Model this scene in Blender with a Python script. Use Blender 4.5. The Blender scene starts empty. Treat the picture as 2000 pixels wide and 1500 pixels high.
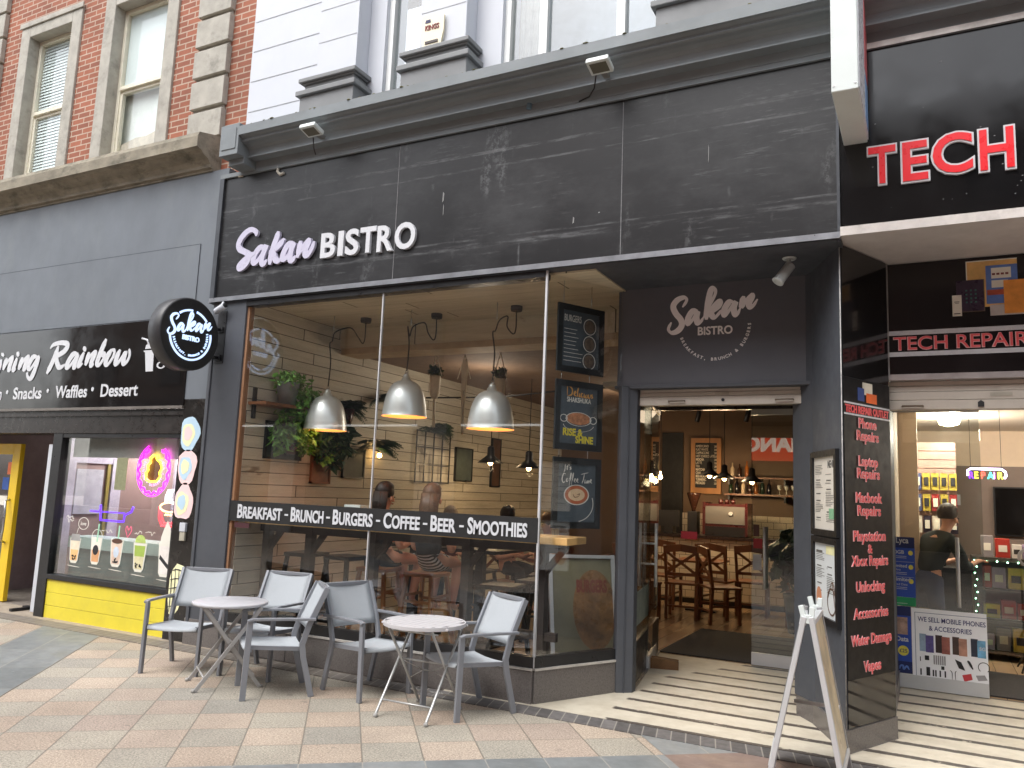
import bpy, math, random
from mathutils import Vector, Matrix
random.seed(11)
C = bpy.context.scene
COL = C.collection
V = Vector
R = math.radians

# ------------------------------------------------------------------ camera
CAM = V((0, 0, 1.65))
FPX = 1559.3                                   # focal length in pixels of a 2000 px wide frame
yaw, pit, rol = R(-27.6308), R(7.7176), R(2.3102)
FW = V((math.sin(yaw)*math.cos(pit), math.cos(yaw)*math.cos(pit), math.sin(pit)))
r0 = V((math.cos(yaw), -math.sin(yaw), 0)); u0 = r0.cross(FW)
RT = r0*math.cos(rol) + u0*math.sin(rol); UP = u0*math.cos(rol) - r0*math.sin(rol)
cd = bpy.data.cameras.new('camera'); cam = bpy.data.objects.new('camera', cd); COL.objects.link(cam)
M = Matrix((RT, UP, -FW)).transposed().to_4x4(); M.translation = CAM
cam.matrix_world = M
cd.sensor_width = 36; cd.lens = FPX/2000*36; cd.clip_start = .05; cd.clip_end = 500
C.camera = cam

# ------------------------------------------------------------------ sky, sun, exposure
w = bpy.data.worlds.new('World'); C.world = w; w.use_nodes = True
nt = w.node_tree; nt.nodes.clear()
sk = nt.nodes.new('ShaderNodeTexSky'); sk.sky_type = 'NISHITA'; sk.sun_disc = False
SUN_EL, SUN_AZ = R(58), R(200)                 # from behind the camera, high
sk.sun_elevation = SUN_EL; sk.sun_rotation = SUN_AZ; sk.air_density = 1.0; sk.dust_density = 3.0; sk.ozone_density = 1
hs = nt.nodes.new('ShaderNodeHueSaturation'); hs.inputs['Saturation'].default_value = .26
bg = nt.nodes.new('ShaderNodeBackground'); bg.inputs[1].default_value = .15
wo = nt.nodes.new('ShaderNodeOutputWorld')
nt.links.new(sk.outputs[0], hs.inputs['Color']); nt.links.new(hs.outputs[0], bg.inputs[0]); nt.links.new(bg.outputs[0], wo.inputs[0])
sd = bpy.data.lights.new('sun', 'SUN'); sd.energy = .7; sd.angle = R(40); sd.color = (1, .985, .96)
so = bpy.data.objects.new('sun', sd); COL.objects.link(so)
sdir = V((math.sin(SUN_AZ)*math.cos(SUN_EL), math.cos(SUN_AZ)*math.cos(SUN_EL), math.sin(SUN_EL)))
so.rotation_euler = sdir.to_track_quat('Z', 'Y').to_euler(); so.location = (0, -5, 20)
C.view_settings.view_transform = 'Standard'; C.view_settings.look = 'None'
C.view_settings.exposure = 1.45; C.view_settings.gamma = 1
C.cycles.use_denoising = True
C.cycles.max_bounces = 8; C.cycles.transparent_max_bounces = 24; C.cycles.diffuse_bounces = 4; C.cycles.glossy_bounces = 5
C.cycles.caustics_reflective = False; C.cycles.caustics_refractive = False; C.cycles.sample_clamp_indirect = 6

# ------------------------------------------------------------------ pixel ray onto a real plane (for traced lettering)
def ray(px, py): return (FW*FPX + RT*(px-1000) - UP*(py-750)).normalized()
def atY(px, py, Y):
    d = ray(px, py); return CAM + d*(Y/d.y)

# ------------------------------------------------------------------ materials
def lin(c):
    f = lambda v: v/12.92 if v <= .04045 else ((v+.055)/1.055)**2.4
    return tuple(f(x/255) for x in c)
def mixnode(n, a=None, b=None, fac=None, mode='MIX'):
    m = n.new('ShaderNodeMix'); m.data_type = 'RGBA'; m.blend_type = mode
    if a is not None: m.inputs[6].default_value = (*a, 1)
    if b is not None: m.inputs[7].default_value = (*b, 1)
    if fac is not None: m.inputs[0].default_value = fac
    return m
class Mat:
    def __init__(s, name):
        s.m = bpy.data.materials.new(name); s.m.use_nodes = True
        s.n = s.m.node_tree.nodes; s.l = s.m.node_tree.links
        s.b = s.n['Principled BSDF']; s.out = s.n['Material Output']
        s.tc = s.n.new('ShaderNodeTexCoord')
    def link(s, a, b): s.l.new(a, b)
    def math(s, op, a, b=None, c=None):
        m = s.n.new('ShaderNodeMath'); m.operation = op
        for i, x in enumerate((a, b, c)):
            if x is None: continue
            if isinstance(x, (int, float)): m.inputs[i].default_value = x
            else: s.link(x, m.inputs[i])
        return m.outputs[0]
    def noise(s, scale=5, detail=4, rough=.6, sx=1, sy=1, sz=1, dim=None, vec=None):
        mp = s.n.new('ShaderNodeMapping'); mp.inputs['Scale'].default_value = (sx, sy, sz)
        s.link(vec or s.tc.outputs['Object'], mp.inputs[0])
        t = s.n.new('ShaderNodeTexNoise'); t.inputs['Scale'].default_value = scale
        t.inputs['Detail'].default_value = detail; t.inputs['Roughness'].default_value = rough
        s.link(mp.outputs[0], t.inputs['Vector']); return t.outputs[0]
    def ramp(s, x, stops):
        r = s.n.new('ShaderNodeValToRGB'); e = r.color_ramp.elements
        while len(e) < len(stops): e.new(.5)
        for i, (p, c) in enumerate(stops):
            e[i].position = p; e[i].color = (*c, 1) if len(c) == 3 else c
        s.link(x, r.inputs[0]); return r.outputs[0]
    def step(s, x, lo, hi):
        r = s.n.new('ShaderNodeMapRange'); r.inputs[1].default_value = lo; r.inputs[2].default_value = hi
        s.link(x, r.inputs[0]); return r.outputs[0]
    def mix(s, fac, a, b, mode='MIX'):
        m = mixnode(s.n, mode=mode)
        for i, x in ((0, fac), (6, a), (7, b)):
            if isinstance(x, (int, float)): m.inputs[i].default_value = x
            elif isinstance(x, tuple): m.inputs[i].default_value = (*x, 1)
            else: s.link(x, m.inputs[i])
        return m.outputs[2]
    def base(s, c):
        if isinstance(c, tuple): s.b.inputs['Base Color'].default_value = (*c, 1)
        else: s.link(c, s.b.inputs['Base Color'])
    def set(s, **k):
        for a, x in k.items():
            i = s.b.inputs[a.replace('_', ' ')]
            if hasattr(x, 'is_output'): s.link(x, i)
            else: i.default_value = x
    def bump(s, h, strength=.3, dist=.01):
        b = s.n.new('ShaderNodeBump'); b.inputs['Strength'].default_value = strength; b.inputs['Distance'].default_value = dist
        s.link(h, b.inputs['Height']); s.link(b.outputs[0], s.b.inputs['Normal'])
    def xyz(s, vec=None):
        x = s.n.new('ShaderNodeSeparateXYZ'); s.link(vec or s.tc.outputs['Object'], x.inputs[0]); return x.outputs
    def white(s, *co):
        c = s.n.new('ShaderNodeCombineXYZ')
        for i, x in enumerate(co):
            if isinstance(x, (int, float)): c.inputs[i].default_value = x
            else: s.link(x, c.inputs[i])
        t = s.n.new('ShaderNodeTexWhiteNoise'); s.link(c.outputs[0], t.inputs['Vector']); return t.outputs['Value']
_mc = {}
def mat(name, col, rough=.5, metal=0, var=.18, vs=6, bump=0, bs=80, dirt=0, dirtcol=(.05, .045, .035), coat=0, sx=1, sy=1, sz=1, spec=None):
    """painted / plain surface with tone variation, optional dirt patches and bump; col is sRGB 0-255"""
    if name in _mc: return _mc[name]
    m = Mat(name); c = lin(col)
    n = m.noise(vs, 5, .65, sx, sy, sz)
    lo = tuple(x*(1-var) for x in c); hi = tuple(min(1, x*(1+var)) for x in c)
    o = m.ramp(n, [(.3, lo), (.7, hi)])
    if dirt:
        d = m.step(m.noise(vs*.7+1.3, 8, .7, sx, sy, sz), .52, .75)
        o = m.mix(m.math('MULTIPLY', d, dirt), o, dirtcol)
    m.base(o)
    rr = m.ramp(m.noise(vs*2.3, 3), [(.3, (max(rough-.08, .02),)*3), (.7, (min(rough+.1, 1),)*3)])
    m.set(Roughness=rr, Metallic=metal)
    if coat: m.set(Coat_Weight=coat, Coat_Roughness=.05)
    if spec is not None: m.set(Specular_IOR_Level=spec)
    if bump: m.bump(m.noise(bs, 4, .6, sx, sy, sz), bump, .004)
    _mc[name] = m.m
    return m.m
def emit(name, col, s, base=None):
    if name in _mc: return _mc[name]
    m = Mat(name); m.base(lin(base or col)); m.set(Emission_Color=(*lin(col), 1), Emission_Strength=s, Roughness=.4)
    _mc[name] = m.m; return m.m
def glass(name, tint=(.93, .96, .95), extra=0.0, rough=0.0):
    m = Mat(name); m.n.remove(m.b)
    g = m.n.new('ShaderNodeNewGeometry')
    dt = m.n.new('ShaderNodeVectorMath'); dt.operation = 'DOT_PRODUCT'
    m.link(g.outputs['Incoming'], dt.inputs[0]); m.link(g.outputs['Normal'], dt.inputs[1])
    c = m.math('SUBTRACT', 1, m.math('ABSOLUTE', dt.outputs['Value']))
    f = m.math('ADD', m.math('MULTIPLY', m.math('POWER', c, 5), .94), .045+extra)
    t = m.n.new('ShaderNodeBsdfTransparent'); t.inputs[0].default_value = (*tint, 1)
    gl = m.n.new('ShaderNodeBsdfGlossy'); gl.inputs['Roughness'].default_value = rough
    x = m.n.new('ShaderNodeMixShader'); m.link(f, x.inputs[0]); m.link(t.outputs[0], x.inputs[1]); m.link(gl.outputs[0], x.inputs[2])
    m.link(x.outputs[0], m.out.inputs[0]); return m.m

# ------------------------------------------------------------------ mesh builder
TXT = bpy.data.curves.new('tmp_font', 'FONT'); TXTO = bpy.data.objects.new('tmp_font', TXT); COL.objects.link(TXTO)
_tc = {}
def glyphs(s, bold, ext):
    k = (s, bold, ext)
    if k not in _tc:
        TXT.body = s; TXT.size = 1; TXT.offset = bold; TXT.extrude = ext; TXT.resolution_u = 4
        dg = bpy.context.evaluated_depsgraph_get(); e = TXTO.evaluated_get(dg); me = e.to_mesh()
        _tc[k] = ([v.co.copy() for v in me.vertices], [tuple(p.vertices) for p in me.polygons]); e.to_mesh_clear()
    return _tc[k]
class MB:
    def __init__(s): s.v = []; s.f = []; s.sm = []
    def add(s, vs, fs, smooth=False):
        o = len(s.v); s.v += [V(p) for p in vs]; s.f += [tuple(i+o for i in f) for f in fs]; s.sm += [smooth]*len(fs); return s
    def bx(s, x0, x1, y0, y1, z0, z1):
        p = [(x, y, z) for x in (x0, x1) for y in (y0, y1) for z in (z0, z1)]
        return s.add(p, [(0, 1, 3, 2), (4, 6, 7, 5), (0, 4, 5, 1), (2, 3, 7, 6), (0, 2, 6, 4), (1, 5, 7, 3)])
    def box(s, c, size, rot=None):
        h = V(size)/2; o = len(s.v); s.bx(-h.x, h.x, -h.y, h.y, -h.z, h.z)
        m = (rot or Matrix.Identity(3)).to_3x3()
        for i in range(o, len(s.v)): s.v[i] = m @ s.v[i] + V(c)
        return s
    def prism(s, poly, o, a, b, n, d, smooth=False):
        """closed polygon (list of 2-D) in the plane o,a,b; extruded by d along n"""
        o, a, b, n = V(o), V(a), V(b), V(n)
        p = [o+a*x+b*y for x, y in poly]; k = len(p)
        s.add(p+[q+n*d for q in p], [tuple(range(k)), tuple(range(2*k-1, k-1, -1))])
        s.f += [(len(s.v)-2*k+i, len(s.v)-2*k+(i+1) % k, len(s.v)-k+(i+1) % k, len(s.v)-k+i) for i in range(k)]; s.sm += [smooth]*k
        return s
    def ell(s, o, a, b, n, rx, ry, d, seg=28, a0=0, a1=2*math.pi):
        full = abs(a1-a0-2*math.pi) < 1e-6
        P = [(rx*math.cos(a0+(a1-a0)*i/seg), ry*math.sin(a0+(a1-a0)*i/seg)) for i in range(seg if full else seg+1)]
        return s.prism(P, o, a, b, n, d)
    def ring(s, o, a, b, n, r0, r1, d, seg=40, a0=0, a1=2*math.pi, e=1):
        o, a, b, n = V(o), V(a), V(b), V(n); full = abs(a1-a0-2*math.pi) < 1e-6; k = seg if full else seg+1
        base = len(s.v)
        for i in range(k):
            t = a0+(a1-a0)*i/seg
            for r in (r0, r1):
                for z in (0, d): s.v.append(o+a*(r*math.cos(t))+b*(r*e*math.sin(t))+n*z)
        for i in range(seg):
            p = base+4*i; q = base+4*((i+1) % k)
            s.f += [(p+1, p+3, q+3, q+1), (p, q, q+2, p+2), (p, p+1, q+1, q), (p+2, q+2, q+3, p+3)]; s.sm += [False]*4
        return s
    def tube(s, pts, r, n=8, smooth=True, cap=True, flat=1):
        pts = [V(p) for p in pts]; base = len(s.v); k = len(pts)
        rs = r if isinstance(r, (list, tuple)) else [r]*k
        t0 = (pts[1]-pts[0]).normalized(); up = V((0, 0, 1)) if abs(t0.z) < .9 else V((1, 0, 0))
        nx = t0.cross(up).normalized()
        for i, p in enumerate(pts):
            t = (pts[min(i+1, k-1)]-pts[max(i-1, 0)]).normalized()
            nx = (nx - t*nx.dot(t)).normalized(); ny = t.cross(nx)
            for j in range(n):
                a = 2*math.pi*j/n; s.v.append(p+(nx*math.cos(a)+ny*math.sin(a)*flat)*rs[i])
        for i in range(k-1):
            for j in range(n):
                a = base+i*n+j; b = base+i*n+(j+1) % n
                s.f.append((a, b, b+n, a+n)); s.sm.append(smooth)
        if cap:
            s.f.append(tuple(base+j for j in range(n-1, -1, -1))); s.f.append(tuple(base+(k-1)*n+j for j in range(n))); s.sm += [False, False]
        return s
    def bar(s, pts, w, h, side=(1, 0, 0)):
        """rectangular tube along pts: w across 'side', h the other way; mitred"""
        pts = [V(p) for p in pts]; base = len(s.v); k = len(pts); sd = V(side).normalized()
        for i, p in enumerate(pts):
            ts = []
            if i > 0: ts.append((pts[i]-pts[i-1]).normalized())
            if i < k-1: ts.append((pts[i+1]-pts[i]).normalized())
            t = sum(ts, V()).normalized(); sc = 1/max(.5, t.dot(ts[0]))
            x = (sd-t*sd.dot(t)).normalized(); y = t.cross(x)*sc
            for a, b in ((-1, -1), (1, -1), (1, 1), (-1, 1)): s.v.append(p+x*(a*w/2)+y*(b*h/2))
        for i in range(k-1):
            for j in range(4):
                a = base+i*4+j; b = base+i*4+(j+1) % 4; s.f.append((a, b, b+4, a+4)); s.sm.append(False)
        s.f.append(tuple(base+j for j in (3, 2, 1, 0))); s.f.append(tuple(base+(k-1)*4+j for j in range(4))); s.sm += [False]*2
        return s
    def lathe(s, prof, c=(0, 0, 0), n=28, smooth=True, rot=None, cap=True):
        base = len(s.v); c = V(c); m = rot.to_3x3() if rot else Matrix.Identity(3)
        for r, z in prof:
            for j in range(n):
                a = 2*math.pi*j/n; s.v.append(m @ V((max(r, 1e-4)*math.cos(a), max(r, 1e-4)*math.sin(a), z))+c)
        for i in range(len(prof)-1):
            for j in range(n):
                a = base+i*n+j; b = base+i*n+(j+1) % n; s.f.append((a, b, b+n, a+n)); s.sm.append(smooth)
        if cap: s.f.append(tuple(base+j for j in range(n-1, -1, -1))); s.f.append(tuple(base+(len(prof)-1)*n+j for j in range(n))); s.sm += [False]*2
        return s
    def sweep(s, prof, x0, x1):
        """(y,z) profile extruded along X from x0 to x1"""
        return s.prism([(y, z) for y, z in prof], (x0, 0, 0), (0, 1, 0), (0, 0, 1), (1, 0, 0), x1-x0)
    def text(s, t, size, o, a=(1, 0, 0), b=(0, 0, 1), align='L', xs=1.0, bold=0.0, ext=.004, slant=0.0, width=None):
        vs, fs = glyphs(t, bold, ext/size)
        if not vs: return s
        a, b, o = V(a).normalized(), V(b).normalized(), V(o); n = a.cross(b)
        x0 = min(p.x for p in vs); x1 = max(p.x for p in vs)
        if width: xs = width/((x1-x0)*size)
        dx = {'L': x0, 'C': (x0+x1)/2, 'R': x1}[align]
        return s.add([o+a*((p.x-dx+p.y*slant)*size*xs)+b*(p.y*size)+n*(p.z*size) for p in vs], fs)
    def arc_text(s, t, size, o, a, b, r, ang0, ang1, bold=.01, ext=.003, inward=True, xs=1):
        """letters along a circle, read left to right along its lower half"""
        o, a, b = V(o), V(a), V(b); k = len(t)
        for i, ch in enumerate(t):
            if ch == ' ': continue
            th = ang0+(ang1-ang0)*i/(k-1)
            e = a*math.cos(th)+b*math.sin(th)
            up = -e; rt = (a*-math.sin(th)+b*math.cos(th))
            s.text(ch, size, o+e*(r+size*.35), rt, up, 'C', xs, bold, ext)
        return s
    def stroke(s, pts, n, w, d=.004, thin=.5, up=(0, 0, 1), sub=5, lift=.0):
        """brush stroke through 3-D points on a plane with normal n: thick downstrokes, thin upstrokes, tapered ends; d = thickness"""
        pts = [V(p) for p in pts]; n = V(n).normalized(); up = V(up); q = []
        if len(pts) == 2: pts = [pts[0], (pts[0]+pts[1])/2, pts[1]]
        P = [pts[0]*2-pts[1]]+pts+[pts[-1]*2-pts[-2]]
        for i in range(1, len(P)-2):
            for j in range(sub):
                t = j/sub; a, b, c, e = P[i-1], P[i], P[i+1], P[i+2]
                q.append(.5*((2*b)+(c-a)*t+(2*a-5*b+4*c-e)*t*t+(3*b-a-3*c+e)*t**3))
        q.append(pts[-1]); k = len(q); base = len(s.v)
        for i, p in enumerate(q):
            t = (q[min(i+1, k-1)]-q[max(i-1, 0)]).normalized(); sd = n.cross(t).normalized()
            dn = -t.dot(up)
            ww = w*(thin+(1-thin)*(.5+.5*max(-1, min(1, dn*1.6))))
            e = min(i, k-1-i)/3; ww *= min(1, .45+.55*e)
            lf = n*(lift+.0022*i/k)
            for sg in (-1, 1):
                s.v.append(p+sd*(sg*ww/2)+lf); s.v.append(p+sd*(sg*ww/2)+n*d+lf)
        for i in range(k-1):
            a = base+4*i; b = a+4
            s.f += [(a+1, b+1, b+3, a+3), (a, a+2, b+2, b), (a, b, b+1, a+1), (a+2, a+3, b+3, b+2)]; s.sm += [False]*4
        s.f += [(base, base+1, base+3, base+2), (base+4*k-4, base+4*k-2, base+4*k-1, base+4*k-3)]; s.sm += [False]*2
        return s
    def build(s, name, m, parent=None, local=False, bevel=0, label=None):
        me = bpy.data.meshes.new(name); me.from_pydata([tuple(p) for p in s.v], [], s.f)
        me.polygons.foreach_set('use_smooth', s.sm); me.materials.append(m); me.update()
        o = bpy.data.objects.new(name, me); COL.objects.link(o)
        if parent:
            o.parent = parent
            if not local and parent.type == 'EMPTY': o.location = -V(parent.location)
        if bevel:
            b = o.modifiers.new('bevel', 'BEVEL'); b.width = bevel; b.segments = 2; b.limit_method = 'ANGLE'; b.angle_limit = R(40)
        if label: o['label'] = label
        return o
def thing(name, label, cat, loc=(0, 0, 0), rz=0, group=None):
    o = bpy.data.objects.new(name, None); COL.objects.link(o); o.location = loc; o.rotation_euler = (0, 0, rz)
    o.empty_display_size = .1
    return tag(o, label, cat, group)
def tag(o, label, cat, group=None):
    o['label'] = label; o['category'] = cat
    if group: o['group'] = group
    return o
def struct(o): o['kind'] = 'structure'; return o
def dup(root, loc, rz, label, group=None):
    r = root.copy(); COL.objects.link(r); r.location = loc; r.rotation_euler = (0, 0, rz); r['label'] = label
    if group: r['group'] = group
    for ch in list(root.children):
        c = ch.copy(); COL.objects.link(c); c.parent = r
        for g in list(ch.children):
            d = g.copy(); COL.objects.link(d); d.parent = c
    return r
LAMP = .30                                     # all indoor lamps together, against the daylight
def lamp(name, loc, energy, col, rad=.04, parent=None, spot=None):
    l = bpy.data.lights.new(name, 'SPOT' if spot else 'POINT'); l.energy = energy*LAMP; l.color = col; l.shadow_soft_size = rad
    if spot: l.spot_size = R(spot); l.spot_blend = .6
    o = bpy.data.objects.new(name, l); COL.objects.link(o)
    o.location = V(loc)-(V(parent.location) if parent else V()); o.parent = parent
    return o
Rz = lambda a: Matrix.Rotation(a, 3, 'Z')
X, Y_, Z = V((1, 0, 0)), V((0, 1, 0)), V((0, 0, 1))
FRONT = V((0, -1, 0))
# ------------------------------------------------------------------ shared materials
m_grey = mat('slate grey paint', (72, 75, 81), .55, var=.1, vs=3, dirt=.12, dirtcol=(.1, .1, .1), bump=.05)
m_panel = mat('old blue grey paint', (104, 110, 117), .5, var=.1, vs=1.6, dirt=.35, dirtcol=(.19, .21, .205), sz=.5)
m_cornice = mat('weathered grey cornice paint', (118, 124, 127), .55, var=.12, vs=2.5, dirt=.3, dirtcol=(.12, .125, .11), bump=.15, bs=40, sx=.5)
m_black = mat('satin black', (30, 30, 32), .35, var=.2)
m_blackgloss = mat('gloss black acrylic', (22, 20, 20), .09, var=.3, vs=1.2, coat=.2)
m_blackmat = mat('matt black', (24, 24, 24), .6, var=.2)
m_brownblack = mat('brown black paint', (38, 33, 31), .3, var=.25, dirt=.15, dirtcol=(.12, .1, .09))
m_white = mat('white paint', (194, 198, 205), .5, var=.03, vs=2)
m_letter = mat('white acrylic letter', (202, 204, 208), .3, var=.02)
m_lilac = mat('lilac white acrylic letter', (190, 187, 206), .3, var=.02)
m_cream = mat('cream letter vinyl', (250, 246, 246), .4, var=.03)
m_alu = mat('brushed aluminium', (206, 208, 210), .42, metal=.45, var=.04, vs=3)
m_steel = mat('satin steel', (190, 190, 188), .30, metal=1, var=.03, vs=1.5)
m_whitemetal = mat('white coated aluminium', (205, 212, 210), .35, var=.03)
m_stone = mat('weathered sandstone', (166, 162, 152), .85, var=.16, vs=5, dirt=.55, dirtcol=(.08, .075, .06), bump=.4, bs=50)
m_stone2 = mat('mossy stone', (134, 127, 112), .9, var=.3, vs=6, dirt=.95, dirtcol=(.045, .045, .03), bump=.5, bs=40, sx=.6)
m_granite = mat('grey granite plinth', (104, 99, 96), .32, var=.32, vs=90, spec=.5)
m_red = mat('red acrylic letter', (226, 32, 42), .3, var=.03)
m_pinkred = mat('coral red vinyl', (228, 92, 96), .35, var=.03)
m_yellow = mat('yellow gloss paint', (222, 206, 62), .45, var=.06, vs=3, dirt=.2, dirtcol=(.35, .3, .1), bump=.12, bs=30)
m_yellowdoor = mat('ochre yellow paint', (228, 190, 36), .45, var=.06)
m_glass = glass('window glass', (.95, .955, .95), .035)
m_glassp = glass('dessert shop glass', (.92, .94, .93), .10)
m_glassd = glass('door glass', (.86, .89, .88), .03)
m_glassb = glass('sash glass', (.96, .97, .97), -.01)
m_glassup = glass('upper window glass', (.93, .95, .95), .10)
m_darkwood = mat('dark stained timber', (58, 48, 42), .6, var=.25, vs=6, sz=.3)
m_wood = mat('oak', (170, 118, 66), .5, var=.2, vs=7, sz=.3)
m_redwood = mat('reddish varnished beech', (124, 80, 50), .4, var=.2, vs=7, sz=.3)
m_lightwood = mat('butcher block', (206, 166, 106), .5, var=.14, vs=9, sy=.4)
m_plaster = mat('warm plaster', (108, 88, 70), .8, var=.06, vs=2)
m_skin = mat('skin', (214, 160, 132), .5, var=.06)
m_paper = mat('paper', (226, 224, 212), .6, var=.02)
m_ink = mat('ink', (40, 40, 42), .7, var=.1)
m_cord = mat('black cord', (30, 26, 24), .6, var=.1)
m_shutter = mat('scuffed shutter steel', (192, 184, 172), .5, var=.07, vs=6, dirt=.25, dirtcol=(.25, .21, .17))
m_leaf = mat('leaf', (104, 156, 66), .45, var=.35, vs=14)
m_darkleaf = mat('dark leaf', (48, 78, 52), .4, var=.35, vs=14)

def wear_black(name, basec, scratch, dens, rough):
    """black painted ply fascia with pale horizontal scuffs"""
    m = Mat(name); x, y, z = m.xyz()
    big = m.noise(.9, 5, .6, .8, 1, 1.5, vec=None)
    fine = m.noise(20, 7, .72, .16, 1, 1.7)
    brk = m.noise(7, 4, .7, .6, 1, 1.4)
    k = m.math('MULTIPLY', m.math('MULTIPLY', m.step(fine, .535, .63), m.step(big, .45, .64)), m.step(brk, .40, .60))
    blot = m.math('MULTIPLY', m.step(m.noise(1.25, 4, .6, 2.6, 1, .62), .60, .68), m.step(m.noise(22, 6, .75, 1, 1, .8), .46, .58))
    def line(zc, wd):
        return m.math('MULTIPLY', m.step(m.math('ABSOLUTE', m.math('SUBTRACT', z, zc)), wd, wd*.5), m.math('MULTIPLY', m.step(m.noise(16, 6, .7, .2, 1, 2), .44, .60), m.step(brk, .36, .55)))
    ln = m.math('ADD', m.math('ADD', line(4.66, .02), line(4.52, .012)), m.math('ADD', line(3.86, .012), line(3.80, .03)))
    film = m.math('MULTIPLY', m.step(m.noise(1.4, 7, .72, .7, 1, 1.3), .44, .74), .20)
    drip = m.math('MULTIPLY', m.step(m.noise(12, 2, .5, 1, 1, .06), .70, .77), m.step(m.noise(2.2, 5, .7), .5, .62))
    k = m.math('ADD', m.math('ADD', m.math('MULTIPLY', k, .75), m.math('MULTIPLY', blot, .45)), m.math('ADD', m.math('ADD', m.math('MULTIPLY', ln, .5), film), m.math('MULTIPLY', drip, .5)))
    k = m.math('MINIMUM', 1, k)
    o = m.mix(m.math('MULTIPLY', k, dens), m.ramp(m.noise(1.1, 4), [(.35, basec), (.65, tuple(v_*1.5 for v_ in basec))]), scratch)
    m.base(o); m.set(Roughness=m.ramp(k, [(0, (rough,)*3), (1, (.7,)*3)]), Specular_IOR_Level=.35)
    m.bump(m.noise(30, 4, .7, .2, 1, 2), .08, .004)
    return m.m
m_fascia = wear_black('scuffed black fascia paint', (.014, .014, .015), (.16, .164, .17), .8, .32)
m_techfascia = mat('gloss black fascia', (22, 21, 22), .10, var=.3, vs=1)

# brick
def brick_mat():
    m = Mat('red brick'); x, y, z = m.xyz()
    cb = m.n.new('ShaderNodeCombineXYZ'); m.link(x, cb.inputs[0]); m.link(z, cb.inputs[1])
    bk = m.n.new('ShaderNodeTexBrick'); m.link(cb.outputs[0], bk.inputs['Vector'])
    bk.inputs['Scale'].default_value = 1; bk.inputs['Mortar Size'].default_value = .009; bk.inputs['Mortar Smooth'].default_value = .3
    bk.inputs['Brick Width'].default_value = .225; bk.inputs['Row Height'].default_value = .075; bk.inputs['Bias'].default_value = -.15
    bk.inputs['Color1'].default_value = (.38, .135, .08, 1); bk.inputs['Color2'].default_value = (.26, .095, .062, 1)
    bk.inputs['Mortar'].default_value = (.52, .42, .34, 1)
    st = m.ramp(m.noise(1.2, 6, .7), [(.35, (.7, .66, .62)), (.7, (1.08, 1.04, 1.0))])
    o = m.mix(1, bk.outputs['Color'], st, 'MULTIPLY')
    m.base(m.mix(m.math('MULTIPLY', m.noise(45, 3), .25), o, (.12, .05, .03)))
    m.set(Roughness=.88); m.bump(bk.outputs['Fac'], -.4, .006); return m.m
m_brick = brick_mat()

U0, V0, TS = 5.51, -.181, .374                 # the square paving: joint offsets and tile size along u and v
UD, VD = V((-.627, .779, 0)), V((.779, .627, 0))
def uv(m, u0, v0, su, sv):
    g = m.tc.outputs['Object']
    def dot(d):
        n = m.n.new('ShaderNodeVectorMath'); n.operation = 'DOT_PRODUCT'; m.link(g, n.inputs[0]); n.inputs[1].default_value = d
        return n.outputs['Value']
    return (m.math('DIVIDE', m.math('SUBTRACT', dot(UD), u0), su), m.math('DIVIDE', m.math('SUBTRACT', dot(VD), v0), sv))
def joint(m, a, wid):
    f = m.math('FRACT', a); return m.step(m.math('ABSOLUTE', m.math('SUBTRACT', f, .5)), .5-wid, .5-wid*.35)
def paver_mat():
    m = Mat('pink and grey granite paving'); a, b = uv(m, U0, V0, .375, .3735)
    fa, fb = m.math('FLOOR', a), m.math('FLOOR', b)
    par = m.math('ABSOLUTE', m.math('MODULO', m.math('ADD', fa, fb), 2))
    rn = m.white(fa, fb, 0); rn2 = m.white(fa, fb, 5)
    sel = m.math('GREATER_THAN', m.math('ADD', par, m.math('MULTIPLY', m.math('SUBTRACT', rn, .5), 1.15)), .5)
    pink = m.ramp(rn2, [(0, (.355, .288, .232)), (.5, (.40, .335, .272)), (1, (.33, .272, .232))])
    grey = m.ramp(rn2, [(0, (.30, .28, .24)), (.5, (.36, .33, .275)), (1, (.275, .262, .232))])
    o = m.mix(sel, grey, pink)
    sp = m.math('ADD', m.math('MULTIPLY', m.noise(75, 5, .8), .65), m.math('MULTIPLY', m.noise(260, 2, .7), .35))
    o = m.mix(1, o, m.ramp(sp, [(.41, (.45, .43, .41)), (.5, (1, 1, 1)), (.585, (1.5, 1.46, 1.4))]), 'MULTIPLY')
    o = m.mix(1, o, m.ramp(m.noise(.7, 6, .65), [(.3, (.72, .71, .70)), (.6, (1.03, 1.02, 1.0))]), 'MULTIPLY')
    spot = m.step(m.noise(9, 2, .4), .72, .76); o = m.mix(m.math('MULTIPLY', spot, .45), o, (.12, .1, .09))
    jt = m.math('MAXIMUM', joint(m, a, .014), joint(m, b, .018))
    m.base(m.mix(m.math('MULTIPLY', jt, .75), o, (.12, .105, .085))); m.set(Roughness=m.ramp(m.noise(3, 4), [(.3, (.55,)*3), (.7, (.8,)*3)]))
    m.bump(m.math('SUBTRACT', m.math('MULTIPLY', sp, .25), jt), .35, .004); return m.m
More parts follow.
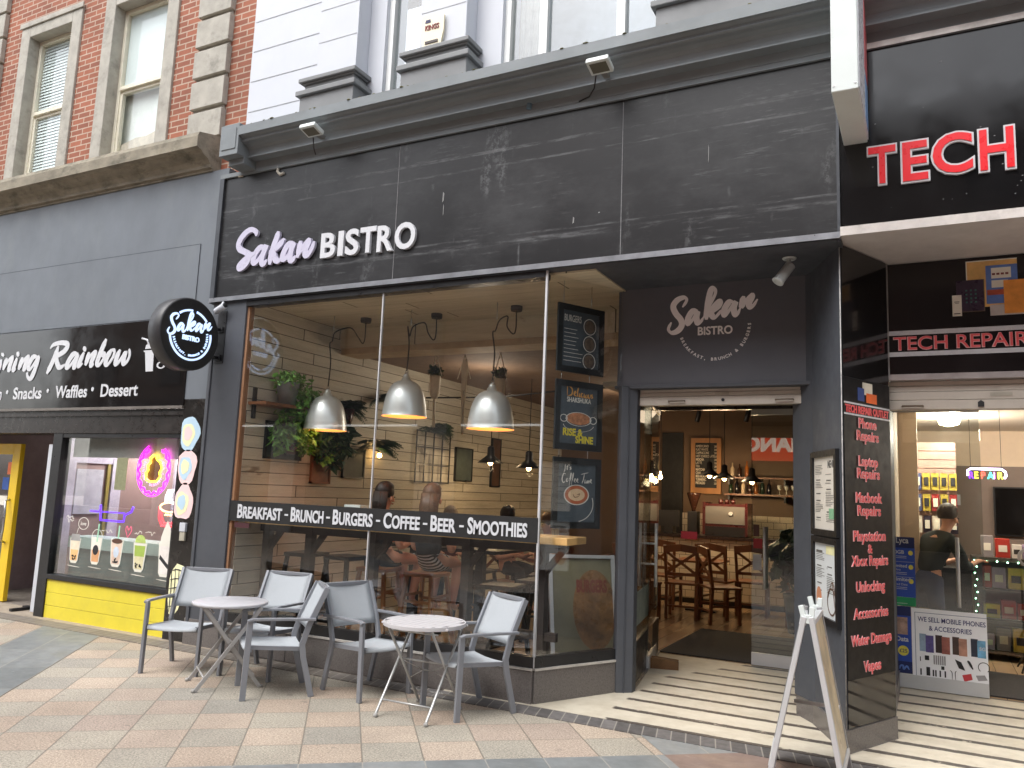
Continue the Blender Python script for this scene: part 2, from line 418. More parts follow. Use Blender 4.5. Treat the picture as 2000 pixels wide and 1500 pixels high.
def slab_mat(name, c0, c1, su, sv, jc):
    m = Mat(name); a, b = uv(m, U0, V0, su, sv)
    rn = m.white(m.math('FLOOR', a), m.math('FLOOR', b), 2)
    o = m.mix(rn, c0, c1)
    o = m.mix(1, o, m.ramp(m.noise(6, 6, .7), [(.3, (.78,)*3), (.7, (1.15,)*3)]), 'MULTIPLY')
    o = m.mix(m.math('MULTIPLY', m.step(m.noise(5, 6, .7, 1, 2.5), .58, .75), .3), o, (.42, .43, .42))
    jt = m.math('MAXIMUM', joint(m, a, .012*.374/su), joint(m, b, .016*.374/sv))
    m.base(m.mix(jt, o, jc)); m.set(Roughness=m.ramp(m.noise(4, 4), [(.3, (.38,)*3), (.7, (.6,)*3)]))
    m.bump(m.math('SUBTRACT', m.math('MULTIPLY', m.noise(40, 3), .3), jt), .25, .004); return m.m
m_paver = paver_mat()
m_slate = slab_mat('blue grey slate paving', (.15, .163, .165), (.22, .232, .232), .75, .3735, (.28, .27, .24))
m_brownslab = slab_mat('brown sandstone paving', (.20, .145, .125), (.24, .175, .15), .75, .75, (.12, .10, .08))
def setts_mat():
    m = Mat('dark setts'); x, y, z = m.xyz(); a = m.math('DIVIDE', m.math('ADD', x, m.math('MULTIPLY', y, .25)), .103)
    rn = m.white(m.math('FLOOR', a), 0, 0)
    o = m.mix(rn, (.075, .07, .068), (.15, .14, .135))
    o = m.mix(1, o, m.ramp(m.noise(20, 4), [(.3, (.75,)*3), (.7, (1.2,)*3)]), 'MULTIPLY')
    far = m.step(x, -5.2, -3.6)                # the joints are filled with brown dirt towards the left
    o = m.mix(m.math('SUBTRACT', .55, m.math('MULTIPLY', far, .55)), o, (.20, .165, .125))
    jt = joint(m, a, .06); m.base(m.mix(jt, o, (.27, .25, .22))); m.set(Roughness=.65); m.bump(jt, -.3, .005); return m.m
def stripe_mat():
    m = Mat('cream tiles with dark inlaid strips'); x, y, z = m.xyz()
    wob = m.math('MULTIPLY', m.math('SUBTRACT', m.noise(14, 5, .7), .5), .035)
    a = m.math('DIVIDE', m.math('SUBTRACT', m.math('ADD', y, wob), 6.215), .333)
    d = m.math('ABSOLUTE', m.math('SUBTRACT', m.math('FRACT', m.math('ADD', a, .5)), .5))
    k = m.step(d, .118, .098)
    rag = m.noise(40, 4, .7)
    xs = m.math('ADD', m.math('MULTIPLY', m.math('SUBTRACT', y, 5.9), -.0), 0)
    edge = m.step(m.math('SUBTRACT', x, m.math('MAXIMUM', m.math('ADD', -2.62, m.math('MULTIPLY', m.math('ABSOLUTE', m.math('SUBTRACT', y, 6.75)), .5)), -2.25)), 0, .02)
    o = m.ramp(m.noise(3.5, 6, .7), [(.3, (.44, .39, .30)), (.6, (.56, .51, .41))])
    o = m.mix(m.math('MULTIPLY', m.step(m.noise(11, 5, .7), .62, .74), .5), o, (.30, .24, .16))
    dark = m.mix(rag, (.05, .042, .036), (.10, .085, .075))
    kk = m.math('MULTIPLY', m.math('MULTIPLY', k, edge), m.step(m.noise(7, 4, .7), .30, .38))
    m.base(m.mix(kk, o, dark)); m.set(Roughness=.55); m.bump(kk, -.25, .004); return m.m

# ------------------------------------------------------------------ ground
g = MB(); g.add([(-60, -40, 0), (40, -40, 0), (40, 60, 0), (-60, 60, 0)], [(0, 1, 2, 3)])
struct(g.build('pavement', m_paver))
def uvp(u, v, z): p = UD*u+VD*v; return (p.x, p.y, z)
def band(name, m, pts, z): return struct(MB().add([(*p, z) if len(p) == 2 else p for p in pts], [tuple(range(len(pts)))]).build(name, m))
def clipY(pts, ymax):
    out = []
    for i, p in enumerate(pts):
        q = pts[(i+1) % len(pts)]
        if p[1] <= ymax: out.append(p)
        if (p[1] <= ymax) != (q[1] <= ymax):
            t = (ymax-p[1])/(q[1]-p[1]); out.append((p[0]+(q[0]-p[0])*t, ymax, p[2]))
    return out
def uvrect(u0, u1, v0, v1, z): return clipY([uvp(u0, v0, z), uvp(u1, v0, z), uvp(u1, v1, z), uvp(u0, v1, z)], 5.66)
UB = 5.135
band('paving_band', m_slate, uvrect(UB, 14, -3.15, -2.42, .004), 0)
band('paving_band', m_slate, uvrect(UB-.75, UB, -14, 2.12, .004), 0)
band('paving_band', m_slate, uvrect(UB, 9, 2.12, 12, .004), 0)
band('paving_slabs', m_brownslab, uvrect(-9, UB, 2.12, 14, .004), 0)
struct(MB().bx(-16, 6, 5.66, 5.87, -.05, .008).build('kerb_setts', setts_mat()))
m_stripe = stripe_mat()
struct(MB().bx(-3.6, 6, 5.87, 8.62, -.05, .012).build('entrance_floor', m_stripe))
struct(MB().bx(-16, -6.2, 5.87, 7.6, -.05, .010).build('entrance_threshold', mat('worn threshold stone', (150, 138, 122), .7, dirt=.4)))
def floor_wood():
    m = Mat('pale laminate floor'); x, y, z = m.xyz(); a = m.math('DIVIDE', x, .19)
    rn = m.white(m.math('FLOOR', a), m.math('FLOOR', m.math('DIVIDE', y, 1.3)), 0)
    o = m.mix(rn, (.36, .25, .155), (.46, .34, .22)); o = m.mix(m.math('MULTIPLY', m.noise(8, 5, .7, 1, .1), .35), o, (.30, .19, .1))
    m.base(m.mix(joint(m, a, .02), o, (.15, .1, .06))); m.set(Roughness=.22); return m.m
m_floor = floor_wood()
struct(MB().add([(-6.2, 5.98, .013), (-2.8, 5.98, .013), (-2.44, 6.69, .013), (-2.65, 8.62, .013), (-.98, 8.62, .013), (-.98, 14, .013), (-6.2, 14, .013)], [tuple(range(7))]).build('bistro_floor', m_floor))
struct(MB().add([(-.3, 8.55, .014), (5, 8.55, .014), (5, 12.6, .014), (-.3, 12.6, .014)], [(0, 1, 2, 3)]).build('phone_shop_floor', m_floor))
tag(MB().bx(-2.62, -1.02, 8.66, 10.5, .014, .026).build('doormat', mat('charcoal mat', (50, 49, 50), .95, var=.3, vs=60, bump=.4, bs=200)), 'wide charcoal entrance mat inside the bistro doors', 'doormat')
tag(MB().bx(.44, 3, 8.6, 9.85, .016, .028).build('doormat', _mc['charcoal mat']), 'charcoal mat inside the open phone shop door', 'doormat')

# ------------------------------------------------------------------ left brick building with the dessert shop below
B = thing('brick_building', 'red brick building with stone trimmed sash windows above a dark painted shopfront', 'building', (-10, 6.05, 0))
ZT = 9.2
wl = MB()
WX = [(-11.15, -9.82), (-9.33, -7.92)]; WZ0, WZ1 = 5.5, 7.86
wl.bx(-15, WX[0][0], 6.05, 6.45, 5.0, ZT); wl.bx(WX[0][1], WX[1][0], 6.05, 6.45, 5.0, ZT); wl.bx(WX[1][1], -6.64, 6.05, 6.45, 5.0, ZT)
for a, b in WX: wl.bx(a, b, 6.05, 6.45, WZ1, ZT); wl.bx(a, b, 6.05, 6.45, 5.0, WZ0)
wl.build('wall', m_brick, B)
q = MB(); z = 5.50; rr = random.Random(3)
while z < ZT: q.bx(-7.50, -6.97, 5.975, 6.05, z, z+.328); q.bx(-7.48, -6.99, 6.02, 6.051, z+.328, z+.385); z += .385
q.build('quoin_strip', m_stone, B, bevel=.006)
q = MB(); z = 5.50
while z < ZT: q.bx(-12.1, -11.55, 5.985, 6.05, z, z+.345); z += .385
q.build('quoin_strip', m_stone, B, bevel=.006)
m_sash = mat('flaking cream paint', (224, 219, 200), .5, var=.05, dirt=.35, dirtcol=(.32, .22, .12))
m_blind = mat('pale blind', (232, 242, 240), .7, var=.05, vs=3); m_room = mat('pale room wall', (236, 242, 236), .8, var=.08)
for i, (a, b) in enumerate(WX):
    sr = MB(); t = .20
    sr.bx(a, a+t, 6.02, 6.3, WZ0, WZ1); sr.bx(b-t, b, 6.02, 6.3, WZ0, WZ1); sr.bx(a+t, b-t, 6.02, 6.3, WZ1-.2, WZ1)
    sr.bx(a-.03, b+.03, 6.0, 6.02, WZ1-.05, WZ1+.03); sr.bx(a+t, b-t, 6.06, 6.3, WZ0, WZ0+.06)
    W_ = sr.build('window', m_stone, B, bevel=.008)
    x0, x1, z0, z1 = a+t, b-t, WZ0+.06, WZ1-.2
    f = MB(); s = .055; zm = (z0+z1)/2-.06
    f.bx(x0, x0+s, 6.17, 6.25, z0, z1); f.bx(x1-s, x1, 6.17, 6.25, z0, z1); f.bx(x0+s, x1-s, 6.17, 6.25, z1-s, z1); f.bx(x0+s, x1-s, 6.17, 6.25, z0, z0+.07)
    f.bx(x0+s, x1-s, 6.165, 6.245, zm, zm+.05); f.bx(x0+s, x1-s, 6.2, 6.26, zm-.04, zm)
    f.bx(x0+s, x0+s+.04, 6.185, 6.24, z0+.07, zm-.04); f.bx(x1-s-.04, x1-s, 6.185, 6.24, z0+.07, zm-.04)
    f.build('frame', m_sash, W_, bevel=.004)
    MB().bx(x0+s, x1-s, 6.215, 6.22, z0+.07, z1-s).build('pane', m_glassb, W_)
    bl = MB()
    if i == 0:
        k = 0
        while z0+.1+k*.045 < z1-.05:
            zz = z0+.1+k*.045; bl.add([(x0+.03, 6.224, zz), (x1-.03, 6.224, zz), (x1-.03, 6.236, zz+.042), (x0+.03, 6.236, zz+.042)], [(0, 1, 2, 3)]); k += 1
        bl.build('blind', m_blind, W_)
    else:
        bl.bx(x0+.03, x1-.03, 6.225, 6.23, zm-.02, z1); bl.build('blind', m_blind, W_)
        hp = MB(); pr = [(0, 0), (1, 0), (1, .62), (.8, .60), (.55, .50), (.35, .52), (0, .40)]
        hp.prism([(x0+.05+p*(x1-x0-.1), z0+.07+r*.5) for p, r in pr], (0, 6.24, 0), X, Z, Y_, .03).build('stored_sheet', mat('beige sheet', (214, 204, 186), .9, bump=.3, bs=15), W_)
    MB().bx(x0-.1, x1+.1, 6.31, 6.34, z0-.1, z1+.1).build('room_wall', m_room, W_)
MB().sweep([(6.05, 5.50), (5.72, 5.42), (5.70, 5.37), (5.70, 5.25), (5.76, 5.235), (5.79, 5.20), (5.86, 5.17), (5.90, 5.12), (5.90, 5.085), (5.93, 5.08), (5.93, 5.055), (6.05, 5.055)], -15, -6.97).build('cornice', m_stone2, B)
MB().bx(-15, -6.65, 6.46, 9.6, 4.95, 5.05).bx(-15, -6.65, 6.05, 9.6, ZT, ZT+.1).build('floor_slab', m_plaster, B)  # unseen slabs, added to keep skylight from leaking into the rooms
p = MB().bx(-15, -6.72, 5.95, 6.3, 3.40, 5.055); p.bx(-15, -7.06, 5.944, 5.95, 3.42, 4.22)
p.build('shopfront_panel', m_panel, B)
MB().bx(-15, -7.066, 5.943, 5.9445, 4.222, 4.228).bx(-7.059, -7.053, 5.943, 5.9505, 3.42, 4.228).build('panel_seam', mat('seam shadow line', (66, 70, 76), .7), B)
p = MB().bx(-7.06, -6.712, 5.93, 6.3, 0, 2.50); p.build('pilaster', mat('dirty black marble', (36, 33, 31), .2, var=.4, vs=5, dirt=.3, dirtcol=(.12, .11, .10)), B, bevel=.006)
MB().bx(-7.06, -6.712, 5.93, 6.3, 2.50, 3.40).build('pilaster_head', m_panel, B)
MB().bx(-15, -7.06, 5.95, 6.3, 2.13, 2.40).build('lintel', m_brownblack, B, bevel=.004)
MB().bx(-15, -7.06, 5.93, 5.95, 2.33, 2.37).build('lintel_strip', m_brownblack, B)

# dessert shop window and door
S = thing('shop_window', 'dessert shop window in a black frame over a bright yellow stall riser', 'shop window', (-8.1, 5.97, 0))
rs = MB()
for k in range(3): rs.bx(-9.22, -7.105, 5.972, 6.12, .004+k*.146, .147+k*.146)
rs.build('stall_riser', m_yellow, S, bevel=.003)
f = MB(); f.bx(-9.27, -9.1, 5.955, 6.08, .0, 2.13); f.bx(-9.1, -7.06, 5.95, 6.10, .445, .50); f.bx(-9.1, -7.11, 5.96, 6.08, 2.08, 2.13); f.bx(-7.11, -7.06, 5.96, 6.08, .5, 2.13)
f.build('frame', m_black, S, bevel=.004)
MB().bx(-9.1, -7.11, 6.0, 6.008, .5, 2.08).build('pane', m_glassp, S)
D = thing('shop_door', 'ochre yellow framed glass door of the dessert shop with steel pull handle', 'door', (-10.9, 6.35, 0))
f = MB(); f.bx(-10.62, -10.46, 6.3, 6.36, .02, 2.02); f.bx(-11.5, -11.36, 6.3, 6.36, .02, 2.02); f.bx(-11.36, -10.62, 6.3, 6.36, 1.88, 2.02); f.bx(-11.36, -10.62, 6.3, 6.36, .02, .26)
f.build('frame', m_yellowdoor, D, bevel=.004)
MB().bx(-11.36, -10.62, 6.325, 6.332, .26, 1.88).build('pane', m_glass, D)
MB().tube([(-10.56, 6.30, .75), (-10.56, 6.24, .78), (-10.50, 6.22, .9), (-10.50, 6.22, 1.15), (-10.56, 6.24, 1.27), (-10.56, 6.30, 1.30)], .014).build('handle', m_steel, D)
st = MB().bx(-10.80, -10.66, 6.318, 6.322, 1.42, 1.58); st.build('sticker', mat('blue sticker', (40, 78, 150), .5), D)
st = MB().bx(-10.72, -10.64, 6.318, 6.322, 1.62, 1.78); st.build('sticker', mat('orange sticker', (220, 110, 60), .5), D)
st = MB().bx(-10.84, -10.66, 6.318, 6.322, 1.22, 1.34); st.build('notice', m_paper, D)
T = thing('banner_stand', 'narrow white banner on a black foot beside the dessert shop doorway', 'banner', (-9.6, 6.15, 0))
MB().bx(-9.44, -9.36, 6.02, 6.3, .03, 2.0).build('post', m_white, T, bevel=.004)
b = MB().prism([(0, 0), (.30, 0), (.30, 1.55), (0, 1.55)], (-9.72, 6.28, .1), (.86, -.5, 0), Z, (.5, .86, 0), .01); b.build('banner', mat('lilac banner print', (210, 205, 222), .5, var=.12, vs=9), T)
pr = MB()
for k in range(16): pr.bx(-9.62, -9.62+.05+.08*rr.random(), 6.205, 6.209, .5+k*.07, .515+k*.07)
pr.build('print', mat('banner print', (150, 90, 120), .6), T)
MB().box((-9.62, 6.2, .03), (.42, .06, .03)).box((-9.70, 6.10, .03), (.05, .3, .03)).build('foot', m_black, T)
room = MB(); room.bx(-15, -7, 9.5, 9.6, 0, 3); room.bx(-6.9, -6.8, 6.3, 9.6, 0, 3); room.bx(-11.6, -11.5, 6.4, 9.5, 0, 2.3)
rm = thing('dessert_shop_interior', 'mauve panelled room seen through the dessert shop window', 'interior', (-9, 9, 0))
room.build('wall', mat('mauve wall', (164, 146, 148), .7, var=.12), rm)
MB().bx(-15, -6.8, 6.3, 9.6, 2.5, 2.6).build('ceiling', mat('pale ceiling', (190, 186, 186), .8), rm)
MB().bx(-15, -6.8, 6.3, 9.5, .0, .012).build('floor', mat('grey vinyl', (128, 120, 112), .4), rm)
MB().bx(-9.34, -9.30, 6.12, 9.5, 0, 2.5).build('side_partition', mat('brown mauve partition', (150, 126, 122), .6, var=.15, vs=3, sz=.3), rm)  # added partition, also keeps the window room's light out of the doorway
MB().bx(-9.36, -9.345, 6.3, 9.5, 0, 2.5).build('doorway_shade_panel', mat('dark brown panel', (58, 46, 42), .5), rm)  # dark sheet stands for the unlit interior behind the doorway
fr = MB()
for a, w_ in ((6.14, .14), (6.78, .14), (7.75, .16)): fr.bx(-9.30, -9.26, a, a+w_, 0, 2.5)
fr.bx(-9.30, -9.265, 6.28, 6.78, 1.80, 1.90); fr.build('partition_frame', mat('pale mauve paint', (196, 190, 206), .5), rm)
pa = MB()
for k in range(14): pa.bx(-9.4+k*.16, -9.25+k*.16, 9.44, 9.49, 0, 2.4)
pa.build('panelling', mat('taupe boards', (118, 98, 92), .6), rm)
MB().bx(-9.30, -9.27, 6.72, 6.76, .3, 2.3).build('post', mat('dull yellow strip', (150, 136, 70), .5), rm)
lamp('shop_fill_light', (-8.6, 7.4, 2.3), 190, (1, .92, .9), .25, rm)  # added fills without fixtures, for the window room and the doorway side
lamp('shop_fill_light', (-10.8, 8.2, 2.3), 5, (1, .92, .9), .25, rm)
ct = MB().bx(-9.08, -7.13, 6.16, 6.5, .80, .93); m_mint = mat('mint green laminate', (186, 208, 202), .4, var=.05)
MB().bx(-9.08, -7.13, 6.10, 6.14, 1.86, 2.12).build('reflection_board', mat('pale valance', (196, 194, 192), .8, var=.15, vs=5), rm)  # pale board stands in for a bright reflection along the glass top
T = thing('display_counter', 'mint topped counter inside the dessert shop window', 'counter', (-8.1, 6.3, 0)); ct.build('top', m_mint, T)
MB().bx(-9.08, -7.13, 6.2, 6.5, .05, .797).build('front', mat('teal laminate', (92, 112, 110), .4), T)
T = tag(MB().box((-9.285, 6.49, 1.45), (.02, .36, .55)).build('notice_board', mat('pale board', (190, 190, 200), .5)), 'pale notice board behind the dessert shop glass', 'notice board')
T = tag(MB().bx(-8.16, -7.97, 6.012, 6.016, 1.50, 1.86).build('price_notice', mat('cream notice', (222, 216, 176), .6, var=.12, vs=30)), 'cream paper notice taped inside the dessert shop window', 'notice')

# dessert sign
T = thing('shop_sign', 'black dessert shop sign in white script lettering', 'shop sign', (-10, 5.93, 2.9))
MB().bx(-15, -7.06, 5.92, 5.95, 2.43, 3.40).build('board', m_blackgloss, T)
MB().bx(-15, -7.06, 5.91, 5.95, 2.40, 2.43).build('trim', mat('grey trim', (120, 114, 108), .4, metal=.4), T)
def trace(mb, strokes, org, sc, Y, w, thin, d=.005):
    for st in strokes: mb.stroke([atY(org[0]+x/sc, org[1]+y/sc, Y) for x, y in st], FRONT, w, d, thin)
    return mb
RB = [[(25, 440), (0, 540), (-10, 600), (5, 600)], [(52, 362), (35, 395)], [(100, 425), (75, 505), (50, 592)], [(62, 565), (115, 470), (165, 420), (172, 440), (142, 530), (132, 590), (160, 582)],
 [(245, 425), (205, 530), (192, 590), (228, 578)], [(272, 350), (240, 390)], [(320, 415), (295, 500), (268, 588)], [(282, 560), (335, 460), (385, 410), (392, 430), (358, 520), (345, 582), (372, 570)],
 [(532, 412), (470, 410), (415, 500), (402, 560), (432, 572), (490, 490), (538, 415), (520, 500), (480, 620), (440, 702), (402, 705), (384, 655), (398, 622)],
 [(822, 255), (775, 390), (715, 530), (658, 645)], [(706, 295), (750, 240), (850, 212), (930, 220), (946, 265), (902, 330), (835, 375), (790, 400), (797, 470), (825, 545), (862, 552), (912, 515)],
 [(1092, 368), (1030, 370), (965, 460), (935, 540), (962, 552), (1022, 480), (1086, 375), (1055, 480), (1040, 555), (1075, 540)],
 [(1178, 345), (1125, 460), (1105, 535), (1160, 500)], [(1202, 278), (1168, 318)], [(1245, 340), (1225, 440), (1195, 528)], [(1208, 485), (1265, 395), (1320, 345), (1328, 370), (1288, 465), (1278, 528), (1315, 508)],
 [(1488, 158), (1435, 280), (1372, 440), (1362, 505), (1398, 512), (1455, 420), (1466, 365), (1420, 400)], [(1565, 305), (1505, 400), (1478, 490), (1510, 512), (1578, 420), (1602, 330), (1570, 302)],
 [(1682, 308), (1635, 410), (1618, 500), (1652, 490), (1715, 400), (1752, 345), (1730, 440), (1732, 502), (1780, 470), (1815, 380), (1808, 295)]]
L_ = trace(MB(), RB, (0, 640), 7.143, 5.918, .074, .55)
L_.build('script_lettering', m_letter, T)
for s_, x0, x1 in (('n', -20, 20), ('•', 75, 115), ('Snacks', 185, 578), ('•', 640, 682), ('Waffles', 770, 1212), ('•', 1265, 1306), ('Dessert', 1405, 1920)):
    yb = 972-(x0+x1)/2*.031; a = atY(x0/7.143, 640+yb/7.143, 5.918); b = atY(x1/7.143, 640+(yb)/7.143, 5.918)
    L_ = MB()
    if s_ == '•': L_.ell((a+b)/2+V((0, 0, .062)), X, Z, FRONT, .022, .026, .004)
    else: L_.text(s_, .205, (a.x, 5.918, 2.552), align='L', width=b.x-a.x, bold=.018)
    L_.build('lettering' if s_ != '•' else 'bullet_dot', m_letter, T)
e = MB(); px = lambda x, y: atY(x, y, 5.918)
def poly(mb, pts, Y, d=.005):
    P = [atY(x, y, Y) for x, y in pts]; mb.prism([(q_.x, q_.z) for q_ in P], (0, Y, 0), X, Z, FRONT, d); return mb
poly(e, [(284, 688), (301, 686), (299, 725), (285, 726)], 5.918); poly(e, [(282, 688), (302, 686), (304, 683), (281, 685)], 5.917)
poly(e, [(284, 682), (301, 680), (298, 670), (291, 668), (286, 675)], 5.918); e.tube([px(290, 672), px(288, 664), px(278, 661)], .012, 6)
e.ring(px(315, 713), X, Z, FRONT, .045, .07, .005, 24, e=.6)
e.build('cup_emblem', m_letter, T)
# ------------------------------------------------------------------ bistro building
CAPH = max(p.y for p in glyphs('H', 0, 0)[0])
def capword(mb, s_, x0, x1, z, h1, h2, Y, bold=.03, d=.003):
    """word with a taller first letter, squeezed to run from x0 to x1 at cap heights h1 / h2"""
    w1 = [p.x for p in glyphs(s_[0], bold, 0)[0]]; w2 = [p.x for p in glyphs(s_[1:], bold, 0)[0]]
    k1, k2 = h1/CAPH, h2/CAPH; a = (max(w1)-min(w1))*k1; b = (max(w2)-min(w2))*k2; gap = .05*k2
    xs = (x1-x0)/(a+b+gap)
    mb.text(s_[0], k1, (x0, Y, z), xs=xs, bold=bold, ext=d); mb.text(s_[1:], k2, (x0+(a+gap)*xs, Y, z), xs=xs, bold=bold, ext=d)
FY = 5.917
B = thing('bistro_building', 'white rendered building with grey plinths and a dark cornice over two black shopfronts', 'building', (-3, 6.05, 0))
wl = MB()
wl.bx(-6.64, -4.78, 6.05, 6.4, 5.1, ZT); wl.bx(-4.30, -3.42, 6.05, 6.4, 5.1, ZT); wl.bx(-1.88, -.5, 6.05, 6.4, 5.1, ZT); wl.bx(.9, 6, 6.05, 6.4, 5.1, ZT)
wl.build('wall', m_white, B)
gr = MB()
m_groove = mat('groove shadow paint', (172, 175, 180), .7)
z = 5.72
while z < ZT:
    gr.bx(-6.62, -5.50, 6.046, 6.052, z, z+.008); gr.bx(-5.48, -4.99, 5.857, 5.863, z+.09, z+.098); gr.bx(-4.21, -3.71, 5.857, 5.863, z+.09, z+.098); z += .36
gr.build('groove_line', m_groove, B)
ps = MB()
for a, b in ((-5.49, -4.98), (-4.22, -3.70), (-1.72, -.96), (1.0, 1.6)): MB().bx(a, b, 5.86, 6.05, 5.3, ZT).build('pilaster', m_white, B, bevel=.006)
m_plinth = mat('grey plinth paint', (120, 122, 123), .55, var=.08, vs=3)
for a, b in ((-5.63, -4.94), (-4.37, -3.64), (-1.86, -.85), (.9, 1.7)):
    q = MB().bx(a, b, 5.80, 6.05, 5.2, 5.58)
    for e_, z0_, z1_ in ((.035, 5.58, 5.635), (-.01, 5.635, 5.65), (-.03, 5.65, 5.715), (-.005, 5.715, 5.73), (.02, 5.73, 5.775), (.0, 5.775, 5.79)): q.bx(a+.0-e_, b+e_, 5.80-e_, 6.05, z0_+.0004, z1_)
    q.build('plinth', m_plinth, B, bevel=.008)
m_upvc = mat('white window frame', (228, 230, 228), .4, var=.03)
for a, b, mul in ((-4.78, -4.30, ()), (-3.42, -1.88, (-3.02, -2.27)), (-.5, .9, (-.1, .5))):
    f = MB(); f.bx(a, a+.06, 6.1, 6.2, 5.2, ZT); f.bx(b-.06, b, 6.1, 6.2, 5.2, ZT)
    for mx in mul: f.bx(mx-.04, mx+.04, 6.1, 6.2, 5.2, ZT)
    W_ = f.build('window', m_upvc, B, bevel=.004)
    MB().bx(a+.06, b-.06, 6.15, 6.156, 5.2, ZT).build('pane', m_glassup, W_)
    MB().bx(a, b, 6.9, 6.95, 5.1, ZT).build('room_wall', mat('pale blue room wall', (136, 152, 168), .8), W_)
cu = MB()
for k in range(7): cu.tube([(-3.33+k*.04, 6.3+.015*(k % 2), 5.2), (-3.33+k*.04, 6.3+.015*(k % 2), ZT)], .026, 8)
cu.build('curtain', mat('pale curtain', (206, 204, 196), .9), B)
XR = 6
MB().sweep([(6.05, 5.36), (5.66, 5.31), (5.60, 5.295), (5.60, 5.20), (5.625, 5.195), (5.65, 5.18), (5.655, 5.165), (5.64, 5.15), (5.655, 5.14), (5.70, 5.135), (5.735, 5.12), (5.755, 5.095), (5.765, 5.06), (5.768, 5.035), (5.755, 5.03), (5.755, 5.015), (5.86, 5.012), (5.87, 4.945), (6.05, 4.94)], -6.24, XR).build('cornice', m_cornice, B)
q = MB().bx(-6.50, -6.24, 5.60, 6.05, 5.00, 5.335); q.bx(-6.47, -6.27, 5.592, 5.60, 5.06, 5.29); q.bx(-6.46, -6.24, 5.70, 6.05, 4.93, 5.0)
q.build('cornice_end_block', m_cornice, B, bevel=.006)
mo = mat('moss', (92, 90, 52), .95, var=.4, vs=30); q = MB(); rr = random.Random(5)
for k in range(90):
    x = -6.1+rr.random()*5.4; s_ = .008+.018*rr.random()
    q.lathe([(0, 0), (s_, .0), (s_*.7, s_*.4), (0, s_*.5)], (x, 5.61+.03*rr.random(), 5.296), 6)
o = q.build('moss', mo, B); o['kind'] = 'stuff'
# frieze + board
MB().bx(-6.76, XR, 5.875, 6.05, 4.90, 4.945).build('frieze_strip', m_cornice, B)
T = thing('fascia_sign', 'long scuffed black fascia board with white raised bistro lettering', 'shop sign', (-3.6, 5.9, 4.2))
bd = MB()
for a, b in ((-6.70, -4.395), (-4.39, -2.155), (-2.15, -.525)): bd.bx(a, b, 5.90, 6.05, 3.57, 4.90)
bd.build('board', m_fascia, T)
m_trim = mat('grey metal trim', (70, 73, 78), .4, metal=.3)
MB().bx(-6.76, -6.70, 5.875, 6.05, 3.56, 4.90).build('edge_trim', m_trim, T); q = MB().bx(-.525, -.505, 5.885, 6.05, 3.5, 4.90); q.build('edge_trim', m_trim, T)
q = MB().bx(-6.76, -.505, 5.868, 6.05, 3.535, 3.568); q.bx(-6.76, -.505, 5.86, 6.05, 3.52, 3.533); q.build('lower_trim', mat('worn pale metal strip', (140, 142, 147), .35, metal=.5, dirt=.3), T)
SK = [[(320, 212), (318, 175), (280, 150), (225, 175), (170, 240), (148, 300), (165, 345), (225, 375), (248, 410), (235, 460), (190, 512), (152, 532), (150, 500), (195, 450), (255, 405), (310, 375)],
 [(400, 310), (350, 332), (308, 390), (290, 455), (306, 475), (350, 435), (395, 360), (422, 298), (390, 380), (372, 455), (390, 487), (425, 445)],
 [(538, 165), (520, 230), (490, 310), (465, 400), (452, 492)], [(592, 238), (545, 300), (490, 348), (465, 372), (490, 395), (503, 435), (525, 455), (560, 447)],
 [(678, 272), (630, 300), (590, 370), (575, 425), (597, 435), (645, 385), (688, 270), (662, 350), (650, 435), (672, 450), (705, 405)],
 [(752, 258), (742, 330), (722, 425)], [(738, 400), (775, 320), (825, 258), (830, 275), (803, 340), (798, 392), (822, 398), (860, 340), (890, 262)]]
trace(MB(), SK, (440, 420), 5, 5.895, .068, .72, .028).build('script_lettering', m_lilac, T)
q = MB()
for ch, x0, x1, y0, y1 in (('B', 940, 1080, 422, 182), ('I', 1108, 1160, 405, 165), ('S', 1180, 1310, 398, 143), ('T', 1322, 1478, 376, 124), ('R', 1490, 1643, 362, 108), ('O', 1662, 1862, 342, 78)):
    a = atY(440+x0/5, 420+y0/5, 5.895); b = atY(440+x1/5, 420+(y0-.02*(x1-x0))/5, 5.895); t = atY(440+(x0+x1)/10, 420+y1/5, 5.895)
    vs = glyphs(ch, .028, 0)[0]; h = max(p.y for p in vs)-min(p.y for p in vs)
    sz = (t.z-(a.z+b.z)/2)/h
    q.text(ch, sz, (a.x, 5.895, (a.z+b.z)/2-min(p.y for p in vs)*sz), width=b.x-a.x, bold=.028, ext=.026)
q.build('lettering', m_letter, T)
q = MB(); m_wh = mat('chalky mark', (138, 138, 138), .8)
for px_, py_, w_, h_ in ((866, 385, 3.5, 20), (1120, 430, 3, 12), (866, 410, 1.5, 22), (1384, 300, 1, 30), (1170, 415, 3, 2)):
    a = atY(px_, py_, 5.899); s_ = .0049
    q.prism([(-w_*s_/2, -h_*s_/2), (w_*s_/3, -h_*s_/3), (w_*s_/2, h_*s_/3), (-w_*s_/4, h_*s_/2)], a, X, Z, FRONT, .002)
q.build('paint_drip', m_wh, T)
q = MB(); a = atY(548, 332, 5.89); q.tube([a+V((-.03, 0, .05)), a+V((-.04, 0, -.01)), a+V((0, 0, -.05)), a+V((.05, 0, -.04))], .016, 6); a = atY(466, 344, 5.89); q.tube([a, a+V((.06, 0, -.005))], .014, 6)
q.build('filler_blob', mat('filler', (186, 182, 170), .9), T)
q = MB(); a = atY(1033, 200, 5.85); q.tube([a+V((0, .0, -.06)), a+V((.01, 0, .02))], .022, 10); tag(q.build('cable_stub', mat('blue grey duct', (96, 120, 134), .5)), 'short blue grey duct stub under the dark cornice', 'duct')

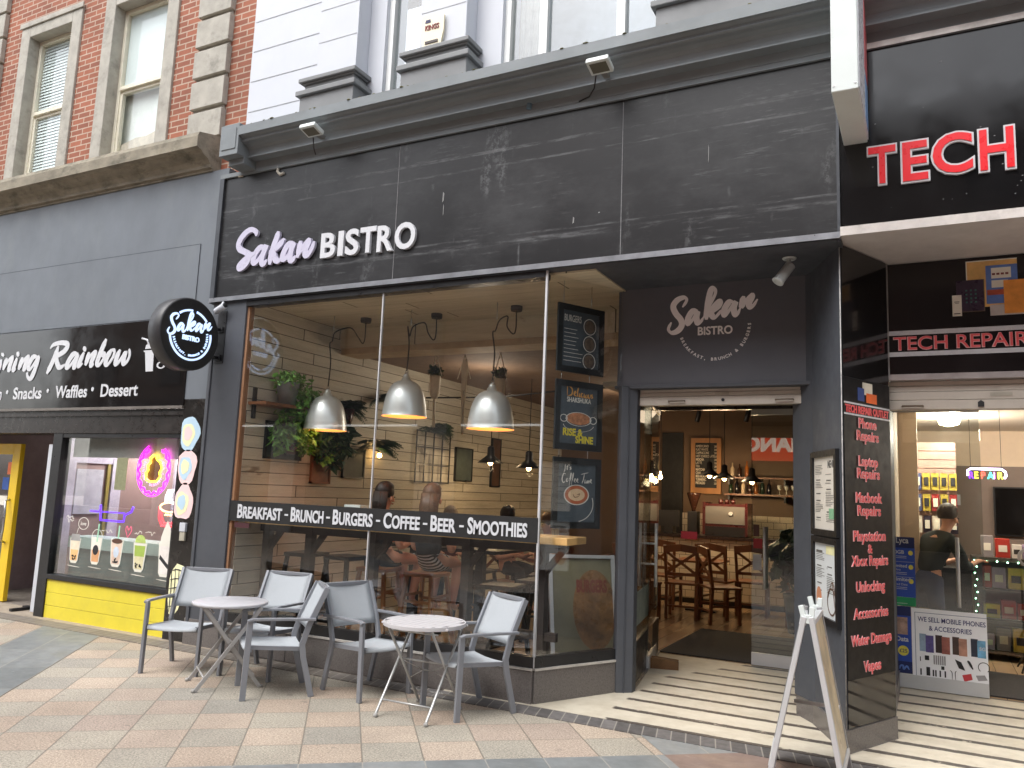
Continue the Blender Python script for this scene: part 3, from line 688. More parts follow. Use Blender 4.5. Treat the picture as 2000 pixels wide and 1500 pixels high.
MB().bx(-6.64, XR, 6.42, 14.2, 4.95, 5.05).bx(-6.64, XR, 6.05, 14.2, ZT, ZT+.1).build('floor_slab', m_plaster, B)  # unseen floor and roof, added to block skylight from the open top
q = MB()
for x in (-4.3925, -2.1525): q.bx(x-.004, x+.003, 5.8975, 5.90, 3.58, 4.88)
q.build('board_joint', mat('joint filler', (112, 112, 114), .8, var=.3, vs=20), T)
# flood lights under the cornice
m_lens = mat('flood lens', (104, 102, 90), .15, var=.1)
for i, (x, lab) in enumerate(((-5.22, 'white flood light under the cornice above the bistro name'), (-2.24, 'white flood light with a loose cable under the middle of the cornice'))):
    T = thing('flood_light', lab, 'flood light', (x, 5.62, 5.06), 0, 'flood lights under the cornice')
    rt = Matrix.Rotation(R(-16), 3, 'X')
    MB().box((x, 5.57, 5.055), (.19, .15, .045), rt).build('housing', m_whitemetal, T, bevel=.008)
    MB().box(V((x, 5.57, 5.055))+rt @ V((0, 0, -.024)), (.14, .10, .006), rt).build('lens', m_lens, T)
    MB().box((x, 5.68, 5.045), (.05, .12, .03)).build('bracket', mat('grey bracket', (120, 120, 118), .5), T)
    MB().tube([(x-.06, 5.64, 5.02), (x-.12, 5.76, 4.98), (x-.2, 5.85, 4.965), (x-.3, 5.868, 4.95)] if i else [(x-.02, 5.62, 5.0), (x-.02, 5.64, 4.9), (x-.01, 5.66, 4.84)], .006, 5).build('cable', m_cord, T)

# alarm box
T = thing('alarm_box', 'cream wall mounted burglar alarm box lettered KINGS', 'alarm box', (-4.05, 5.85, 5.95))
pl = [(-.115, .12), (-.115, -.02), (-.09, -.15), (.09, -.15), (.115, -.02), (.115, .15), (-.115, .15)]
MB().prism(pl, (-4.05, 5.94, 5.95), X, Z, FRONT, .12).build('case', mat('cream plastic', (230, 222, 196), .4, var=.04), T, bevel=.012)
q = MB(); q.text('KINGS', .068, (-4.05, 5.817, 5.955), align='C', xs=.8, bold=.02); q.build('lettering', mat('dark red print', (120, 40, 40), .5), T)
q = MB(); q.bx(-4.13, -4.07, 5.815, 5.82, 6.03, 6.045); q.bx(-4.125, -4.075, 5.815, 5.82, 6.05, 6.06); q.build('emblem', mat('blue print', (60, 62, 100), .5), T)
MB().bx(-4.12, -3.98, 5.812, 5.82, 5.815, 5.84).build('strobe', mat('dark lens', (60, 50, 46), .3), T)

# window surround, soffit, pilaster
q = MB().bx(-6.712, -6.235, 5.90, 6.4, 0, 3.52); q.bx(-6.69, -6.65, 5.885, 5.90, 0.2, 3.3)
q.build('pilaster', m_grey, B, bevel=.006)
MB().bx(-6.235, -6.205, 5.925, 6.05, .28, 3.45).build('timber_reveal', mat('orange pine trim', (150, 112, 84), .6, var=.2, vs=8, sz=.2), B)
MB().bx(-6.235, -2.82, 5.90, 6.02, 3.455, 3.52).build('window_head', m_black, B)
q = MB(); q.add([(-6.76, 5.87, 3.513), (-.53, 5.87, 3.513), (-.50, 6.06, 3.513), (-.7, 6.8, 3.513), (-2.42, 6.8, 3.513), (-2.82, 5.99, 3.513), (-6.76, 5.99, 3.513)], [tuple(range(7))]); q.build('soffit', m_grey, B)
SP0, SP1 = V((-2.806, 5.917, 0)), V((-2.405, 6.685, 0)); sd_ = (SP1-SP0).normalized(); sn = V((sd_.y, -sd_.x, 0))
def splay(mb, s0, s1, z0, z1, o0, o1):
    """slab along the angled side of the window, o0..o1 measured outwards"""
    L = (SP1-SP0).length
    P = [SP0+sd_*(s0*L)+sn*o0, SP0+sd_*(s1*L)+sn*o0, SP0+sd_*(s1*L)+sn*o1, SP0+sd_*(s0*L)+sn*o1]
    mb.prism([(p.x, p.y) for p in P], (0, 0, z0), X, Y_, Z, z1-z0); return mb
W = thing('shop_window', 'tall bistro shop window with an angled corner pane over a granite base', 'shop window', (-4.5, 5.92, 0))
q = MB().bx(-6.716, -2.806, 5.892, 6.02, 0.005, .262); splay(q, 0, 1, .005, .262, -.1, .017)
q.build('riser', m_granite, W, bevel=.004)
q = MB()
for x in (-5.35, -3.95): q.bx(x-.002, x+.002, 5.889, 5.892, .01, .26)
q.build('riser_joint', m_black, W)
q = MB().bx(-6.24, -2.806, 5.884, 6.0, .263, .280); splay(q, 0, 1, .263, .280, -.1, .026); q.build('sill_strip', mat('pale sill strip', (196, 192, 186), .4, metal=.3, dirt=.3), W)
q = MB().bx(-6.235, -2.806, 5.905, 5.98, .281, .365); splay(q, 0, 1, .281, .365, -.06, .01); q.build('bottom_rail', m_black, W)
for a, b in ((-6.18, -4.506), (-4.496, -2.812)): MB().bx(a, b, 5.925, 5.935, .365, 3.455).build('pane', m_glass, W)
q = MB(); splay(q, .01, 1, .365, 3.51, -.012, -.002); q.build('pane', m_glass, W, label='angled corner pane')
q = MB().bx(-4.507, -4.495, 5.918, 5.94, .365, 3.455); q.bx(-2.814, -2.796, 5.912, 5.935, .28, 3.52); q.build('mullion', m_alu, W)
T = thing('window_banner', 'long black strip across the bistro window listing food in white capitals', 'banner', (-4.5, 5.91, 1.35))
MB().prism([(-6.245, 1.258), (-2.806, 1.253), (-2.806, 1.452), (-6.245, 1.458)], (0, 5.92, 0), X, Z, FRONT, .012).build('strip', m_blackmat, T)
words = (('BREAKFAST', 464, 551, 1000), ('BRUNCH', 568, 632, 1008), ('BURGERS', 650, 728, 1014), ('COFFEE', 749, 820, 1020), ('BEER', 841, 890, 1026), ('SMOOTHIES', 913, 1030, 1031))
for i, (s_, a, b, yy) in enumerate(words):
    x0, x1 = atY(a, yy, 5.905).x, atY(b, yy, 5.905).x
    q = MB(); capword(q, s_, x0, x1, 1.294, .126, .106, 5.905, .028)
    if i < 5:
        xm = (x1+atY(words[i+1][1], yy, 5.905).x)/2; MB().bx(xm-.022, xm+.022, 5.904, 5.907, 1.340, 1.357).build('dash', m_letter, T)
    q.build('lettering', m_letter, T)
T = tag(MB().prism([(0, 0), (.2, 0), (.2, .05), (0, .05)], (-6.16, 5.922, 1.195), X, Z, FRONT, .003).build('hygiene_sticker', mat('dark red sticker', (70, 34, 40), .5)), 'small dark sticker on the bistro glass under the black strip', 'sticker')

# round projecting sign
T = thing('projecting_sign', 'round black illuminated bistro sign projecting from the pilaster on brackets', 'projecting sign', (-6.56, 5.47, 3.08))
ry = Matrix.Rotation(R(90), 3, 'Y'); cc = V((-6.50, 5.455, 3.085)); RR = .365
MB().lathe([(RR-.012, -.17), (RR, -.16), (RR, -.01), (RR-.012, 0)], cc, 56, True, ry).build('drum', mat('dark grey drum', (52, 52, 54), .45, var=.1), T)
q = MB().ell(cc+X*.001, Y_, Z, X, RR-.016, RR-.016, .002, 56); q.build('face', m_blackmat, T)
E_LG = [[(375, 440), (430, 360), (448, 300), (400, 272), (300, 308), (228, 390), (222, 465), (270, 560), (338, 640), (368, 720), (340, 800), (270, 862), (190, 880), (140, 842), (140, 790), (185, 700)],
 [(640, 500), (560, 500), (490, 590), (465, 680), (490, 725), (560, 640), (630, 515), (618, 620), (640, 712), (690, 692), (740, 610)],
 [(740, 610), (820, 450), (925, 250), (948, 150), (910, 108), (862, 160), (822, 330), (800, 500), (785, 655)], [(810, 560), (900, 420), (980, 338), (1022, 350), (990, 420), (900, 490), (860, 520), (890, 590), (940, 612), (1010, 540), (1060, 480)],
 [(1250, 340), (1180, 350), (1110, 450), (1090, 540), (1120, 578), (1190, 480), (1285, 345), (1260, 450), (1280, 550), (1320, 562), (1380, 440)],
 [(1432, 245), (1412, 340), (1405, 435), (1480, 310), (1555, 232), (1572, 260), (1522, 370), (1542, 432), (1590, 420), (1672, 298)]]
def lgpt(x, y): p = atY(1290+x/8.825, 550+y/8.825, 6.73); return V((p.x, p.z))
def circ(a, b, c):
    d = 2*(a.x*(b.y-c.y)+b.x*(c.y-a.y)+c.x*(a.y-b.y)); q_ = lambda p: p.x*p.x+p.y*p.y
    o = V(((q_(a)*(b.y-c.y)+q_(b)*(c.y-a.y)+q_(c)*(a.y-b.y))/d, (q_(a)*(c.x-b.x)+q_(b)*(a.x-c.x)+q_(c)*(b.x-a.x))/d)); return o, (a-o).length
LC, LR = circ(lgpt(345, 915), lgpt(830, 1330), lgpt(1530, 740))
LOGO = [[(lgpt(*p)-LC)/LR for p in st] for st in E_LG]
BI0, BI1 = (lgpt(640, 915)-LC)/LR, (lgpt(1240, 890)-LC)/LR; BIH = ((lgpt(940, 770)-lgpt(940, 903)).y)/LR
def logo(mb_s, mb_t, o, a, b, n, r, w, d, ang=(200, 355), ts=.13, up=None):
    o, a, b, n = V(o), V(a), V(b), V(n)
    for st in LOGO: mb_s.stroke([o+a*(p.x*r)+b*(p.y*r) for p in st], n, w, d, .5, up=b)
    k = BIH*r/CAPH
    mb_t.text('BISTRO', k, o+a*(BI0.x*r)+b*((BI0.y+BI1.y)/2*r)+n*.002, a, b, width=(BI1.x-BI0.x)*r, bold=.025, ext=d)
    mb_t.arc_text('BREAKFAST, BRUNCH & BURGERS', ts*r, o+n*.002, a, b, r, R(ang[0]), R(ang[1]), .02, d)
lit = emit('lit white letter', (196, 220, 255), .42)
q, t = MB(), MB(); fc = cc+X*.004+V((0, 0, -.01))
logo(q, t, fc, Y_, Z, X, .205, .027, .008, (196, 372), .14)
q.build('script_lettering', lit, T); t.build('lettering', lit, T)
q = MB(); q.ring(fc, Y_, Z, X, .238, .258, .008, 40, R(186), R(371)); q.ring(fc, Y_, Z, X, .238, .258, .008, 14, R(43), R(78)); q.ring(fc, Y_, Z, X, .238, .258, .008, 12, R(90), R(128))
q.build('ring', lit, T)
q = MB()
for z in (3.22, 2.92): q.tube([(-6.57, 5.78, z), (-6.57, 5.9, z)], .018, 8); q.box((-6.57, 5.887, z), (.08, .02, .06))
q.bx(-6.62, -6.50, 5.892, 5.899, 2.86, 3.42); q.build('bracket', m_black, T)
T = thing('security_camera', 'small white bullet camera under the left end of the bistro fascia', 'camera', (-6.5, 5.85, 3.45))
MB().lathe([(.03, -.07), (.034, -.06), (.034, .06), (.03, .065)], (-6.52, 5.82, 3.43), 14, True, Matrix.Rotation(R(65), 3, 'Y')).build('body', m_white, T)
MB().lathe([(.026, .0), (.026, .012)], V((-6.52, 5.82, 3.43))+V((.06, 0, .028)), 14, True, Matrix.Rotation(R(65), 3, 'Y')).build('lens', m_black, T)
MB().tube([(-6.54, 5.84, 3.45), (-6.54, 5.88, 3.52)], .014, 8).build('bracket', m_white, T)

# ------------------------------------------------------------------ entrance lobby
MB().add([], []);
q = MB().prism([(-2.43, 6.70), (-2.385, 6.66), (-2.27, 6.75), (-2.27, 6.84), (-2.40, 6.84)], (0, 0, 0), X, Y_, Z, 2.62); q.prism([(-2.335, 6.695), (-2.325, 6.69), (-2.325, 6.70), (-2.335, 6.705)], (0, 0, 0.01), X, Y_, Z, 2.6)
q.build('entrance_post', m_grey, B, bevel=.004)
T = thing('entrance_sign', 'dark grey sign board over the bistro door with a cream script logo', 'shop sign', (-1.6, 6.75, 3.1))
q = MB().bx(-2.46, -.785, 6.74, 6.9, 2.63, 3.52); q.build('board', m_blackmat if False else mat('graphite board', (90, 92, 98), .6, var=.06, vs=2), T)
q = MB().bx(-2.47, -.775, 6.70, 6.9, 2.60, 2.63); q.build('ledge', m_grey, T, bevel=.004)
q, t = MB(), MB(); logo(q, t, (LC.x, 6.738, LC.y), X, Z, FRONT, LR, .053, .003, (201, 358), .125)
q.build('script_lettering', m_cream, T); t.build('lettering', mat('white vinyl', (240, 238, 236), .4, var=.02), T)
T = thing('spot_camera', 'white angled spotlight hanging from the dark soffit over the bistro sign', 'spotlight', (-.92, 6.3, 3.5))
MB().lathe([(.045, 0), (.055, .012), (.04, .02)], (-.90, 6.22, 3.50), 16).build('mount', m_whitemetal, T)
MB().tube([(-.90, 6.22, 3.50), (-.915, 6.2, 3.44)], .014, 8).build('bracket', m_whitemetal, T)
MB().lathe([(.03, .09), (.04, .085), (.042, -.07), (.046, -.075), (.046, -.09), (.03, -.092)], (-.93, 6.16, 3.38), 18, True, Matrix.Rotation(R(32), 3, 'Y') @ Matrix.Rotation(R(-18), 3, 'X')).build('body', m_whitemetal, T)
T = thing('roller_shutter', 'scuffed pale roller shutter rolled up over the bistro doorway', 'shutter', (-1.5, 6.8, 2.55))
q = MB()
for k, (a, b) in enumerate(((2.46, 2.535), (2.538, 2.572), (2.575, 2.60))): q.bx(-2.268, -.80, 6.80+.004*k, 6.86, a, b)
q.build('slats', m_shutter, T, bevel=.003)
q = MB()
for x in (-1.92, -1.02): q.tube([(x-.08, 6.80, 2.492), (x-.08, 6.775, 2.492), (x+.06, 6.775, 2.494), (x+.06, 6.80, 2.494)], .007, 6)
q.build('handle', mat('rusty handle', (110, 96, 80), .6), T)
q = MB().bx(-1.60, -1.48, 6.797, 6.80, 2.545, 2.567); q.build('label_plate', mat('foil label', (170, 164, 150), .4), T)
q = MB().lathe([(.014, 0), (.014, .006)], (-1.53, 6.798, 2.50), 10, True, Matrix.Rotation(R(90), 3, 'X')); q.build('lock', m_ink, T)
MB().bx(-2.66, -.95, 6.9, 8.62, 2.655, 2.70).build('lobby_ceiling', mat('cream ceiling', (170, 156, 132), .8), B)
# inner side light and doors
SD = thing('side_light', 'narrow glass panel with a frosted band beside the bistro door', 'glass panel', (-2.45, 7.7, 0))
da = V((-.32, 1.78, 0)); dn_ = V((1.78, .32, 0)).normalized(); p0 = V((-2.33, 6.85, 0))
def sidepl(z0, z1, off, th): return MB().prism([(0, z0), (1, z0), (1, z1), (0, z1)], p0+dn_*off, da, Z, dn_, th)
sidepl(.38, 2.62, 0, .01).build('pane', m_glassd, SD); sidepl(.50, .80, .011, .003).build('frosted_band', mat('frosted film', (128, 140, 134), .6), SD); sidepl(.03, .38, 0, .03).build('lower_panel', m_black, SD)
sidepl(.014, .03, -.01, .06).build('threshold', m_granite, SD)
def leaf(name, label, p, d, wdt, hl, hside):
    p, d = V(p), V(d).normalized(); n = V((d.y, -d.x, 0))
    T = thing(name, label, 'glass door', p, 0, 'bistro entrance doors')
    MB().prism([(0, .14), (wdt, .14), (wdt, 2.56), (0, 2.56)], p-n*.006, d, Z, n, .012).build('pane', m_glassd, T)
    MB().prism([(0, .02), (wdt, .02), (wdt, .14), (0, .14)], p-n*.02, d, Z, n, .04).build('bottom_rail', m_alu, T)
    MB().prism([(0, 2.56), (wdt, 2.56), (wdt, 2.62), (0, 2.62)], p-n*.02, d, Z, n, .04).build('top_rail', m_steel, T)
    for sg in (1, -1):
        hd = MB(); c = p+d*hl+n*(sg*.055)
        hd.tube([c+V((0, 0, .78)), c+V((0, 0, 1.40))], .016, 10)
        for z in (1.0, 1.2): hd.tube([c+V((0, 0, z)), c-n*(sg*.055)+V((0, 0, z))], .010, 8)
        hd.build('handle', m_alu, T)
    return T
leaf('glass_door', 'open bistro door leaf held ajar by a wooden wedge', (-2.63, 8.56, 0), (.19, -.87, 0), .88, .74, 1)
DR = leaf('glass_door', 'closed right leaf of the bistro door with stickers and steel base rail', (-1.02, 8.62, 0), (-1, 0, 0), .62, .48, 1)
for nm, a, b, z0, z1, mm in (('red_sticker', -1.62, -1.53, 1.18, 1.28, mat('red sticker', (150, 30, 34), .5)), ('notice', -1.625, -1.54, .96, 1.12, mat('grey notice', (172, 172, 172), .5)), ('sticker', -1.62, -1.56, 1.30, 1.42, mat('dark brown sticker', (84, 52, 44), .5))):
    MB().bx(a, b, 8.608, 8.612, z0, z1).build(nm, mm, DR)
MB().bx(-2.66, -.98, 8.60, 8.68, 2.62, 2.655).build('door_header', m_brownblack, B)
q = MB().prism([(0, 0), (.26, 0), (.26, .07), (.05, .09), (0, .09)], (-2.44, 7.80, .014), (.96, .28, 0), Z, (-.28, .96, 0), .12)
tag(q.build('door_wedge', mat('rough timber', (120, 88, 58), .8, var=.3, bump=.3), bevel=.006), 'rough wooden block wedging the open bistro door', 'door wedge')

# ------------------------------------------------------------------ wedge shaped pillar between the shops
PA, PL_, PR_ = V((-.526, 6.03, 0)), V((-.80, 6.675, 0)), V((-.254, 6.635, 0))
P = thing('shop_pillar', 'wedge shaped pillar between the shops with grey side and granite foot', 'pillar', (-.53, 6.4, 0))
body = [(-.526, 6.03), (-.254, 6.635), (-.29, 6.68), (-.29, 8.62), (-.98, 8.62), (-.98, 6.9), (-.80, 6.675)]
MB().prism(body, (0, 0, .165), X, Y_, Z, 3.36).build('shaft', m_grey, P)
MB().prism([(-.526, 6.005), (-.238, 6.64), (-.28, 6.7), (-.28, 8.6), (-.97, 8.6), (-.97, 6.9), (-.818, 6.68)], (0, 0, .013), X, Y_, Z, .15).build('foot', m_granite, P, bevel=.004)
MB().tube([(-.527, 6.022, .17), (-.527, 6.022, 3.5)], .004, 6).build('corner_bead', mat('chipped edge', (170, 168, 164), .6, var=.4, vs=20, dirt=.6), P)
pr = (PR_-PA).normalized(); nr = V((pr.y, -pr.x, 0)); LRr = (PR_-PA).length
pl = (PA-PL_).normalized(); nl = V((pl.y, -pl.x, 0)); LL = (PA-PL_).length
MB().prism([(.012, .17), (LRr+.003, .17), (LRr+.003, .48), (.012, .48)], PA, pr, Z, nr, .006).build('lower_panel', m_blackgloss, P)
MB().prism([(.012, .483), (LRr+.003, .483), (LRr+.003, 2.56), (.012, 2.56)], PA, pr, Z, nr, .008).build('sign_panel', mat('black vinyl panel', (22, 22, 23), .45, var=.2, spec=.25), P)
MB().prism([(.012, 2.565), (LRr+.003, 2.565), (LRr+.003, 3.52), (.012, 3.52)], PA, pr, Z, nr, .006).build('upper_panel', m_blackgloss, P)
q = MB(); q.bx(0, 0, 0, 0, 0, 0) if False else None
o = PA+nr*.010
for z in (2.372, 2.292): q.prism([(.012, z), (LRr, z), (LRr, z+.012), (.012, z+.012)], PA+nr*.008, pr, Z, nr, .002)
q.build('white_line', m_letter, P)
t2 = MB(); q = MB(); q.text('TECH REPAIR OUTLET', .075, PA+nr*.010+pr*.03+V((0, 0, 2.311)), pr, Z, width=LRr-.05, bold=.03, ext=.002); q.build('lettering', mat('pink red vinyl', (224, 84, 88), .35, var=.03), P)
for s_, z, wd in (('Phone', 2.228, .25), ('Repairs', 2.138, .31), ('Laptop', 1.956, .27), ('Repairs', 1.868, .32), ('Macbook', 1.696, .37), ('Repairs', 1.605, .33), ('Playstation', 1.427, .455), ('&', 1.341, .06), ('Xbox Repairs', 1.255, .51), ('Unlocking', 1.077, .40), ('Accessories', .897, .48), ('Water Damage', .719, .56), ('Vapes', .537, .24)):
    q, t2 = MB(), MB(); sz_ = .100 if s_ != '&' else .085; o_ = PA+pr*(LRr*.5)+V((0, 0, z-.018))
    q.text(s_, sz_, o_+nr*.010, pr, Z, 'C', bold=.032, ext=.002, width=wd); t2.text(s_, sz_, o_+nr*.0135+V((0, 0, .0012)), pr, Z, 'C', bold=-.004, ext=.001, width=wd*.975)
    q.build('letter_edge', mat('pale pink edge', (232, 178, 178), .4), P); t2.build('lettering', mat('pink red vinyl', (224, 84, 88), .35, var=.03), P)
q = MB(); c = PA+nr*.009+pr*(LRr*.5)
def quad2(mb, c, a, x0, x1, z0, z1, n, d): mb.prism([(x0, z0), (x1, z0), (x1, z1), (x0, z1)], c, a, Z, n, d); return mb
quad2(q, c, pr, -.06, .08, 2.455, 2.545, nr, .001); q.build('device_picture', mat('pale device print', (214, 208, 190), .4), P)
q = MB(); quad2(q, c, pr, -.01, .14, 2.40, 2.47, nr, .002); q.build('device_picture', mat('orange device print', (226, 104, 48), .4), P)
q = MB(); quad2(q, c, pr, -.13, -.04, 2.405, 2.50, nr, .002); q.build('device_picture', mat('blue device print', (54, 74, 130), .4), P)
# menu frames on the grey side
for z0, z1, lab, mm in ((1.425, 2.05, 'upper black framed menu on the grey side of the pillar', (222, 216, 204)), (.80, 1.415, 'lower black framed menu with a bicycle drawing on the pillar', (214, 218, 218))):
    T = thing('menu_frame', lab, 'menu', PL_+V((0, 0, z0)), 0, 'framed menus on the pillar')
    q = MB(); t = .045; a0, a1 = .03, LL-.07
    for r_ in ((a0, a0+t, z0, z1), (a1-t, a1, z0, z1), (a0+t, a1-t, z0, z0+t), (a0+t, a1-t, z1-t, z1)): quad2(q, PL_, pl, *r_, nl, .03)
    q.build('frame', m_black, T)
    q = MB(); quad2(q, PL_, pl, a0+t, a1-t, z0+t, z1-t, nl, .012); q.build('page', mat('menu page '+str(mm[2]), mm, .35, var=.02), T)
    q = MB(); rr = random.Random(int(z0*100)); wcol = (a1-a0-2*t)
    if z0 > 1: q.text('MENU', .075, PL_+nl*.0125+pl*(a1-t-.03)+V((0, 0, z1-t-.085)), pl, Z, 'R', xs=.75, bold=.02, ext=.001)
    else: quad2(q, PL_, pl, a0+t+.04, a0+t+.18, z1-t-.07, z1-t-.055, nl, .014)
    for col in (0, 1):
        z = z1-t-(.06 if col == 0 else .13)
        while z > z0+t+(.06 if z0 > 1 else .17 if col else .2):
            if rr.random() < .16: z -= .03; x = a0+t+.03+col*wcol*.48; quad2(q, PL_, pl, x+.02, x+.12, z-.008, z, nl, .0135); z -= .022; continue
            x = a0+t+.03+col*wcol*.48; l_ = wcol*(.2+.18*rr.random()); quad2(q, PL_, pl, x, x+l_, z-.0035, z, nl, .0135); z -= .0125
    q.build('print', mat('grey print', (92, 90, 86), .6), T)
    if z0 > 1:
        q = MB(); quad2(q, PL_, pl, a1-t-.16, a1-t-.04, z0+t+.08, z0+t+.155, nl, .0145); q.build('green_panel', mat('green print', (128, 176, 138), .5), T)
    else:
        q = MB(); c = PL_+nl*.0132+pl*(a1-t-.13)+V((0, 0, z0+t+.12)); q.ring(c, pl, Z, nl, .085, .098, .001, 24, R(20), R(340)); q.stroke([c+pl*-.08+Z*.02, c+pl*.02+Z*.14, c+pl*.1+Z*.05], nl, .014, .001); q.stroke([c+pl*.02+Z*.14, c+pl*.06+Z*.02, c+pl*.1-Z*.08], nl, .012, .001)
        q.build('bicycle_drawing', mat('sepia print', (96, 72, 58), .6), T)
        q = MB(); q.ell(PL_+nl*.0132+pl*(a0+t+.09)+Z*(z0+t+.13), pl, Z, nl, .06, .07, .001); q.build('burger_drawing', mat('burger print', (196, 132, 98), .6), T)
        q = MB(); quad2(q, PL_, pl, a1-t-.24, a1-t-.02, z1-t-.075, z1-t-.015, nl, .0142); q.build('label', mat('pale yellow label', (226, 222, 172), .6), T)

# ------------------------------------------------------------------ phone repair shop fascia
T = thing('fascia_sign', 'glossy black phone repair fascia with big red white edged letters', 'shop sign', (1, 5.9, 4.2))
MB().bx(-.50, XR, 5.895, 6.05, 3.60, 4.90).build('board', m_techfascia, T)
q = MB().bx(-.50, XR, 5.87, 6.05, 4.902, 4.95); q.bx(-.505, XR, 5.865, 6.05, 3.535, 3.60); q.build('trim', mat('off white metal trim', (206, 200, 194), .4, metal=.2, dirt=.3), T)
def stext(mbw, mbr, s_, spots, Y, o, bd=.03):
    for ch, (x0, yb0, x1, yb1, yt) in zip(s_, spots):
        a, b = atY(x0, yb0, Y), atY(x1, yb1, Y); t_ = atY((x0+x1)/2, yt, Y); vs = glyphs(ch, bd, 0)[0]
        h = max(p.y for p in vs)-min(p.y for p in vs); sz = (t_.z-(a.z+b.z)/2)/h; zb = (a.z+b.z)/2-min(p.y for p in vs)*sz
        mbw.text(ch, sz, (a.x, Y, zb), width=b.x-a.x, bold=bd, ext=.010)
        cx = (a.x+b.x)/2; vi = glyphs(ch, bd-.035, 0)[0]
        wi = (max(p.x for p in vi)-min(p.x for p in vi))/(max(p.x for p in vs)-min(p.x for p in vs))*(b.x-a.x)
        mbr.text(ch, sz, (cx, Y-.006, zb), align='C', width=wi, bold=bd-.035, ext=.010)
zz = lambda x, y: (1450+x/3, y/3)
spots = []
for x0, yb0, x1, yb1, yt in ((733, 1103, 912, 1070, 850), (930, 1085, 1102, 1055, 820), (1106, 1045, 1366, 1010, 772), (1384, 1022, 1608, 985, 742)):
    a, b, t_ = zz(x0, yb0), zz(x1, yb1), zz((x0+x1)/2, yt); spots.append((a[0], a[1], b[0], b[1], t_[1]))
spots[0] = (spots[0][0], 367, spots[0][2], 358, spots[0][4])
q, t = MB(), MB(); stext(q, t, 'TECH', spots, 5.885, None, .055)
for i, ch in enumerate('REPAIR'): q.text(ch, .6, (.76+i*.5, 5.885, 4.02), bold=.05, ext=.01); t.text(ch, .6, (.775+i*.5, 5.879, 4.025), bold=.01, ext=.01)
q.build('letter_edge', m_letter, T); t.build('lettering', m_red, T)
q = MB(); rr = random.Random(9)
for k in range(22): x = -.4+rr.random()*1.1; z = 3.7+rr.random()*1.1; s_ = .002+.004*rr.random(); q.prism([(-s_, -s_/2), (s_, -s_/3), (s_*.8, s_*.6), (-s_*.7, s_*.4)], (x, 5.894, z), X, Z, FRONT, .001)
q.build('paint_fleck', m_wh, T)
MB().add([(-.51, 5.87, 3.534), (XR, 5.87, 3.534), (XR, 6.80, 3.534), (-.5, 6.80, 3.534), (-.52, 6.0, 3.534)], [(0, 1, 2, 3, 4)]).build('soffit', mat('pale soffit', (188, 184, 182), .5, var=.08), T)
T = thing('projecting_sign', 'long white metal light box with red and blue sides projecting between the fascias', 'projecting sign', (-.39, 5.5, 4.8))
MB().bx(-.475, -.318, 5.06, 5.915, 4.21, 6.9).build('box', m_whitemetal, T, bevel=.006)
MB().bx(-.318, -.312, 5.08, 5.90, 4.23, 6.88).build('side_panel', m_letter, T)
MB().bx(-.312, -.309, 5.60, 5.86, 4.62, 6.85).build('side_print', mat('faded red print', (196, 96, 100), .4), T); MB().bx(-.312, -.309, 5.62, 5.86, 4.27, 4.58).build('side_print', mat('blue print side', (120, 156, 196), .4), T)
q = MB()
for x in (-.46, -.335):
    for z in (4.25, 4.9, 5.5): q.lathe([(.006, 0), (.006, .004)], (x, 5.06, z), 8, True, Matrix.Rotation(R(90), 3, 'X'))
q.build('screw', m_steel, T)
T = thing('door_sign', 'black framed sign over the phone shop door with white striped red lettering', 'shop sign', (1, 6.7, 3.1))
MB().bx(-.24, XR, 6.72, 6.85, 2.66, 3.53).build('board', mat('dark brown black acrylic', (24, 18, 19), .16, var=.2, vs=1), T)
q = MB().bx(-.292, -.24, 6.695, 6.85, 2.62, 3.53); q.bx(-.24, XR, 6.70, 6.85, 2.615, 2.66); q.build('frame', mat('grey metal frame', (168, 162, 160), .4, metal=.4), T)
q = MB().bx(-.24, XR, 6.716, 6.72, 2.965, 3.0); q.bx(-.24, XR, 6.716, 6.72, 2.80, 2.835); q.build('white_line', m_letter, T)
q, t = MB(), MB()
k = .098/CAPH
q.text('TECH REPAIR OUTLET', k, (-.212, 6.714, 2.85), xs=1.03, bold=.025, ext=.002); t.text('TECH REPAIR OUTLET', k, (-.206, 6.712, 2.851), xs=1.03, bold=.0, ext=.002)
q.build('letter_edge', mat('pale pink edge', (232, 170, 170), .4), T); t.build('lettering', m_pinkred, T)
def dev(nm, x0, x1, z0, z1, o, mm): return MB().bx(x0, x1, 6.718-o, 6.72-o+.001, z0, z1).build(nm, mm, T)
dev('monitor_picture', .30, .62, 3.15, 3.50, .001, mat('sand print', (216, 176, 110), .4, var=.3, vs=4)); dev('screen_picture', .42, .62, 3.17, 3.46, .002, mat('sky blue print', (92, 124, 190), .4, var=.3, vs=5))
dev('window_picture', .455, .58, 3.36, 3.44, .003, m_paper); dev('window_picture', .455, .56, 3.29, 3.345, .003, m_paper); dev('tablet_picture', .225, .405, 3.12, 3.36, .004, mat('deep purple print', (58, 44, 66), .3, var=.4, vs=5))
for i_ in range(3):
    for j_ in range(4): dev('keypad_dot', .285+i_*.03, .297+i_*.03, 3.185+j_*.03, 3.197+j_*.03, .0045, mat('teal dot', (60, 120, 110), .5))
for i_ in range(4): dev('dock_icon', .46+i_*.028, .48+i_*.028, 3.385, 3.40, .0034, mat('icon print', (120, 60, 60), .5, var=.6, vs=40))
dev('dock_strip', .425, .62, 3.235, 3.275, .0025, mat('red rock print', (176, 84, 60), .5, var=.4, vs=14))
dev('bezel', .296, .62, 3.497, 3.505, .0012, m_paper); dev('bezel', .293, .300, 3.15, 3.505, .0012, m_paper); dev('tablet_edge', .222, .408, 3.117, 3.123, .0042, mat('dim edge', (96, 84, 70), .4)); dev('tablet_edge', .402, .408, 3.123, 3.36, .0042, mat('dim edge', (96, 84, 70), .4))
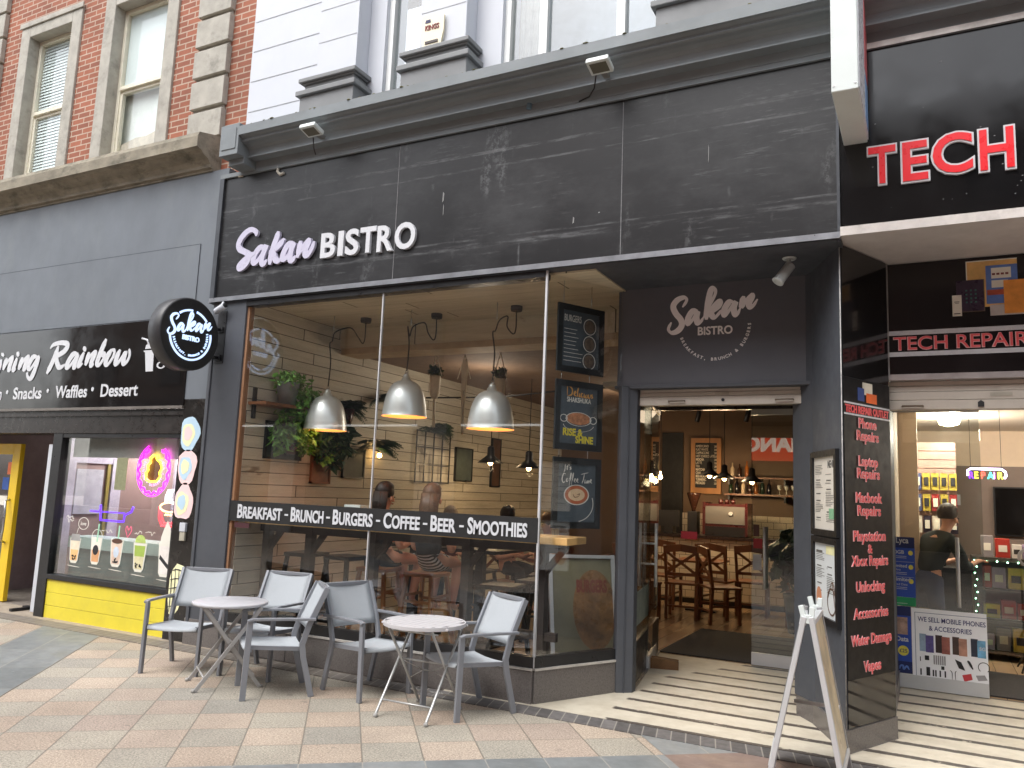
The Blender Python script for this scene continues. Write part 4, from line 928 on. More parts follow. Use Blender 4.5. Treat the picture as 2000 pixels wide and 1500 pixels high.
dev('phone_text', .21, .243, 3.196, 3.201, .0065, m_ink); dev('phone_text', .214, .24, 3.186, 3.189, .0065, m_ink); dev('phone_text', .206, .248, 3.105, 3.112, .0065, m_ink)
dev('phone_picture', .196, .258, 3.09, 3.25, .006, m_paper); dev('laptop_picture', .44, .7, 3.08, 3.16, .005, mat('silver print', (190, 184, 182), .4)); dev('laptop_picture', .53, .75, 3.09, 3.34, .007, mat('orange print', (226, 150, 70), .4, var=.3, vs=5))
T = thing('roller_shutter', 'pale ribbed roller shutter rolled up over the phone shop door', 'shutter', (1, 6.75, 2.5))
q = MB()
for k, (a, b) in enumerate(((2.395, 2.465), (2.468, 2.53), (2.533, 2.575), (2.578, 2.612))): q.bx(-.25, XR, 6.76+.006*k, 6.86, a, b)
q.build('slats', m_shutter, T, bevel=.004)
MB().tube([(-.16, 6.76, 2.42), (-.16, 6.735, 2.42), (-.02, 6.735, 2.42), (-.02, 6.76, 2.42)], .008, 6).build('handle', _mc['rusty handle'], T)
MB().prism([(-.02, -.02), (.02, -.02), (.02, .015), (0, .03), (-.02, .015)], (.36, 6.756, 2.43), X, Z, FRONT, .006).build('lock', m_ink, T)
MB().bx(.42, .56, 6.76, 6.765, 2.49, 2.515).build('label_plate', _mc['foil label'], T)
MB().bx(-.29, XR, 6.9, 12.6, 2.72, 2.8).build('phone_shop_ceiling', mat('white ceiling', (214, 204, 190), .8, var=.03), B)
# ------------------------------------------------------------------ bistro interior
def plank_mat(name, ax, c0, c1, pw, gap=.03, seamlen=2.4):
    """boards running along one horizontal axis, stacked along another; ax = (stack axis, run axis)"""
    m = Mat(name); co = m.xyz(); a = m.math('DIVIDE', co[ax[0]], pw); r_ = co[ax[1]]
    row = m.math('FLOOR', a); off = m.white(row, 3, 0)
    seg = m.math('ADD', m.math('DIVIDE', r_, seamlen), m.math('MULTIPLY', off, 5))
    rn = m.white(row, m.math('FLOOR', seg), 1)
    sc = [9, 9, 9]; sc[ax[1]] = .9
    g1 = m.noise(1.6, 7, .72, *sc); kn = m.noise(2.2, 3, .5, *[1 if i == ax[1] else 2.6 for i in range(3)])
    o = m.mix(rn, c0, c1); o = m.mix(m.math('MULTIPLY', m.step(g1, .42, .75), .55), o, tuple(x*.5 for x in c0))
    o = m.mix(m.math('MULTIPLY', m.step(kn, .70, .76), .6), o, (.07, .04, .02))
    jt = m.math('MAXIMUM', joint(m, a, gap), joint(m, seg, .004)); m.base(m.mix(jt, o, (.03, .022, .015))); m.set(Roughness=.6)
    m.bump(m.math('SUBTRACT', m.math('MULTIPLY', g1, .2), jt), .4, .006); return m.m
m_wplank = plank_mat('rough pine boards', (2, 1), (.56, .51, .405), (.69, .635, .52), .125, .045)
m_cplank = plank_mat('sawn ceiling boards', (1, 0), (.60, .52, .37), (.72, .63, .46), .24, .006)
I = thing('bistro_interior', 'warm bistro room lined with rough pine boards and tan plaster', 'interior', (-4, 10, 0))
MB().bx(-6.3, -6.2, 5.99, 14, 0, 3.52).build('plank_wall', m_wplank, I)
MB().bx(-6.2, -2.4, 5.995, 7.37, 3.50, 3.53).build('board_ceiling', m_cplank, I)
MB().bx(-6.2, -2.3, 7.37, 7.40, 3.27, 3.50).build('bulkhead', m_cplank, I)
MB().bx(-6.2, -2.3, 7.40, 7.75, 3.20, 3.53).build('beam', mat('beige beam', (186, 164, 132), .7), I)
MB().bx(-6.2, -.98, 7.75, 14, 3.24, 3.30).build('ceiling', mat('brown tinted ceiling', (118, 96, 78), .8), I)
q = MB().bx(-6.2, -.98, 14, 14.1, 0, 3.3); q.build('back_wall', m_plaster, I)
MB().bx(-.98, -.62, 8.63, 14, 0, 3.3).build('party_wall', m_plaster, I)
MB().bx(-4.22, -3.84, 13.96, 14, 0, 2.82).build('dark_opening', m_blackmat, I)
MB().bx(-4.75, -4.65, 9.0, 9.5, 0, 3.24).build('column', mat('pale column', (196, 180, 152), .7), I) if False else None
def tile_mat():
    m = Mat('cream wall tiles'); x, y, z = m.xyz(); a, b = m.math('DIVIDE', x, .2), m.math('DIVIDE', z, .11)
    jt = m.math('MAXIMUM', joint(m, m.math('ADD', a, m.math('MULTIPLY', m.math('MODULO', m.math('FLOOR', b), 2), .5)), .025), joint(m, b, .045))
    m.base(m.mix(jt, (.60, .52, .40), (.10, .08, .06))); m.set(Roughness=.25); return m.m
m_tile = tile_mat()
MB().bx(-3.84, -.98, 13.97, 14, 0, 1.42).build('tile_splashback', m_tile, I)
T = thing('bar_counter', 'cream tiled bar counter with dark top at the back of the bistro', 'counter', (-2.5, 13.2, 0))
MB().bx(-4.1, -1.2, 12.95, 13.45, .1, 1.04).build('front', m_tile, T); MB().bx(-4.15, -1.15, 12.9, 13.5, 1.04, 1.085).build('top', mat('dark counter top', (40, 30, 28), .3), T); MB().bx(-4.05, -1.25, 13.0, 13.4, .01, .1).build('kick_board', m_black, T)
T = thing('coffee_machine', 'dark red and steel espresso machine on the bar counter', 'coffee machine', (-2.9, 13.2, 1.085)); m_maroon = mat('maroon metal', (62, 22, 22), .3, coat=.3)
MB().bx(-3.24, -2.55, 13.05, 13.45, 1.24, 1.28).bx(-3.25, -3.21, 13.02, 13.46, 1.10, 1.62).bx(-2.58, -2.54, 13.02, 13.46, 1.10, 1.62).build('body', m_maroon, T)
MB().bx(-3.21, -2.58, 13.04, 13.4, 1.28, 1.56).build('back_panel', mat('dull steel panel', (128, 126, 122), .4, metal=.6, var=.05, vs=2), T); MB().bx(-3.21, -2.58, 13.03, 13.42, 1.09, 1.24).build('drip_tray', m_black, T)
q = MB(); q.bx(-3.22, -2.57, 13.04, 13.42, 1.56, 1.60)
for x in (-3.0, -2.9, -2.8): q.lathe([(.03, 0), (.04, .07)], (x, 13.2, 1.60), 10)
q.build('cup_rail', m_maroon, T); q = MB().ell((-2.8, 13.03, 1.45), X, Z, FRONT, .035, .03, .01); q.build('badge', m_alu, T)
T = thing('coffee_grinder', 'black coffee grinder with cone hopper on the bar counter', 'coffee grinder', (-3.44, 13.2, 1.085))
MB().bx(-3.52, -3.36, 13.1, 13.3, 1.09, 1.46).build('body', m_black, T, bevel=.01); MB().lathe([(.03, 1.46), (.035, 1.50), (.11, 1.73), (.115, 1.76), (.02, 1.77)], (-3.44, 13.2, 0), 20).build('hopper', mat('smoked hopper', (56, 34, 26), .2), T)
T = thing('cash_register', 'black till screen at the left end of the bar counter', 'till', (-3.85, 13.2, 1.085)); MB().bx(-4.0, -3.66, 13.1, 13.14, 1.2, 1.46).build('screen', m_black, T); MB().bx(-3.9, -3.76, 13.1, 13.3, 1.09, 1.2).build('stand', m_black, T)
tag(MB().bx(-3.56, -3.30, 12.88, 12.895, 1.02, 1.14).build('card_sign', emit('pink sign', (110, 30, 50), .05)), 'small pink card sign on the front of the bar counter', 'sign')
T = thing('chalkboard', 'tall wooden framed chalkboard drinks menu on the bistro back wall', 'chalkboard', (-3.42, 13.95, 2.25))
q = MB()
for r_ in ((-3.68, -3.61, 1.76, 2.72), (-3.23, -3.16, 1.76, 2.72), (-3.61, -3.23, 1.76, 1.86), (-3.61, -3.23, 2.64, 2.72)): q.bx(r_[0], r_[1], 13.9, 13.95, r_[2], r_[3])
q.build('frame', m_wood, T); MB().bx(-3.61, -3.23, 13.93, 13.95, 1.86, 2.64).build('slate', m_blackmat, T)
q = MB(); k = .062
for i, (s_, b) in enumerate((('AMERICANO', 0), ('FLAT WHITE', 0), ('CAPPUCCINO', 0), ('HOT CHOCOLATE', 0), ('MOCHA', 1), ('LATTE', 0), ('TEA', 0), ('MATCHA', 1), ('CHAI', 1), ('BEETROOT', 1), ('TURMERIC', 1), ('PISTACIO', 1))):
    q.text(s_, .062, (-3.60, 13.928, 2.56-i*.058), xs=.62, bold=.03*b); q.text('3.20' if i % 2 else '2.80', .05, (-3.24, 13.928, 2.56-i*.058), align='R', xs=.5)
q.build('chalk_lettering', mat('chalk', (216, 206, 186), .9), T)
for z, n_, lab in ((1.78, 1, 'long wooden bar shelf lined with bottles and glasses'), (2.06, 0, 'upper wooden bar shelf with dark bottles')):
    T = thing('wall_shelf', lab, 'shelf', (-2.2, 13.85, z)); MB().bx(-3.06, -1.05, 13.7, 13.99, z-.03, z).build('board', m_redwood, T)
    q = MB()
    for x in (-3.0, -2.1, -1.2): q.bx(x, x+.03, 13.72, 13.99, z-.13, z-.032)
    q.build('bracket', m_black, T)
bott = [mat('brown bottle', (52, 30, 18), .15), mat('green bottle', (34, 50, 30), .15), mat('pale bottle', (190, 170, 140), .2), mat('amber bottle', (150, 86, 34), .2), mat('dark bottle', (22, 20, 22), .15)]
lbl = ['brown', 'green', 'pale', 'amber', 'black']
for i in range(10):
    k = (i*3+1) % 5; h = .22+.05*((i*7) % 4)/3
    x = -2.98+i*.105 if i < 7 else -2.95+(i-7)*.12; z = 1.781 if i < 7 else 2.061
    q = MB().lathe([(.03, 0), (.034, .01), (.034, h*.6), (.012, h*.75), (.012, h)], (x, 13.84, z), 12)
    pos = 'lower' if i < 7 else 'upper'
    tag(q.build('bottle', bott[k]), f'{lbl[k]} bottle standing {["first","second","third","fourth","fifth","sixth","seventh"][i if i<7 else i-7]} from the left on the {pos} bar shelf', 'bottle', 'bottles on the bar shelves')
m_clear = mat('clear glassware', (210, 206, 196), .08, var=.05)
for i in range(9):
    q = MB().lathe([(.03, 0), (.006, .012), (.005, .07), (.032, .1), (.034, .16)], (-2.18+i*.11, 13.82, 1.781), 10)
    tag(q.build('wine_glass', m_clear), 'stemmed glass in the row at the right of the lower bar shelf', 'glass', 'glasses on the lower bar shelf')

def bulb_lamp(nm, lab, x, y, z, top, shade, e, grp, bulb_r=.035, power=10, scale=1.0):
    T = thing(nm, lab, 'pendant lamp', (x, y, z), 0, grp)
    if shade: MB().lathe([(.02*scale, .22*scale), (.045*scale, .20*scale), (.05*scale, .10*scale), (.17*scale, .0), (.165*scale, .0), (.045*scale, .095*scale), (.02*scale, .2*scale)], (x, y, z), 24).build('shade', m_black, T)
    MB().tube([(x, y, z+.2*scale), (x, y, top)], .006, 6).build('cable', m_cord, T)
    MB().lathe([(.004, -bulb_r), (bulb_r*.7, -bulb_r*.7), (bulb_r, 0), (bulb_r*.7, bulb_r*.8), (.012, bulb_r*1.6), (.012, .09)], (x, y, z-.0), 14).build('bulb', e, T)
    lamp('bulb_light', (x, y, z-.07), power, (1, .72, .42), .05, T)
    return T
m_bulb = emit('warm lit bulb', (255, 205, 130), 14)
for x, z, nm in ((-3.04, 2.03, 'black pendant lamp left of three over the bar, before the chalkboard'), (-2.81, 1.99, 'black pendant lamp in the middle of the three over the bar'), (-2.39, 1.95, 'black pendant lamp over the bar nearest the glass shelf')):
    bulb_lamp('pendant_lamp', nm, x, 12.6, z, 3.24, True, m_bulb, 'black pendants over the bar', power=26, scale=1.0)
bulb_lamp('bare_bulb', 'bare lit bulb hanging by the left of the bistro doorway', -3.77, 12.4, 1.98, 3.24, False, m_bulb, None, power=7)
for x, z, nm in ((-5.53, 2.05, 'black pendant lamp further inside, behind the middle of the bistro window'), (-4.92, 1.99, 'black pendant lamp further inside, close to the window corner post')):
    bulb_lamp('pendant_lamp', nm, x, 10, z, 3.24, True, m_bulb, 'black pendants inside the bistro', power=12, scale=1.1)
T = thing('wall_light', 'small lit globe bulb on the plank wall', 'wall light', (-6.1, 8.15, 2.04)); MB().lathe([(.004, -.03), (.022, -.02), (.03, 0), (.02, .025), (.004, .03)], (-6.1, 8.15, 2.04), 12).build('bulb', m_bulb, T); MB().tube([(-6.2, 8.15, 2.1), (-6.12, 8.15, 2.1), (-6.1, 8.15, 2.07)], .01).build('bracket', m_black, T)
for x, y, lab in ((-3.30, 12.9, 'black spotlight on the ceiling above the chalkboard'), (-2.52, 12.9, 'black tilted spotlight on the ceiling right of the chalkboard')):
    T = thing('ceiling_spotlight', lab, 'spotlight', (x, y, 3.2), 0, 'black ceiling spotlights'); MB().lathe([(.035, -.10), (.04, -.09), (.04, .08), (.03, .1)], (x, y, 3.0), 14, True, Matrix.Rotation(R(14), 3, 'Y')).build('body', m_black, T); MB().tube([(x, y, 3.08), (x, y, 3.24)], .015).build('stem', m_black, T)
lamp('room_fill_light', (-4.2, 11.4, 2.9), 16, (1, .80, .58), .3, I); lamp('room_fill_light', (-2.6, 10.6, 2.95), 7, (1, .78, .55), .3, I); lamp('room_fill_light', (-5.0, 8.9, 2.9), 30, (1, .86, .7), .3, I)  # no fixtures: added fills for the room's ambient light

# big metal pendants in the window
m_spun = mat('spun aluminium', (246, 250, 248), .34, metal=.55, var=.0, vs=1)
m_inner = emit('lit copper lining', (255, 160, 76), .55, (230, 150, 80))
def big_pendant(lab, x, y, z, hook, rose):
    T = thing('dome_pendant', lab, 'pendant lamp', (x, y, z), 0, 'large metal dome pendants')
    prof = [(.005, .452), (.024, .446), (.034, .428), (.034, .408), (.046, .400), (.052, .375), (.085, .366), (.125, .343), (.158, .305), (.184, .25), (.202, .19), (.216, .12), (.225, .05), (.229, .012), (.233, 0)]
    MB().lathe(prof, (x, y, z), 44, cap=False).build('shade', m_spun, T)
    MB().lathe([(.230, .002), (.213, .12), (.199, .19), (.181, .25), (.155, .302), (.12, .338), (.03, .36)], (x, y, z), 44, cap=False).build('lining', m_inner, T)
    MB().ring((x, y, z+.47), X, Z, Y_, .012, .02, .006, 16).build('chain_ring', m_steel, T)
    hx, hy = hook; rx, ry_ = rose
    pts = [(x, y, z+.48), (x+.01, y, z+.75), (x-.02, y, z+.95), (x+.01, y, 3.22), (x+.05, y, 3.32), ((x+rx)/2+.02, (y+ry_)/2, 3.38), (rx-.10, ry_, 3.30), (rx-.03, ry_, 3.22), (rx, ry_, 3.27), (rx, ry_, 3.45)]
    P = [V(p) for p in pts]; qq = []
    for i in range(len(P)-1):
        a, b, c, d = P[max(i-1, 0)], P[i], P[i+1], P[min(i+2, len(P)-1)]
        for j in range(6): t = j/6; qq.append(.5*((2*b)+(c-a)*t+(2*a-5*b+4*c-d)*t*t+(3*b-a-3*c+d)*t**3))
    qq.append(P[-1]); MB().tube(qq, .007, 6).build('cable', m_cord, T)
    MB().lathe([(.055, 3.45), (.06, 3.47), (.06, 3.5), (.02, 3.5)], (rx, ry_, 0), 20).build('ceiling_rose', m_cord, T)
    MB().tube([(x+.02, y, 3.33), (x+.02, y, 3.5)], .005, 5).build('hook', m_steel, T)
    MB().lathe([(.004, -.04), (.03, -.03), (.04, 0), (.03, .04), (.014, .07), (.014, .12)], (x, y, z+.14), 14).build('bulb', emit('pendant bulb', (255, 200, 140), 1), T)
    lamp('bulb_light', (x, y, z+.05), 2.5, (1, .74, .46), .05, T)
YB = 6.75
big_pendant('large spun metal dome pendant nearest the round hanging sign end of the window', -5.80, YB, 2.235, (0, 0), (-5.50, 6.95))
big_pendant('large spun metal dome pendant in the middle, hung higher than its two neighbours', -4.77, YB, 2.375, (0, 0), (-4.60, 7.0))
big_pendant('large spun metal dome pendant closest to the hanging food posters', -3.75, YB, 2.245, (0, 0), (-3.62, 6.95))

# plants
def leaves(mb, c, rad, n, size, rr, droop=.3, elong=1.8):
    c = V(c)
    for k in range(n):
        while True:
            d = V((rr.uniform(-1, 1), rr.uniform(-1, 1), rr.uniform(-1, 1)))
            if d.length < 1: break
        p = c+V((d.x*rad[0], d.y*rad[1], d.z*rad[2])); s_ = size*rr.uniform(.6, 1.3)
        a = V((rr.uniform(-1, 1), rr.uniform(-1, 1), rr.uniform(-.9, .3)-droop)).normalized(); b = a.cross(V((rr.uniform(-1, 1), rr.uniform(-1, 1), 1))).normalized(); n_ = a.cross(b)
        mb.add([p, p+a*s_*elong*.5+b*s_*.5+n_*s_*.12, p+a*s_*elong-n_*s_*.15, p+a*s_*elong*.5-b*s_*.5+n_*s_*.12], [(0, 1, 2), (0, 2, 3)])
    return mb
rr = random.Random(21)
m_galv = mat('galvanised tub', (120, 128, 132), .5, metal=.5, var=.15)
m_macrame = mat('macrame cord', (236, 230, 214), .9, var=.15, bump=.4, bs=60)
T = thing('wall_shelf', 'small timber bracket shelf on the plank wall under a metal tub', 'shelf', (-6.1, 6.3, 2.46)); MB().bx(-6.2, -5.95, 6.0, 6.75, 2.44, 2.47).build('board', m_redwood, T); MB().bx(-6.195, -6.17, 6.05, 6.09, 2.30, 2.62).build('bracket', m_black, T)
T = thing('trailing_plant', 'bright green ivy trailing from a galvanised tub on the plank wall', 'plant', (-6.05, 6.4, 2.47))
MB().lathe([(.09, 2.475), (.12, 2.70), (.125, 2.71)], (-6.05, 6.40, 0), 20).build('pot', m_galv, T)
q = leaves(MB(), (-6.03, 6.42, 2.76), (.13, .22, .12), 130, .05, rr); leaves(q, (-6.0, 6.62, 2.5), (.14, .24, .26), 330, .05, rr); leaves(q, (-6.05, 6.72, 2.22), (.1, .16, .24), 160, .05, rr); leaves(q, (-6.05, 6.35, 2.38), (.05, .08, .1), 20, .04, rr)
q.build('foliage', m_leaf, T)
T = thing('trailing_plant', 'bright leafy plant in a dark red pot hung before the dark picture', 'plant', (-6.1, 6.5, 2.0))
q = leaves(MB(), (-6.08, 6.50, 2.16), (.1, .26, .18), 220, .06, rr); leaves(q, (-6.08, 6.75, 2.25), (.08, .1, .16), 50, .06, rr); q.build('foliage', m_leaf, T); MB().lathe([(.05, 1.96), (.07, 2.08)], (-6.08, 6.55, 0), 14).build('pot', m_maroon, T)
T = thing('trailing_plant', 'dark leafy plant over the copper panel on the plank wall', 'plant', (-6.1, 7.2, 2.1))
q = leaves(MB(), (-6.05, 7.2, 2.18), (.1, .3, .3), 240, .075, rr); q.build('foliage', m_darkleaf, T); leaves(MB(), (-6.05, 7.12, 1.98), (.06, .1, .07), 26, .06, rr).build('bright_shoots', m_leaf, T)
def frond_plant(lab, c, n, L, rr, up=.7, m=m_darkleaf, zmax=3.3):
    T = thing('palm_plant', lab, 'plant', c); q = MB(); c = V(c)
    for k in range(n):
        a = rr.uniform(0, 6.283); e = rr.uniform(.1, up); d = V((abs(math.cos(a))*.8*e+.1, math.sin(a)*1.0, e)).normalized(); l_ = L*rr.uniform(.7, 1.1)
        p = [c+d*(l_*t)+V((0, 0, -.55*l_*t*t)) for t in (0, .25, .5, .75, 1)]
        for i in range(4):
            t_ = (p[i+1]-p[i]).normalized(); s_ = t_.cross(Z).normalized()
            for j in range(4):
                o = p[i]+(p[i+1]-p[i])*(j/4)
                for sg in (1, -1):
                    w_ = .36*l_*(1-abs(i*4+j-6)/12); e2 = o+(s_*sg*.8+t_*.7+V((0, 0, -.35))).normalized()*w_
                    q.add([o, o+t_*.022+V((0, 0, .01)), e2], [(0, 1, 2)])
    q.build('foliage', m, T); return T
frond_plant('dark palm on the plank wall behind the nearest dome pendant', (-6.15, 7.45, 2.55), 26, .40, rr)
frond_plant('large dark palm hanging over the seam of the plank wall', (-6.1, 8.0, 2.15), 30, .42, rr)
frond_plant('dark palm high up behind the glass joint', (-6.15, 8.3, 2.75), 24, .45, rr)
frond_plant('dark palm over the iron window frame on the plank wall', (-6.1, 9.3, 2.45), 22, .42, rr)
MB().lathe([(.06, 2.3), (.10, 2.55)], (-6.1, 7.45, 0), 12).build('pot', m_maroon, thing('wall_pot', 'dark pot on the plank wall below a palm', 'pot', (-6.1, 7.45, 2.3)))
# pictures
def picture(nm, lab, y0, y1, z0, z1, m_, fr=None):
    T = thing(nm, lab, 'picture', (-6.18, (y0+y1)/2, z0))
    q = MB(); 
    for r_ in ((y0, y0+.02, z0, z1), (y1-.02, y1, z0, z1), (y0, y1, z0, z0+.02), (y0, y1, z1-.02, z1)): q.bx(-6.198, -6.165, r_[0], r_[1], r_[2], r_[3])
    q.build('frame', fr or m_black, T); MB().bx(-6.197, -6.175, y0+.02, y1-.02, z0+.02, z1-.02).build('print', m_, T); return T
picture('picture', 'dark square picture low on the plank wall behind the bright plant', 6.26, 6.82, 1.90, 2.30, mat('dark print', (48, 54, 58), .4, var=.4, vs=3))
picture('picture', 'copper toned picture on the plank wall', 7.0, 7.33, 1.66, 2.0, mat('copper print', (126, 78, 56), .5, var=.4, vs=5), mat('copper frame', (136, 84, 60), .5))
picture('picture', 'small dark green picture below the palm on the plank wall', 7.55, 7.96, 1.74, 2.1, mat('dark green print', (46, 54, 48), .5, var=.3, vs=5))
picture('picture', 'grey green hanging print right of the iron window frame', 10.1, 10.6, 1.78, 2.28, mat('teal print', (74, 84, 80), .5, var=.3, vs=4))
picture('picture', 'tall brown panel far along the plank wall', 11.2, 11.5, 1.72, 2.5, mat('brown print', (92, 62, 40), .5, var=.3, vs=4))
T = thing('iron_window_frame', 'black wrought iron window grille hung on the plank wall', 'wall grille', (-6.15, 9.5, 1.75)); q = MB()
for y in (9.05, 9.26, 9.48, 9.7, 9.91): q.bx(-6.17, -6.155, y-.008, y+.008, 1.73, 2.45)
for z in (1.74, 1.98, 2.22, 2.44): q.bx(-6.172, -6.153, 9.05, 9.91, z-.008, z+.008)
q.build('grille', m_black, T)
# macrame hangers
def macrame(lab, x, y, top, z0, z1, plant, tail):
    T = thing('macrame_hanger', lab, 'plant hanger', (x, y, top)); q = MB()
    for dx in (-.09, .09): q.tube([(x, y, top), (x+dx*.5, y, (top+z1)/2), (x+dx, y, z1)], .006, 5)
    if plant: q.lathe([(.03, z0), (.06, z0+.05), (.066, z1-.02), (.06, z1)], (x, y, 0), 16)
    else: q.prism([(-.012, z0-.35), (.012, z0-.33), (.04, z1+.15), (.02, top-.05), (-.02, top-.06), (-.04, z1+.12)], (x, y, 0), X, Z, Y_, .02)
    q.tube([(x, y, z0+.01), (x+.01, y, z0-tail)], .016, 6); q.build('cord', m_macrame, T)
    if plant: leaves(MB(), (x, y, z1+.05), (.07, .07, .07), 110, .035, rr, -.4).build('foliage', m_darkleaf, T)
macrame('macrame hanger with a grassy green plant between two dome pendants', -5.23, 8.0, 3.24, 2.72, 3.0, True, .34)
macrame('long plain macrame wall hanging behind the window', -4.83, 8.0, 3.24, 2.80, 2.95, False, .5)
macrame('macrame hanger with a dark trailing plant beside the last dome pendant', -4.35, 8.0, 3.24, 2.66, 2.94, True, .1)
tag(MB().tube([(-6.15, 9.2, 2.9), (-4.9, 9.0, 2.86), (-3.6, 8.8, 2.92), (-2.5, 8.7, 2.9)], .012, 6).build('festoon_cable', m_cord), 'dark cable strung across the bistro behind the window', 'cable')

# high counter along the window
T = thing('window_counter', 'high timber counter on dark posts along the inside of the bistro window', 'counter', (-4.4, 6.3, 0))
MB().bx(-6.19, -2.62, 6.08, 6.50, 1.235, 1.295).build('top', m_lightwood, T, bevel=.006)
q = MB()
for x in (-6.10, -5.53, -4.74, -3.70, -2.95):
    q.bx(x-.04, x+.04, 6.30, 6.38, .3, 1.235); q.bar([(x, 6.34, .95), (x+.22, 6.34, 1.22)], .05, .05, (0, 1, 0))
q.bx(-6.19, -2.8, 6.31, 6.37, 1.15, 1.23); q.bx(-6.19, -2.8, 6.315, 6.365, .42, .49); q.build('frame', m_darkwood, T)
q = MB()
for x in (-6.10, -5.53, -4.74, -3.70, -2.95): q.bx(x-.045, x+.045, 6.29, 6.39, .014, .3)
q.build('post_foot', m_darkwood, T)
def stool(lab, x, y, rz, sz, mt, grp, cat='stool'):
    T = thing('bar_stool', lab, cat, (x, y, 0), rz, grp); w_ = .17
    MB().bx(-w_, w_, -w_, w_, sz-.04, sz).build('seat', mt, T, True, .008)
    for sx in (-1, 1):
        for sy in (-1, 1): MB().bar([(sx*(w_+.05), sy*(w_+.05), .014), (sx*(w_-.03), sy*(w_-.03), sz-.04)], .035, .035).build('leg', mt, T, True)
    q = MB()
    for z in (.28, .55):
        k = w_+.05-.08*z/sz-.005
        for s_ in (-1, 1): q.bx(-k, k, s_*k-.012, s_*k+.012, z, z+.025); q.bx(s_*k-.012, s_*k+.012, -k, k, z+.05, z+.075)
    q.build('rung', mt, T, True); return T
m_gun = mat('gunmetal', (40, 38, 37), .4, metal=.5, var=.2)
G_ = 'dark metal bar stools at the window'
stool('dark metal bar stool in the plank wall corner of the window', -5.85, 6.66, .1, .94, m_gun, G_)
stool('dark metal bar stool second along the window from the plank wall', -5.33, 6.68, -.1, .94, m_gun, G_)
stool('dark metal bar stool behind the last dome pendant', -3.55, 6.75, .1, .80, m_gun, G_)
GW = 'light timber bar stools with customers'
stool('timber bar stool under the customer in a plain black top', -5.02, 6.82, .1, .84, m_wood, GW)
stool('timber bar stool under the customer in striped shorts', -4.42, 6.80, 0, .84, m_wood, GW)

# crossback chairs and tables
def crossback():
    T = thing('crossback_chair', 'x', 'chair', (0, 0, 0)); mt = m_redwood
    MB().box((0, 0, .44), (.42, .40, .03)).build('seat', mt, T, True, .008)
    for sx in (-1, 1):
        MB().bar([(sx*.18, -.17, 0), (sx*.18, -.17, .425)], .036, .036).build('leg', mt, T, True)
        MB().bar([(sx*.18, .20, 0), (sx*.18, .17, .44), (sx*.20, .24, .92)], .036, .032).build('leg', mt, T, True)
    q = MB(); q.bar([(-.21, .235, .87), (0, .265, .90), (.21, .235, .87)], .022, .09, (0, 1, 0)); q.bar([(-.19, .19, .56), (.19, .19, .56)], .02, .04, (0, 1, 0)); q.build('back_rail', mt, T, True)
    q = MB(); q.bar([(-.18, .20, .57), (.18, .235, .84)], .012, .035, (0, 1, 0)); q.bar([(-.18, .212, .84), (.18, .212, .57)], .012, .035, (0, 1, 0)); q.build('cross_brace', mt, T, True)
    q = MB()
    for sx in (-1, 1): q.bar([(sx*.18, -.17, .22), (sx*.18, .19, .22)], .02, .025)
    q.bar([(-.18, .195, .16), (.18, .195, .16)], .02, .025, (0, 1, 0)); q.build('stretcher', mt, T, True)
    return T
ch = crossback(); first = True
def cafe_table(lab, x, y):
    T = thing('cafe_table', lab, 'table', (x, y, 0), 0, 'square bistro tables'); MB().box((0, 0, .75), (.7, .7, .03)).build('top', m_redwood, T, True, .005); MB().lathe([(.035, .02), (.035, .735)], (0, 0, 0), 14).build('column', m_black, T, True); MB().box((0, 0, .02), (.45, .07, .03)).box((0, 0, .021), (.07, .45, .03)).build('foot', m_black, T, True)
GC = 'crossback timber chairs inside the bistro'
for i, (x, y, rz, lab) in enumerate(((-3.10, 11.35, math.pi+.15, 'crossback chair with its back to the doorway, nearest to the entrance mat'), (-2.78, 12.1, math.pi-.2, 'crossback chair right behind the nearest one in the doorway'), (-3.62, 12.2, math.pi, 'crossback chair in front of the till end of the bar'), (-2.32, 12.3, math.pi+.1, 'crossback chair in front of the coffee machine end of the bar'), (-3.98, 8.9, .5, 'crossback chair seen under the word smoothies in the window'), (-3.3, 8.5, -2.2, 'crossback chair behind the folded menu board in the corner window'), (-4.9, 9.4, 1.2, 'crossback chair deep behind the middle of the window'), (-1.45, 11.6, math.pi-.4, 'crossback chair behind the closed glass door leaf'), (-2.55, 11.2, 2.2, 'crossback chair turned sideways just right of the nearest one in the doorway'), (-3.6, 10.9, 2.7, 'crossback chair half hidden behind the open door leaf'))):
    if first: ch.scale = (1.12, 1.12, 1.08); ch.location = (x, y, .014); ch.rotation_euler = (0, 0, rz); ch['label'] = lab; ch['group'] = GC; first = False
    else: dup(ch, (x, y, .014), rz, lab, GC)
cafe_table('dark square table behind the nearest chairs in the doorway', -3.05, 12.15); cafe_table('square table inside the window behind the word smoothies', -3.75, 9.6); cafe_table('square table behind the closed glass door leaf', -1.5, 12.3)
def dark_table(lab, x, y, h):
    T = thing('cafe_table', lab, 'table', (x, y, 0), 0, 'dark tables behind the window'); MB().box((0, 0, h), (.75, .75, .035)).build('top', m_gun, T, True, .005); MB().box((0, 0, h/2), (.09, .09, h-.04)).build('column', m_black, T, True); MB().box((0, 0, .025), (.5, .5, .02)).build('foot', m_black, T, True)
dark_table('dark high table in front of the customer in striped shorts', -4.35, 7.75, 1.02); dark_table('dark high table in front of the customer in the plain black top', -5.25, 7.8, 1.02); dark_table('dark table behind the window corner post', -3.35, 7.75, .76)
for i, (x, y, lab) in enumerate(((-4.75, 8.4, 'dark metal bar stool on the far side between the two dark high tables'), (-3.9, 8.45, 'dark metal bar stool behind the last dark high table'), (-3.1, 7.2, 'dark metal bar stool tight behind the corner glass'))): stool(lab, x, y, .3*i, .74, m_gun, 'dark metal stools around the dark tables')
